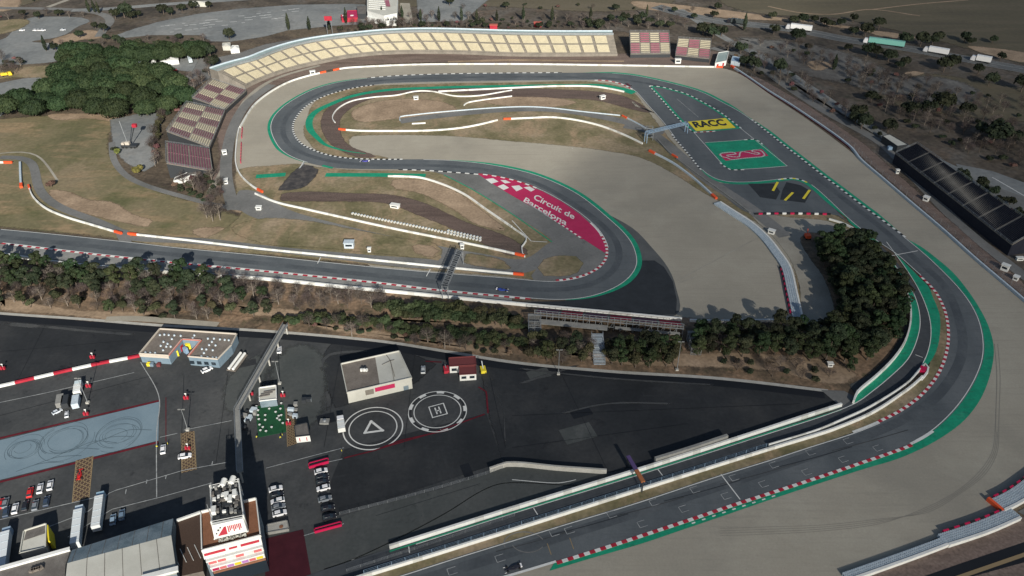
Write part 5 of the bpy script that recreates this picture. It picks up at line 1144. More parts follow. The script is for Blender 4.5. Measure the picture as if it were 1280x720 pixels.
for x,y,h_ in ((263.5,645,5),(266,612,3),(298,622,4)): p=tp(x,y,19); b.bar(p-Vector((0,0,1)),p+Vector((0,0,h_)),.15)
b.out('mast',['steel'],t)
# terrace furniture
mm('people_dots',[(.4,.2,.1),(.5,.45,.4)],3)
ch=None
for k in range(22):
    u=.22+.5*(k%11)/11+rr.uniform(0,.02); v=.12+.08*(k//11)+rr.uniform(0,.03); p=bil(Q if Q[0].x<Q[1].x and Q[0].y<Q[3].y else Q,u,v); p=tp(275+(k%11)*3.2,678-(k%11)*.8-(k//11)*3.5+rr.uniform(-1,1),ZT)
    if ch is None:
        b=B(); b.box((0,0,.45),(.6,.6,.08)); b.box((0,.28,.8),(.6,.08,.7))
        for sx in (-.25,.25):
            for sy in (-.25,.25): b.bar((sx,sy,0),(sx,sy,.45),.06)
        ch=b.out('terrace_chair',['roof_cream']); tag(ch,'pale chair on the brown roof terrace below the tower sign','chair','chairs on the tower terrace'); c=ch
    else: c=ch.copy(); COL.objects.link(c)
    c.location=p+o; c.rotation_euler=(0,0,rr.uniform(0,6))
# top building with sawtooth pale roof + red stand
t,o,Q=roofbox('exhibition_hall','large pale roofed hall at the top edge left of the centre','building',[(459,14),(459,-8),(497,-10),(496,17),(480,20)],8,'white_wall','roof_cream',.3)
b=B(); 
for k in range(8): b.bar(P(461,-6+k*2.4,8)-o+Vector((0,0,.25)),P(482,-6+k*2.6,8)-o+Vector((0,0,.25)),.9,h=.35)
b.out('roof_rib',['white_wall'],t); b=B(); b.quad([p-o for p in PL([(480,0),(486,0),(488,8),(483,8)],8.4)]); b.out('roof_panel',['pink_seat'],t)
a,e=front(Q); wallwin(t,a,e,1,5,5)
t,o,Q=roofbox('annex','white annex with rooftop fans in front of the pale roofed hall','building',[(459,21),(460,17.5),(494,18),(495,26),(482,26)],4,'white_wall','pale_wrap',.3); b=B()
for x in (483,487,491,494): p=P(x,22.5,4)-o; b.tube(p,p+Vector((0,0,1)),.9,.8,8)
b.out('roof_fan',['dark_steel'],t)
t,o,Q=roofbox('kiosk','red kiosk building with white signs beside the pale roofed hall','kiosk',[(427,23),(426,19),(434,18),(434,13.5),(446,13),(447,22)],3.5,'red_paint','magenta_paint',.2,'red_paint'); b=B(); 
for x in (430,440): p=P(x,19.5,3.5)-o; b.box((p.x,p.y,3.7),(2.6,2.2,.3))
b.out('roof_sign',['white_wall'],t)
t,o,Q=roofbox('shelter','dark open shelter with grey roof between red kiosk and pale hall','shelter',[(447,18),(446,8),(458,7.5),(458,18)],4,'dark_steel','roof_grey',.3,'dark_steel')
# white tents & vans north of the grove
for q,lab,m_ in (([(201,77),(200,70),(222,68.5),(223,75)],'long white marquee roof behind the pine grove','white_wall'),([(160,76),(158,70),(178,69),(181,74)],'pale marquee partly hidden behind the pine grove','pale_wrap'),([(278,58),(278,54),(288,53.5),(288,58)],'small cream hut at the left end of the big terrace','roof_cream'),([(288,62),(290,57),(298,57),(299,61)],'white hut beside the small cream hut near the terrace','white_wall'),([(189,80),(190,74),(194,74),(195,79)],'small white tent beside the long marquee','white_wall'),([(236,3.5),(237,2),(260,1.8),(258,4)],'long cream building at the top edge left','roof_cream')):
    t,o,Q=roofbox('marquee',lab,'tent',q,3.2,m_,m_,.2)
    c=sum(Q,Vector())/len(Q); b=B(); 
    for i in range(len(Q)): b.quad([Q[i],Q[(i+1)%len(Q)],Vector((c.x,c.y,4.4))])
    b.out('canopy',[m_],t)
# white shed below maroon stand
t,o,Q=roofbox('shed','long white front shed below the all maroon grandstand','shed',[(217,226.5),(219,222),(243,212),(245,217)],2.8,'white_wall','roof_grey',.2)
t,o,Q=roofbox('hut','white painted hut with red door at the right end of the top straight','hut',[(894,79),(898,66),(911,64),(908,76)],3.5,'white_wall','teal_roof',.2); a,e=front(Q); wallwin(t,a,e,.2,2.4,2,'red_paint',.3,'door')
t,o,Q=roofbox('container','pale blue container beside the white hut near the highway','container',[(914,76),(916,70),(926,72),(925,78)],3,'pale_wrap','blue_steel',.1)
t,o,Q=roofbox('bus_shelter','pale roofed building at the top end of the dark navy stand','building',[(1103,170),(1112,168),(1135,181),(1122,183)],4,'dark_steel','roof_cream',.2); b=B(); b.box((-3,-4,1),(3,2,2)); b.out('annex',['blue_steel'],t)
# green hospitality deck
dk=B(); c=PL([(319,508),(355,506.5),(358,540),(323,547)]); c0=sum(c,Vector())/4; t=thing('hospitality_deck','green carpeted terrace with white tables beside the raised walkway','terrace',c0)
b=B(); b.prism([p-c0 for p in c],0,.18); b.out('deck',['turf_green'],t)
tb=None
for x,y in ((321,510),(323,515),(323,521),(324,526),(325,533),(326,540),(333,541),(332,521),(332,527),(345,517),(351,513),(352,506),(349,522),(352,521),(347,525),(350,527),(340,536),(354,531),(329,536),(337,513)):
    p=P(x,y)
    if tb is None:
        tb=thing('terrace_table','small white round table on the green terrace','table',p,group='white tables on the green terrace'); b=B(); b.tube((0,0,.88),(0,0,.95),.42,.42,10); b.out('tabletop',['white_wall'],tb); b=B(); b.tube((0,0,.18),(0,0,.88),.08,.08,6); b.out('leg',['steel'],tb)
    else: copytree(tb,p,0)
t,o,Q=roofbox('hospitality_pavilion','white roofed pavilion at the top end of the green terrace','pavilion',[(324.5,501.5),(324,485),(345,482),(345.5,499)],3.4,'roof_blue_grey','roof_cream',.25,'white_wall')
b=B()
for k in range(3): p=P(330+k*3.5,495-k*3,3.4)-o; b.bar(p+Vector((-2,-.6,.15)),p+Vector((2,.6,.15)),.5,h=.3)
b.out('roof_marking',['roof_grey'],t)
for k in range(3):
    p=P(328+k*6.5,506)-o; b=B(); b.box((p.x,p.y,2.6),(1.5,1.3,.12)); b.bar((p.x,p.y,0),(p.x,p.y,2.6),.1); b.out('awning',['blue_steel'],t)
t,o,Q=roofbox('container','grey roofed container with white red-crossed front beside the brown hatched strip','container',[(369.5,546),(368,532),(384,528.5),(387,544)],3,'white_wall','roof_grey',.15,'dark_steel')
a,e=front(Q); wallwin(t,a,e,.6,2.2,2,'red_trim',.12,'door_panel')
for x,y,w_,d_,lab in ((307,527,5,12,'grey equipment pile left of the green terrace'),(375,512,7,10,'dark fenced equipment yard right of the hatched strip')):
    p=P(x,y); t=thing('equipment_pile',lab,'equipment',p); rr=random.Random(x)
    for k in range(9): b=B(); h_=rr.uniform(.6,1.8); b.box((rr.uniform(-w_/2,w_/2),rr.uniform(-d_/2,d_/2),h_/2),(rr.uniform(.8,2.6),rr.uniform(.8,2.2),h_),rr.uniform(-.2,.2),k%3); b.out('crate',['grey_concrete','dark_steel','pale_wrap'],t)
# box building with yellow side
t,o,Q=roofbox('trailer_unit','cream race trailer with dark roof and yellow side at the bottom left','trailer',[(25,692),(30,664),(58,655),(57,685)],4,'cream_wall','roof_cream',.35,'roof_cream')
b=B(); b.quad([p-o+Vector((0,0,.06)) for p in PL([(29.5,676),(33,664),(57.5,656.5),(56,667)],4)]); b.out('roof_panel',['roof_grey'],t)
b=B(); q=P(57.5,656,4)-o,P(60,676,4)-o; b.hexa([Vector((q[0].x,q[0].y,.3)),Vector((q[0].x+1.6,q[0].y-.6,.3)),Vector((q[1].x+1.2,q[1].y,.3)),Vector((q[1].x,q[1].y,.3))],[q[0],q[0]+Vector((.6,0,0)),q[1]+Vector((.4,0,0)),q[1]]); b.out('side_panel',['yellow_paint'],t)
# red barriers / mats beside parked cars
for q,lab in (([(386,583.5),(386,579),(410,572.5),(410.5,576.5)],'long crimson box at the upper end of the parked car rows'),([(393,664.5),(393,661),(426,652),(427,655.5)],'long crimson box at the lower end of the parked car rows')):
    t,o,Q=roofbox('crimson_box',lab,'box',q,1.1,'red_pad','black_paint',.12,'red_pad')
t,o,Q=roofbox('pallet_box','low grey box with a round hatch below the left row of parked cars','box',[(333,666),(333,656),(359,650.5),(361,661)],1.2,'grey_concrete','concrete',.12); b=B(); b.tube((1.2,0,1.15),(1.2,0,1.3),.6,.6,10); b.out('hatch',['terrace_deck'],t)
b=B(); b.box((0,0,.4),(3.2,2.4,.8)); b.tube((0,0,.8),(0,0,1.4),.7,.5,8,1); tag(b.out('pump_unit',['grey_concrete','steel']),'square grey unit with round cap beside the triangle landing circle','pump unit').location=P(406,528)
for x,y,lab,k in ((558,464,'cluster of red gear beside the small cabin with the dark red roof',0),(604,464,'yellow crane cart at the right of the dark red roofed cabins',1)):
    p=P(x,y); t=thing('gear_cart',lab,'cart',p); b=B(); b.box((0,0,.8),(2,3.2,1.2),.2); b.out('body',['yellow_paint' if k else 'red_trim'],t); b=B()
    for sx in (-1,1):
        for sy in (-1.2,1.2): b.tube((sx*.9,sy,.4),(sx*1.15,sy,.4),.4,.4,10)
    b.out('wheel',['rubber'],t); b=B(); b.bar((0,0,1.2),(-.6,1.8,3.6 if k else 1.8),.3); b.out('boom',['steel'],t)
# small pond-side red pole crane at the left car park, lamp masts
def mast(px,py,h,label,group,kind=0):
    p=P(px,py); t=thing('lamp_mast',label,'lamp mast',p,group=group); b=B(); b.tube((0,0,0),(0,0,h),.16,.08,6); b.out('pole',['steel'],t)
    b=B(); b.box((-.7,0,h),(1.0,.4,.18)); b.box((.7,0,h),(1.0,.4,.18)); b.out('lamp_head',['grey_concrete'],t)
    b=B(); b.box((0,0,.4),(1.1,1.1,.8)); b.out('base',['red_trim' if kind else 'concrete'],t); return t
mast(235,538,10,'tall pale lamp mast on the dark paddock above the hatched strip','paddock lamp masts')
mast(110,504,12,'tall pale lamp mast beside the white van in the upper left paddock','paddock lamp masts')
mast(350,480,11,'lamp mast right beside the white pavilion of the green terrace','paddock lamp masts')
mast(698,468,12,'pale lamp mast at the edge of the paddock left of the stair flight','paddock lamp masts')
mast(846,463,14,'thick grey mast at the right end of the scaffold stand','mast')
for x,y,lab in ((4,462,'red and white striped post at the left edge of the paddock'),(116,448,'red and white striped post above the striped barrier'),(111,484,'red fire point post beside the white van'),(108,519,'red fire point post at the blue floor edge'),(233,499,'red fire point post in the middle of the dark paddock'),(314,494,'red fire point post left of the white pavilion'),(354,496,'red fire point post right of the white pavilion'),(361,531,'red fire point post on the hatched strip'),(235,562,'red fire point post beside the white car on the hatched strip')):
    p=P(x,y); t=thing('fire_point',lab,'post',p); b=B(); b.box((-.5,0,.7),(.7,.7,1.4)); b.box((.5,.1,.6),(.7,.7,1.2)); b.out('extinguisher_box',['red_paint'],t); b=B(); b.bar((0,.4,0),(0,.4,2.4),.12); b.box((0,.35,2.3),(.7,.08,.5)); b.out('sign_post',['white_wall'],t)
# mobile crane on the left car park
p=P(163,184); t=thing('mobile_crane','mobile crane with raised booms standing on the car park left of the stands','crane',p)
b=B(); b.box((0,0,1.2),(9,4,1.2)); b.out('chassis',['dark_steel'],t); b=B(); b.box((-1,0,2.6),(2.4,2,1.8)); b.box((-3.6,0,2.3),(1.6,2,1.4)); b.out('cab',['cream_wall'],t)
b=B(); b.bar((-1,0,3),(-3.5,3,15),.28); b.out('boom',['steel'],t); b=B(); b.bar((1,0,3),(3.0,6,11),.4); b.out('lift_arm',['dark_steel'],t); b=B(); b.box((3,6,11),(2.4,2,1.8)); b.out('basket',['red_paint'],t)
b=B()
for sx in (-3.4,-1.4,1.4,3.4):
    for sy in (-1.9,1.9): b.tube((sx,sy-.25,.6),(sx,sy+.25,.6),.6,.6,10)
b.out('wheel',['rubber'],t)
# ================================================================ TREES
from mathutils import noise
def crown(name, env, n, size, m, seed, squash=1.0, flat=.35):
    """leaf clumps: small bent quads scattered through the outer part of the envelope"""
    rr=random.Random(seed); vs=[];fs=[]
    for i in range(n):
        c,nr=env(rr); nr=(nr+Vector((rr.uniform(-1,1),rr.uniform(-1,1),rr.uniform(-.6,1)))*.75).normalized()
        x=nr.cross(Vector((rr.uniform(-1,1),rr.uniform(-1,1),rr.uniform(-1,1)))).normalized(); y=nr.cross(x)
        s=size*rr.uniform(.55,1.25); k=len(vs); s2=s*rr.uniform(.5,.9)
        vs+=[c-x*s-y*s2*.3,c-y*s2+nr*s*.15,c+x*s-y*s2*.2,c+x*s*.4+y*s2,c-x*s*.5+y*s2*.8-nr*s*.15]; fs.append((k,k+1,k+2,k+3,k+4))
    return vs,fs
def lumps(rr,k,rx,rz,z0,flatb=True):
    L=[]
    for i in range(k):
        a=rr.uniform(0,6.28); q=math.sqrt(rr.random())*.62
        L.append((Vector((math.cos(a)*rx*q,math.sin(a)*rx*q,z0+rr.uniform(-.25,.35)*rz*(1-q*.8))), rx*rr.uniform(.38,.58), rz*rr.uniform(.5,.8)))
    return L
def env_lumps(L):
    def f(rr):
        c,r,h=rr.choice(L); 
        while 1:
            d=Vector((rr.gauss(0,1),rr.gauss(0,1),rr.gauss(0,1)))
            if d.length>.01: break
        d.normalize()
        if d.z<-.35: d.z*=-.5; d.normalize()
        q=rr.uniform(.78,1.05); return c+Vector((d.x*r*q,d.y*r*q,d.z*h*q)), d
    return f
def branches(b,h,r,rr,n,spread,z0f=.35,k=0,depth=1):
    for i in range(n):
        z=h*rr.uniform(z0f,.92); a=rr.uniform(0,6.28); L=spread*rr.uniform(.5,1)*(1.15-z/h*.5)
        p=Vector((0,0,z)); q=p+Vector((math.cos(a)*L,math.sin(a)*L,L*rr.uniform(.3,.9))); b.tube(p,q,r*.38*(1.1-z/h*.6),r*.08,4,k)
        if depth:
            for j in range(5):
                s=p.lerp(q,rr.uniform(.35,.95)); e=s+Vector((rr.uniform(-1,1),rr.uniform(-1,1),rr.uniform(.1,1)))*L*.42; b.tube(s,e,r*.12,r*.03,3,k)
                for j2 in range(2): s2=s.lerp(e,rr.uniform(.3,.9)); b.tube(s2,s2+Vector((rr.uniform(-1,1),rr.uniform(-1,1),rr.uniform(0,1)))*L*.25,r*.06,r*.02,3,k)
PROTO={}
def make_proto(kind,seed):
    rr=random.Random(seed*31+len(kind)); nm={'umbrella':'umbrella_pine','pine':'pine_tree','olive':'evergreen_tree','bush':'bush','shrub':'hedge_shrub','cypress':'cypress','bare':'bare_tree','far':'round_tree','yellow':'bush'}[kind]
    t=bpy.data.objects.new(nm,None); COL.objects.link(t)
    b=B(); bm='bark'
    if kind=='umbrella':
        b.tube((0,0,0),(.2,.1,6),.35,.24,7)
        for i in range(6): a=i*1.05; b.tube((.15,.08,4),(math.cos(a)*3.2,math.sin(a)*3.2,7.0),.16,.05,5)
        def env(r2):
            while 1:
                d=Vector((r2.gauss(0,1),r2.gauss(0,1),abs(r2.gauss(0,1))*1.1-.25))
                if d.length>.1: break
            d.normalize(); n=noise.noise(d*2.3+Vector((seed*5,0,0)))*.16+noise.noise(d*6+Vector((seed*3,1,0)))*.09; q=(1+n)*r2.uniform(.86,1.03)
            return Vector((d.x*7.2*q,d.y*7.2*q,5.2+d.z*5.0*q)), d
        rr2=random.Random(seed); vs,fs=crown('c',env,3000,.55,'umbrella_leaf',seed,); lm='umbrella_leaf'
    elif kind=='pine':
        b.tube((0,0,0),(rr.uniform(-.4,.4),rr.uniform(-.4,.4),7.0),.26,.07,6)
        branches(b,7,.26,rr,10,2.2,depth=0)
        L=[]
        for i in range(15):
            z=2.4+rr.random()**.8*6.0; w=2.1*math.sin(math.pi*min(.93,max(.12,(z-1.6)/8.2)))**.7; a=rr.uniform(0,6.28); L.append((Vector((math.cos(a)*w*.75,math.sin(a)*w*.75,z)),rr.uniform(.75,1.5),rr.uniform(.6,1.0)))
        vs,fs=crown('c',env_lumps(L),2100,.27,'dark_leaf',seed); lm='dark_leaf' if seed%2 else 'pine_leaf'
    elif kind=='olive':
        b.tube((0,0,0),(.2,0,4),.22,.1,6); branches(b,5,.2,rr,8,2,depth=0)
        L=lumps(rr,8,2.8,2.2,3.8); vs,fs=crown('c',env_lumps(L),1000,.34,'olive_leaf',seed); lm='olive_leaf'
    elif kind=='far':
        b.tube((0,0,0),(0,0,3.5),.35,.2,6); L=lumps(rr,9,4.2,3.4,4.2); vs,fs=crown('c',env_lumps(L),900,.6,'dark_leaf',seed); lm='dark_leaf'
    elif kind=='shrub':
        b.tube((0,0,0),(0,0,1.4),.14,.06,5); L=lumps(rr,7,2.1,1.6,1.7); vs,fs=crown('c',env_lumps(L),850,.27,'hedge_leaf',seed); lm='hedge_leaf'
    elif kind in ('bush','yellow'):
        b.tube((0,0,0),(0,0,1),.12,.06,5); L=lumps(rr,6,1.7,1.2,1.3); vs,fs=crown('c',env_lumps(L),600,.26,'dark_leaf',seed); lm='bright_leaf' if kind=='yellow' else ('russet' if seed%4==3 else 'dark_leaf')
    elif kind=='cypress':
        b.tube((0,0,0),(0,0,3),.2,.12,5); L=[(Vector((rr.uniform(-.15,.15),rr.uniform(-.15,.15),1+i*.75)),1.25*math.sin(math.pi*min(.97,(i+2.6)/14)),.9) for i in range(12)]; vs,fs=crown('c',env_lumps(L),700,.32,'dark_leaf',seed); lm='dark_leaf'
    else:
        b.tube((0,0,0),(rr.uniform(-.5,.5),rr.uniform(-.5,.5),6.5),.2,.05,6); branches(b,6.3,.22,rr,16,2.9,.25); bm='pale_bark' if seed%2 else 'bark'
        def env(r2):
            d=Vector((r2.gauss(0,1),r2.gauss(0,1),r2.gauss(0,1))).normalized(); q=r2.uniform(.3,1); return Vector((d.x*2.7*q,d.y*2.7*q,4.6+d.z*2.3*q)),d
        rr3=random.Random(seed); vs=[];fs=[]
        for i in range(760):
            c,d=env(rr3); d=(d+Vector((rr3.uniform(-1,1),rr3.uniform(-1,1),rr3.uniform(-.2,1)))*.6).normalized(); x=d.cross(Vector((.3,.8,.1))).normalized()*.04; k=len(vs); L_=rr3.uniform(.4,.9)
            vs+=[c-x,c+x,c+d*L_]; fs.append((k,k+1,k+2))
        lm='twig'
    b.out('trunk',[bm],t); link('twigs' if kind=='bare' else 'crown',vs,fs,lm,parent=t)
    PROTO.setdefault(kind,[]).append([t,False]); return t
for k,n in (('umbrella',3),('pine',4),('olive',3),('bush',4),('cypress',2),('bare',4),('far',3),('yellow',1),('shrub',3)):
    for s in range(n): make_proto(k,s)
TR=random.Random(99)
CATN={'umbrella':'pine tree','pine':'pine tree','olive':'tree','bush':'bush','cypress':'cypress','bare':'bare tree','far':'tree','yellow':'bush','shrub':'shrub'}
def tree(kind,p,s,label,group,sz=None):
    pr=TR.choice(PROTO[kind]) if len(PROTO[kind])>1 else PROTO[kind][0]
    if not pr[1]: o=pr[0]; pr[1]=True
    else: o=copytree(pr[0],None,0,parent=None) if 0 else None
    if o is None:
        src=pr[0]; o=src.copy(); COL.objects.link(o)
        for ch in src.children: c=ch.copy(); COL.objects.link(c); c.parent=o
    o.location=(p.x,p.y,0); o.rotation_euler=(0,0,TR.uniform(0,6.28)); q=s*TR.uniform(.85,1.18); o.scale=(q,q,q*(sz or TR.uniform(.88,1.12)))
    o['label']=label; o['category']=CATN[kind]; o['group']=group
def inside(p,poly):
    c=False; n=len(poly)
    for i in range(n):
        a,b_=poly[i],poly[i-1]
        if (a.y>p.y)!=(b_.y>p.y) and p.x<(b_.x-a.x)*(p.y-a.y)/(b_.y-a.y)+a.x: c=not c
    return c
def forest(px,sp,kinds,s,label,group,maxn=400,sz=None):
    poly=PL(px); x0,x1=min(p.x for p in poly),max(p.x for p in poly); y0,y1=min(p.y for p in poly),max(p.y for p in poly); pts=[]
    tries=0
    while tries<maxn*40 and len(pts)<maxn:
        tries+=1; p=Vector((TR.uniform(x0,x1),TR.uniform(y0,y1),0))
        if inside(p,poly) and all((p-q).length>sp for q in pts): pts.append(p)
    for p in pts:
        k=TR.choice(kinds)
        tree(k,p,s*(1 if k!='bush' else 1.1),label[k] if isinstance(label,dict) else label,group+({'bare':', bare','bush':', bushes'}.get(k,'') if isinstance(label,dict) else ''),sz)
    return len(pts)
N_={}
N_['grove']=forest([(2,147),(20,136),(58,128),(66,108),(84,94),(130,90),(165,92),(200,100),(225,110),(236,130),(215,140),(175,146),(130,150),(112,143),(70,143),(50,149)],11.2,['umbrella'],1.06,'dark green umbrella pine in the dense grove above the dry meadow','umbrella pines of the grove',sz=1)
forest([(70,84),(90,74),(150,74),(200,70),(255,68),(262,74),(200,80),(150,82),(100,90)],8.5,['umbrella'],.95,'umbrella pine in the long row behind the grove and the white marquee','umbrella pines of the rear row',sz=1.15)
for x,y,s in ((268,84,1.3),(263,70,1.2)): tree('far',P(x,y),s,'tall dark tree between the pine row and the left end of the big terrace','tall trees at the terrace end')
tree('far',P(287,50),1.25,'single round dark tree on the car park near the left end of the big terrace','single trees')
forest([(225,105),(245,98),(262,86),(262,95),(240,125),(225,140),(205,150),(195,175),(190,170),(200,145),(222,128)],6,['bare','bush','bare'],1.1,{'bare':'bare grey tree on the slope behind the checkered stands','bush':'low bush on the slope behind the checkered stands'},'slope behind the checkered stands')
forest([(195,170),(199,150),(203,138),(207,140),(202,155),(198,178)],3.6,['olive'],.75,'olive green shrub in the hedge between the car park and the middle stand','hedge beside the crane car park')
tree('yellow',P(174,217),2.3,'yellow green bush on the slope left of the maroon stand','yellow green bush'); tree('yellow',P(147,193),1.5,'dull yellow green bush at the lower left of the crane','small bushes by the crane'); tree('bush',P(144,190),1.3,'dark bush just left of the dull yellow green bush near the crane','small bushes by the crane')
tree('bush',P(65,234),1.6,'lone dark bush in the dry meadow beside the left access road','lone bush')
forest([(215,232),(235,225),(262,222),(280,232),(276,248),(262,258),(240,248)],4.2,['bare','bush','bush'],1.0,{'bare':'bare dark tree in the thicket below the maroon stand','bush':'dark bush in the thicket below the maroon stand'},'thicket below the maroon stand')
forest([(258,272),(268,268),(277,275),(265,280)],3,['bare'],1.15,'bare dark tree at the bend of the access road in the meadow','bare trees at the road bend')
forest([(188,180),(196,178),(200,205),(194,210)],3.5,['bush','bare'],1.0,{'bare':'bare tree beside the car park left of the maroon stand','bush':'dark bush beside the car park left of the maroon stand'},'car park edge')
# belt
forest([(-10,338),(60,342),(160,349),(240,353),(330,360),(332,378),(240,378),(160,374),(60,366),(-10,360)],4.4,['pine','pine','bare','bare','pine','pine'],1.08,{'pine':'dark pine in the belt under the left part of the back straight wall','bare':'bare tree in the belt under the left part of the back straight wall'},'left tree belt')
forest([(-10,362),(100,372),(240,382),(330,384),(345,398),(240,400),(120,392),(-10,382)],4.6,['bare','bush','bare','pine','olive'],.85,{'pine':'small pine on the slope above the paddock left of the walkway','olive':'small olive green tree on the slope above the left paddock','bare':'bare tree on the slope above the paddock left of the walkway','bush':'bush on the slope above the paddock left of the walkway'},'left slope')
forest([(345,399),(400,398),(440,402),(486,405),(486,412),(440,410),(400,406),(345,407)],2.4,['shrub'],1.0,'green shrub in the low hedge right of the walkway','low hedge')
forest([(486,409),(560,416),(640,424),(660,430),(660,436),(600,432),(540,425),(486,416)],2.5,['shrub'],1.0,'green shrub in the low hedge below the big shrubs','long low hedge')
forest([(492,386),(530,387),(575,391),(590,394),(590,404),(560,404),(520,401),(492,398)],3.0,['shrub'],1.6,'big dense green shrub in the block between the back straight and the hedge','block of big shrubs')
forest([(592,394),(650,400),(660,412),(640,412),(592,404)],2.6,['olive','bush','shrub'],.95,{'olive':'olive green shrub between the big shrub block and the scaffold stand','bush':'low bush between the big shrub block and the scaffold stand','shrub':'dense shrub between the big shrub block and the scaffold stand'},'shrubs left of the scaffold stand')
tree('olive',P(475,391),.95,'single round olive green tree left of the big shrub block','single round tree')
forest([(345,364),(400,370),(480,377),(480,385),(420,388),(380,390),(345,382)],4.6,['bare'],.95,'bare tree on the brown bank above the low hedge','bare trees on the brown bank')
for x,y in ((440,421),(455,410),(520,432),(556,436),(582,438),(535,428),(387,408)): tree('bare',P(x,y),1.05,'pale leafless tree on the slope between low hedge and paddock','pale leafless trees')
forest([(380,400),(470,412),(560,425),(640,438),(640,446),(560,436),(470,420),(380,410)],3.4,['bush','bare','bush'],.7,{'bare':'small bare tree on the kerb slope above the helipads','bush':'small bush on the kerb slope above the helipads'},'kerb slope')
forest([(660,425),(700,432),(740,436),(742,452),(700,455),(660,447)],3.4,['olive','pine','bare'],.9,{'olive':'olive green tree left of the pale stair flight','pine':'dark pine left of the pale stair flight','bare':'bare tree left of the pale stair flight'},'trees left of the stair flight')
forest([(758,438),(800,436),(845,440),(845,458),(800,462),(760,456)],3.5,['olive','pine','pine'],1.0,{'olive':'olive green tree right of the pale stair flight','pine':'dark pine right of the pale stair flight'},'trees right of the stair flight')
forest([(866,420),(900,418),(940,420),(1000,418),(1030,422),(1060,440),(1060,456),(1000,452),(940,446),(900,450),(866,444)],4.4,['pine','pine','pine','bare'],1.15,{'pine':'dark pine in the belt below the inner gravel','bare':'bare tree in the belt below the inner gravel'},'pine belt below the inner gravel')
forest([(1020,318),(1044,310),(1075,316),(1102,338),(1122,370),(1127,402),(1115,432),(1085,453),(1050,450),(1020,440),(1035,420),(1048,405),(1046,385),(1036,350),(1022,330)],4.2,['pine'],1.3,'dark pine in the dense clump inside the last corner','pine clump inside the last corner')
forest([(900,452),(1000,460),(1050,470),(1045,480),(980,474),(900,462)],4.4,['bare','bush','bare','bush'],.8,{'bare':'small bare tree on the orange bank right of the scaffold stand','bush':'small bush on the orange bank right of the scaffold stand'},'orange bank')
tree('pine',P(1062,465),.8,'small isolated dark pine on the bank near the pit wall end','isolated pine')
# top edge
forest([(60,56),(130,50),(250,48),(262,56),(240,62),(130,66),(70,66)],9,['bare','bush','far'],.8,{'far':'dark tree on the verge between the car parks and the pine row','bush':'bush on the verge between the car parks and the pine row','bare':'bare tree on the verge between the car parks and the pine row'},'verge behind the pine row')
forest([(500,22),(600,24),(740,24),(740,30),(600,30),(500,30)],9,['bare','bare','bush'],.9,{'bare':'bare tree on the strip beyond the cypress row','bush':'bush on the strip beyond the cypress row'},'strip beyond the cypresses')
forest([(940,55),(1000,60),(1080,84),(1180,112),(1280,130),(1280,150),(1180,130),(1080,104),(1000,80)],9,['bare','bare','bare','bush'],1.0,{'bare':'leafless grey tree in the scrub field below the highway','bush':'low dark bush in the scrub field below the highway'},'scrub field below the highway')
cyp=[(361,38),(387,38),(412,38),(433,30),(503,25),(526,26),(549,27),(577,27),(596,27),(621,27),(654,26),(690,26),(738,26),(808,22),(930,38),(478,24),(1042,88)]
for x,y in cyp: tree('cypress',P(x,y),1.15,'slim dark cypress in the row behind the big beige terrace','cypresses behind the terrace')
forest([(425,39),(480,33),(560,30.5),(640,31),(760,34),(760,37),(640,35.5),(560,35),(480,37.5),(425,42)],5.2,['far','bush','bare'],.66,{'far':'small round tree directly behind the big beige terrace','bush':'bush directly behind the big beige terrace','bare':'bare tree directly behind the big beige terrace'},'planting behind the terrace')
forest([(440,32),(500,28),(520,31),(500,35),(450,37)],5,['bare'],.9,'reddish bare tree in front of the pale roofed hall','bare trees before the hall')
forest([(720,34),(760,28),(790,24),(850,28),(860,38),(800,36),(760,38)],9,['far','bare','far'],1.0,{'far':'dark tree in the copse behind the small checkered stands','bare':'bare tree in the copse behind the small checkered stands'},'copse behind the small stands')
forest([(870,42),(890,38),(905,46),(895,52)],8,['far'],1.25,'large dark tree beside the second checkered stand','large dark trees by the second stand')
for x,y,s in ((965,24,1),(992,30,1),(1003,31,1),(1017,29,1),(1030,32,1.1),(1037,36,.9),(1051,33,1.1),(1066,28,1),(1067,44,1.2),(1081,46,1.3),(1098,37,1.1),(1100,28,.7),(1129,57,1.2),(1150,58,1.3),(1165,56,1.2),(1172,52,1),(1205,53,1.1),(1212,56,.8),(1240,54,.9),(1250,76,.9),(892,23,.9),(868,24,.8),(843,16,.8)): tree('far',P(x,y),s,'dark round tree on the far side of the highway','trees beyond the highway')
for x,y,s in ((967,43,1.0),(995,52,1.5),(1060,64,.9),(1084,70,1.1),(1095,72,1),(1110,77,1.2),(1124,86,.8),(1131,83,.8),(1179,90,1.5),(1188,86,1.2),(1222,93,1.0),(1235,107,1.4),(1276,115,1.6),(1010,62,.8)): tree('far',P(x,y),s,'dark round tree on the near side of the highway','trees this side of the highway')
forest([(912,58),(950,70),(1000,100),(1060,138),(1110,165),(1100,175),(1040,142),(985,112),(935,86),(905,66)],7.5,['bare','bare','bush','bare','bush','bare','bare','far'],1.1,{'far':'dark tree in the scrub along the road right of the outer gravel','bush':'dark bush in the scrub along the road right of the outer gravel','bare':'bare tree in the scrub along the road right of the outer gravel'},'scrub along the right road')
forest([(1050,95),(1090,90),(1110,110),(1180,140),(1240,150),(1290,170),(1290,215),(1220,200),(1150,165),(1090,130)],7.2,['bare','bare','bush','bush','bare','bare','far','bare'],1.15,{'far':'dark tree in the thicket on the right beyond the road','bush':'dark bush in the thicket on the right beyond the road','bare':'bare dark tree in the thicket on the right beyond the road'},'thicket beyond the road')
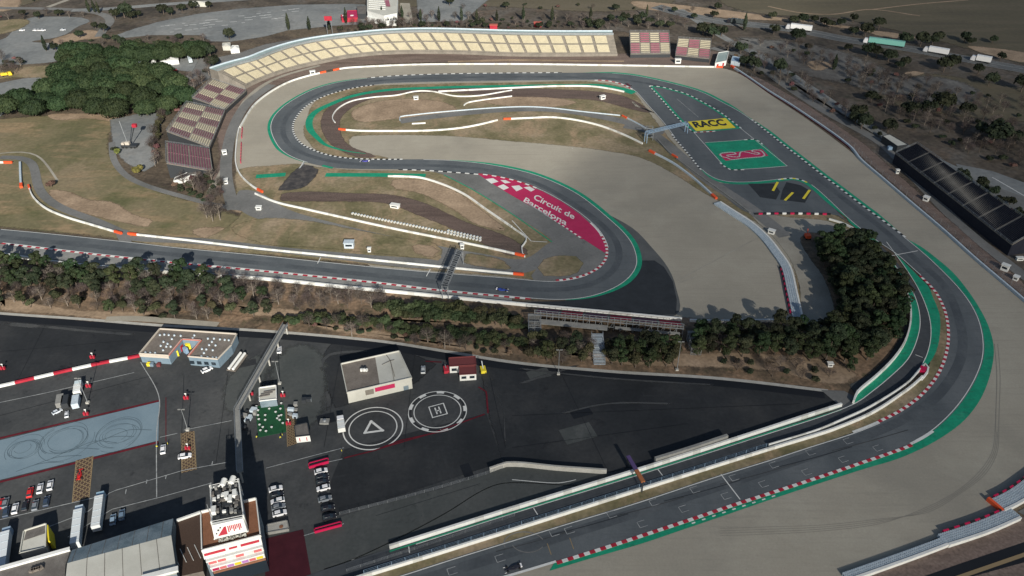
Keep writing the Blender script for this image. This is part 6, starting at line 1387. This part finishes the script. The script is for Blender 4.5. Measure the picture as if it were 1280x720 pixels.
for x,y,s,l in ((1240,180,2.0,'large green pine in the dark thicket near the right photo edge'),(1176,140,1.5,'dark green tree at the top of the right thicket'),(1136,146,1.5,'dark green tree at the left end of the right thicket'),(1071,148,1.3,'dark green tree beside the road bend on the right'),(975,92,1.3,'dark green tree beside the upper part of the right road')): tree('far',P(x,y),s,l,'single trees on the right')
forest([(1200,225),(1215,228),(1270,262),(1290,275),(1280,285),(1240,262),(1200,236)],4.5,['far','bush'],.75,{'far':'dark green tree in the row behind the navy stand','bush':'dark bush in the row behind the navy stand'},'row behind the navy stand')
for x,y in ((112,16),(119,16),(124,17),(58,64),(42,2)): tree('cypress',P(x,y),1.1,'dark cypress on the far left car parks','cypresses on the left car parks')
forest([(0,78),(20,72),(30,80),(25,92),(5,96)],6,['bare','bush'],1.1,{'bare':'bare tree at the left photo edge beside the car parks','bush':'dark bush at the left photo edge beside the car parks'},'left edge trees')
for x,y,s in ((145,24,1),(156,22,1.4),(165,24,1),(205,18,1.1),(215,20,1),(228,15,.9),(243,12,1),(262,10,.8),(100,48,.8),(130,40,1),(120,36,.8),(173,22,.9)): tree('far',P(x,y),s,'dark tree between the far roads at the top left','trees at the top left')
forest([(0,22),(60,18),(110,18),(110,22),(60,24),(0,28)],10,['far','bush','bare'],.8,{'far':'dark tree in the belt along the far left road','bush':'bush in the belt along the far left road','bare':'bare tree in the belt along the far left road'},'belt along the far left road')
forest([(560,6),(760,8),(920,12),(900,20),(820,14),(700,14),(560,12)],16,['bush','bare','far'],.9,{'far':'small dark tree on the fields at the top centre','bush':'bush on the fields at the top centre','bare':'bare tree on the fields at the top centre'},'fields at the top centre',26)
for k,v in PROTO.items():
    for pr in v:
        if not pr[1]:
            for ch in list(pr[0].children): bpy.data.objects.remove(ch)
            bpy.data.objects.remove(pr[0])
print('TREES',sum(1 for o in SC.objects if o.get('category') in set(CATN.values())))
# ================================================================ VEHICLES
def loftbox(b,secs,k=0):
    """secs: list of (x, halfwidth, z0, z1) -> closed hull along x"""
    vs=[]
    for x,w,z0,z1 in secs: vs+=[(x,-w,z0),(x,w,z0),(x,w*.94,z1),(x,-w*.94,z1)]
    fs=[(0,1,2,3)]; n=len(secs)
    for i in range(n-1):
        a=4*i;c=a+4; fs+=[(a,c,c+1,a+1),(a+1,c+1,c+2,a+2),(a+2,c+2,c+3,a+3),(a+3,c+3,c,a)]
    e=4*(n-1); fs.append((e+3,e+2,e+1,e)); b.add(vs,fs,k)
def wheels(t,pts,r,w):
    for x,y in pts:
        b=B(); b.tube((x,y-w/2,r),(x,y+w/2,r),r,r,12); wh=b.out('wheel',['rubber'],t)
def rot(px,py,qx,qy):
    a=P(px,py);c=P(qx,qy); return math.atan2(c.y-a.y,c.x-a.x)
def car(px,py,rz,col,label,kind='hatch',group=None,cat='car',sc=1.0):
    p=P(px,py); t=thing('parked_car',label,cat,p,rz,group); t.scale=(sc,)*3
    b=B(); loftbox(b,[(-2.15,.78,.35,.85),(-2.05,.86,.28,.98),(-1.2,.9,.25,1.0),(1.0,.9,.25,.98),(1.9,.84,.28,.82),(2.15,.7,.36,.66)]); b.out('body',[carmat(col)],t)
    b=B(); e=-1.9 if kind!='sedan' else -1.5; loftbox(b,[(e,.74,.98,1.02),(e+.45,.7,.98,1.42),(.35,.7,.98,1.44),(1.15,.76,.96,1.0)]); b.out('window',['glass'],t)
    b=B(); loftbox(b,[(e+.5,.62,1.42,1.47),(.25,.62,1.42,1.49)]); b.out('roof',[carmat(col)],t)
    wheels(t,[(x,y) for x in (-1.35,1.35) for y in (-.82,.82)],.33,.22)
    for y in (-.6,.6): b=B(); b.box((2.08,y,.66),(.12,.3,.16)); b.out('headlight',['white_wall'],t)
    return t
def truck(px,py,rz,L,label,col,cabcol,cat='truck',group=None,W=2.5,H=3.6,cab=2.3,name='truck',sc=1.0):
    p=P(px,py); t=thing(name,label,cat,p,rz,group); t.scale=(sc,)*3
    b=B(); b.box((-(cab+.4)/2,0,(H+1)/2),(L-cab-.4,W,H-1)); b.out('cargo_box',[col if isinstance(col,str) else carmat(col,.6)],t)
    b=B(); loftbox(b,[(L/2-cab,W/2-.05,.5,2.9),(L/2-.5,W/2-.05,.5,2.85),(L/2,W/2-.15,.5,1.7)]); b.out('cab',[cabcol if isinstance(cabcol,str) else carmat(cabcol)],t)
    b=B(); b.hexa([(L/2-.46,-W/2+.25,1.85),(L/2-.46,W/2-.25,1.85),(L/2-.1,W/2-.25,1.75),(L/2-.1,-W/2+.25,1.75)],[(L/2-.6,-W/2+.25,2.75),(L/2-.6,W/2-.25,2.75),(L/2-.42,W/2-.25,2.7),(L/2-.42,-W/2+.25,2.7)]); b.out('windscreen',['glass'],t)
    b=B(); b.box((-.2,0,.8),(L-1,1.2,.35)); b.out('chassis',['dark_steel'],t)
    b=B(); n=max(2,int(L/3))
    for k in range(n): b.box((-(cab+.4)/2-(L-cab)/2+(k+.5)*(L-cab)/n,0,H+.03),(.12,W-.1,.06))
    b.out('roof_rib',['pale_wrap'],t)
    wheels(t,[(x,y) for x in ([L/2-1.2,-L/2+1.2] + ([-L/2+2.4,-L/2+3.6] if L>10 else [])) for y in (-W/2+.25,W/2-.25)],.5,.35); return t
def racecar(px,py,rz,col,label,c2=(.8,.8,.8)):
    p=P(px,py); t=thing('racing_car',label,'racing car',p,rz); z=.0
    b=B(); loftbox(b,[(-2.3,.25,.25,.6),(-1.4,.5,.1,.85),(-.3,.72,.08,.7),(.4,.6,.08,.6),(1.2,.25,.15,.5),(2.6,.1,.2,.34)]); b.out('body',[carmat(col)],t)
    b=B(); b.box((2.45,0,.14),(.55,1.9,.06)); b.box((2.4,.95,.24),(.6,.05,.25)); b.box((2.4,-.95,.24),(.6,.05,.25)); b.out('front_wing',[carmat(c2)],t)
    b=B(); b.box((-2.5,0,.9),(.45,1.1,.06)); b.box((-2.5,.55,.7),(.5,.05,.5)); b.box((-2.5,-.55,.7),(.5,.05,.5)); b.out('rear_wing',[carmat(c2)],t)
    b=B(); b.box((-.1,0,.75),(.7,.4,.15)); b.out('cockpit',['dark_steel'],t)
    wheels(t,[(-1.9,-.8),(-1.9,.8),(1.65,-.8),(1.65,.8)],.34,.36); return t
up=lambda dx=0:rot(300,600,300+dx,580)
WH=(.8,.8,.8);BK=(.02,.02,.025);GR=(.2,.22,.24);RD=(.6,.02,.02);DB=(.04,.06,.1)
# column pairs right of the tower (cars side-on)
r0=rot(340,620,352,617)
for x,y,c,l in ((345,612.5,WH,'topmost white car in the left parked column right of the tower'),(346.5,620.5,BK,'black car second from the top in the left parked column'),(347.5,627.5,WH,'white car in the middle of the left parked column'),(348.5,635,GR,'dark grey car between two white cars low in the left column'),(350,643,WH,'lowest white car in the left parked column'),
    (401.5,590.5,WH,'topmost white car in the right parked column'),(403,598,BK,'upper black car in the right parked column'),(403.5,604,BK,'black car just above the second white car in the right column'),(404.5,611.5,WH,'second white car of the right parked column'),(406.5,625,GR,'grey car in the lower half of the right parked column'),(410,637,BK,'black car second from the bottom in the right parked column'),(412,648,BK,'lowest black car in the right parked column')): car(x,y,r0+(3.14 if y%2>1 else 0),c,l)
ru=rot(50,620,53.5,603)
for x,y,c,l in ((38.5,617,RD,'red car at the left end of the upper parked row at the bottom left'),(51,612,WH,'white car in the middle of the upper row at the bottom left'),(63.5,608,WH,'right white car of the upper row at the bottom left'),(2,631,RD,'red car cut by the left photo edge'),(9,641,DB,'dark blue car at the left end of the lower parked row'),(20,637,WH,'white car in the lower parked row at the bottom left'),(32.5,634,BK,'black car right of the white car in the lower row'),(45,633,GR,'grey car fourth in the lower parked row'),(59,628,DB,'dark blue car at the right end of the lower parked row'),(8,640-10,GR,'grey car nearest the left edge between the two parked rows'),(142,651,(.25,.35,.45),'blue grey car in the shadow left of the garage block'),(153,645,(.15,.22,.3),'small blue car in the shadow right of the long white truck')): car(x,y,ru,c,l)
car(204.5,563,rot(204,570,205.5,550),WH,'white car on the dark paddock with doors open left of the hatched strip'); car(231.5,571.5,rot(220,573,240,569.5),WH,'white car standing across the hatched strip')
car(259,463.5,rot(250,466,268,458),WH,'white car below the blue walled building'); car(349.5,438.5,rot(349,446,350,430),WH,'white car beside the raised walkway at its top end'); car(529,463.5,rot(529,470,529.3,455),(.5,.52,.52),'silver car between the brown roofed building and the red roofed cabin')
racecar(100,594,rot(99,600,101.5,585),RD,'red single seater on the left brown hatched strip',(.6,.02,.02))
racecar(628,363,rot(620,362,640,364),(.03,.06,.3),'blue racing car entering the hairpin'); racecar(456,202,rot(470,203,440,202),(.08,.08,.35),'blue racing car on the bend above the infield')
racecar(786,107,rot(780,104,795,112),(.1,.02,.03),'dark red racing car at the upper chicane kerb',(.1,.02,.03)); racecar(641,711,rot(650,708,620,716),(.03,.03,.04),'black and white racing car on the start straight at the bottom edge',WH)
# paddock trucks
rv=rot(30,700,36,670)
truck(9,692,rot(9,705,14,665),17,'long white truck trailer at the far bottom left beside the cream trailer',(.62,.66,.68),(.3,.4,.5))
truck(36,672,ru,9,'shorter white truck parked behind the cream trailer with yellow side',(.5,.58,.65),WH) if 0 else None
truck(100,662,rot(97,690,102,640),16,'pale truck left of the two trucks beside the garage block',(.62,.66,.66),(.5,.6,.68))
truck(126,643,rot(122,670,128,620),15,'pale truck right of the two trucks beside the garage block',(.6,.63,.62),(.3,.45,.55))
truck(99.5,489,rot(98,500,101,478),7,'white van in the upper left paddock','white_wall',(.6,.7,.72),H=3.0,name='van',cat='van'); 
for x,y,l,c in ((96.5,506,'pale green trailer right behind the white van','pale_wrap'),(83.5,506,'dark container left of the pale trailer','dark_steel'),(77,505,'grey container left of the dark container','grey_concrete')):
    t=thing('trailer',l,'trailer',P(x,y),rot(98,500,101,478)); b=B(); b.box((0,0,1.6),(5.2,2.3,2.2)); b.out('box',[c],t); wheels(t,[(-1,-1),(-1,1),(1,-1),(1,1)],.4,.25)
car(72,515.5,rot(70,516,76,513),(.6,.65,.7),'small pale car left of the dark container',sc=.8); car(84,519,rot(84,525,85,510),(.7,.72,.74),'small white car below the dark container',sc=.8)
truck(427,534,rot(428,545,425,520),7,'white van touching the left rim of the triangle landing circle','white_wall',WH,H=2.8,name='van',cat='van')
# pipe trailer
t=thing('roll_trailer','flat trailer loaded with two long white rolls right of the blue building','trailer',P(297,455),rot(290,463,307,440)); b=B(); b.box((0,0,.8),(10,3.6,.4)); b.out('bed',['roof_brown'],t)
for y in (-.9,.8): b=B(); b.tube((-4.8,y,1.6),(4.8,y,1.6),.55,.55,10); b.out('roll',['white_wall'],t)
wheels(t,[(-3,-1.6),(-3,1.6),(3,-1.6),(3,1.6)],.45,.3)
# highway
rh=rot(1200,73,1160,66); 
truck(998,38,rot(1010,40,985,37),15,'white box truck at the left on the highway',(.8,.8,.78),(.6,.6,.6),sc=1.35)
truck(1104,56.5,rot(1120,58.5,1085,54),22,'long turquoise trailer truck on the highway',(.2,.5,.42),WH,sc=1.35)
truck(1169,67,rh,13,'white box truck second from the right on the highway',(.8,.8,.78),(.7,.7,.7),sc=1.35)
truck(1225,77.5,rot(1240,80,1200,73),10,'white box truck rightmost on the highway',(.8,.8,.78),(.7,.7,.7),sc=1.35)
truck(921,30,rot(940,32,910,28),14,'dark truck at the upper left of the highway',(.04,.05,.05),BK,sc=1.2)
# vehicles on far car parks
for k,(x,y,c,l) in enumerate(((28,38.5,WH,'white car alone on the far left car park'),(45,38.5,WH,'left white car of three on the far left car park'),(49,38.5,(.6,.6,.6),'middle pale car of three on the far left car park'),(54,38.5,WH,'right white car of three on the far left car park'),(79,38,(.6,.62,.64),'pale car at the right side of the far left car park'))): car(x,y,.2,c,l)
truck(9,95,.4,7,'yellow van at the left photo edge beside the bare trees',(.7,.5,.02),(.7,.5,.02),H=2.6,name='van',cat='van')
truck(238,77,rot(241,83,236,70),11,'pale bus standing right of the white marquee behind the grove',(.6,.68,.7),(.6,.68,.7),H=3.2,name='bus',cat='bus')
car(217,89,.3,RD,'red car between the grove and the white marquee',sc=1.2)
car(1027,6,.1,(.5,.5,.55),'pale car near the field track at the top right') if 0 else None
t=thing('billboard','red billboard at the left end of the big beige terrace','billboard',P(413,46)); b=B(); b.box((0,0,14.5),(6,.4,3.4)); b.out('panel',['red_paint'],t); b=B(); b.bar((-2,.4,0),(-2,.4,14),.3); b.bar((2,.4,0),(2,.4,14),.3); b.out('leg',['steel'],t)
for x,y,l in ((617,33,'small red box behind the beige terrace near the middle'),(672,30,'small red kiosk behind the beige terrace right of the middle')):
    t=thing('kiosk',l,'kiosk',P(x,y+3)); b=B(); b.box((0,0,1.6),(6,4,3.2)); b.out('wall',['red_paint'],t); b=B(); b.box((0,0,3.3),(6.6,4.6,.25)); b.out('roof',['salmon_frame'],t)
t=thing('excavator','orange machine at the top edge of the pine clump','machine',P(1009,298)); b=B(); b.box((0,0,1.4),(2.4,3,1.6)); b.out('body',['orange_pad'],t); b=B(); b.box((-.9,0,.4),(.6,3.6,.8)); b.box((.9,0,.4),(.6,3.6,.8)); b.out('track',['rubber'],t); b=B(); b.bar((0,1,2),(1,4,3),.3); b.out('arm',['orange_pad'],t)
# tall catch nets posts by road right
for k,(x,y) in enumerate(((1041,84),(925,50),(941,56),(957,63),(505,29))): pass

# ================================================================ PEOPLE (marshals in yellow vests, a few pixels each)
def person_mesh():
    J=[((0,0,.95),.15),((0,0,1.15),.15),((0,0,1.4),.17),((0,0,1.52),.07),((0,.01,1.66),.105),((0,.01,1.76),.085),
       ((.1,0,.88),.1),((.12,.02,.5),.07),((.13,0,.1),.05),((.13,.13,.05),.045),((-.1,0,.88),.1),((-.12,.08,.5),.07),((-.13,-.04,.1),.05),((-.13,.1,.05),.045),
       ((.2,0,1.42),.065),((.27,.02,1.15),.05),((.25,.14,.9),.04),((.25,.18,.82),.035),((-.2,0,1.42),.065),((-.27,-.02,1.15),.05),((-.26,.1,.9),.04),((-.26,.14,.82),.035)]
    E_=[(0,1),(1,2),(2,3),(3,4),(4,5),(0,6),(6,7),(7,8),(8,9),(0,10),(10,11),(11,12),(12,13),(2,14),(14,15),(15,16),(16,17),(2,18),(18,19),(19,20),(20,21)]
    me=bpy.data.meshes.new('person'); me.from_pydata([j[0] for j in J],E_,[]); o=bpy.data.objects.new('person',me); COL.objects.link(o)
    md=o.modifiers.new('skin','SKIN'); 
    for i,j in enumerate(J): me.skin_vertices[0].data[i].radius=(j[1],j[1]*.8)
    me.skin_vertices[0].data[0].use_root=True
    sb=o.modifiers.new('sub','SUBSURF'); sb.levels=1; sb.render_levels=1
    dg=bpy.context.evaluated_depsgraph_get(); m2=bpy.data.meshes.new_from_object(o.evaluated_get(dg)); bpy.data.objects.remove(o)
    m2.materials.clear()
    for k in (mat('vest_cloth',[(.65,.6,.05)],1),mat('trouser_cloth',[(.03,.035,.06)],1),mat('skin_tone',[(.4,.25,.18)],1),mat('hair_dark',[(.03,.02,.015)],1)): m2.materials.append(k)
    for p in m2.polygons:
        c=p.center; p.material_index=1 if c.z<.95 and abs(c.x)<.22 else (2 if c.z>1.53 or (abs(c.x)>.2 and c.z<.92) else 0)
        if c.z>1.73 or (c.z>1.62 and c.y<-.03): p.material_index=3
    return m2
pm=person_mesh()
for x,y,z_,r,l in ((197,561,0,0,'person in a yellow vest standing left of the white car with open doors'),(210.5,557,0,2,'person in a yellow vest standing right of the white car with open doors'),(321.5,549,0,1,'person in a yellow vest at the lower left corner of the green terrace'),(351,549.5,0,4,'person in a yellow vest at the lower right corner of the green terrace'),(353.5,546,0,5,'person in a yellow vest between green terrace and hatched strip'),(427.5,566,0,2,'person in a yellow vest below the triangle landing circle')):
    o=bpy.data.objects.new('person',pm); COL.objects.link(o); o.location=P(x,y,z_); o.rotation_euler=(0,0,r); tag(o,l,'person')
# ================================================================ CAMERA, LIGHT
cam=bpy.data.cameras.new('camera'); co=bpy.data.objects.new('camera',cam); COL.objects.link(co); SC.camera=co
cam.sensor_width=36; cam.lens=36*FPX/1280; cam.clip_end=12000; cam.clip_start=1
co.location=(0,0,HCAM); co.rotation_euler=(R(90)-PITCH,0,0)
SC.render.resolution_x=1024; SC.render.resolution_y=576
EL=R(26); sd=Vector((.264*math.cos(EL),-.964*math.cos(EL),math.sin(EL))).normalized()
w=bpy.data.worlds.new('World'); SC.world=w; w.use_nodes=True; nt=w.node_tree
sky=nt.nodes.new('ShaderNodeTexSky'); sky.sky_type='NISHITA'; sky.sun_disc=False; sky.sun_elevation=EL; sky.sun_rotation=math.atan2(sd.x,sd.y)
nt.links.new(sky.outputs[0],nt.nodes['Background'].inputs[0]); nt.nodes['Background'].inputs[1].default_value=.054
sl=bpy.data.lights.new('sun','SUN'); sl.energy=4.6; sl.angle=R(.5); sl.color=(1,.95,.87)
so=bpy.data.objects.new('sun',sl); COL.objects.link(so); so.rotation_euler=sd.to_track_quat('Z','Y').to_euler()
SC.view_settings.view_transform='Standard'; SC.view_settings.look='None'; SC.view_settings.gamma=1; SC.view_settings.exposure=0.45
SC.cycles.max_bounces=4; SC.cycles.use_denoising=True

# ================================================================ CLOUD: added thin volume, unseen behind the drone, to dim east side and foreground
rr=random.Random(8); bm=bmesh.new(); bmesh.ops.create_icosphere(bm,subdivisions=5,radius=1)
from mathutils import noise
for v in bm.verts:
    n=noise.fractal(v.co*2.2,1,2,5)*.16; v.co*=(1+n)
    v.co=Vector((v.co.x*950,v.co.y*380,v.co.z*75))
me=bpy.data.meshes.new('shade_cloud'); bm.to_mesh(me); bm.free()
cl=bpy.data.objects.new('shade_cloud',me); COL.objects.link(cl); cl['kind']='stuff'
hc_=700; cl.location=(455+sd.x/sd.z*hc_, 350+sd.y/sd.z*hc_, hc_); cl.rotation_euler=(0,0,math.atan2(.8,.6))
m=bpy.data.materials.new('shade_vapour'); m.use_nodes=True; nt=m.node_tree; nt.nodes.remove(nt.nodes['Principled BSDF']); pv=nt.nodes.new('ShaderNodeVolumePrincipled')
pv.inputs['Color'].default_value=(.9,.9,.9,1); pv.inputs['Density'].default_value=.0038; nt.links.new(pv.outputs[0],[n for n in nt.nodes if n.type=='OUTPUT_MATERIAL'][0].inputs['Volume']); me.materials.append(m)
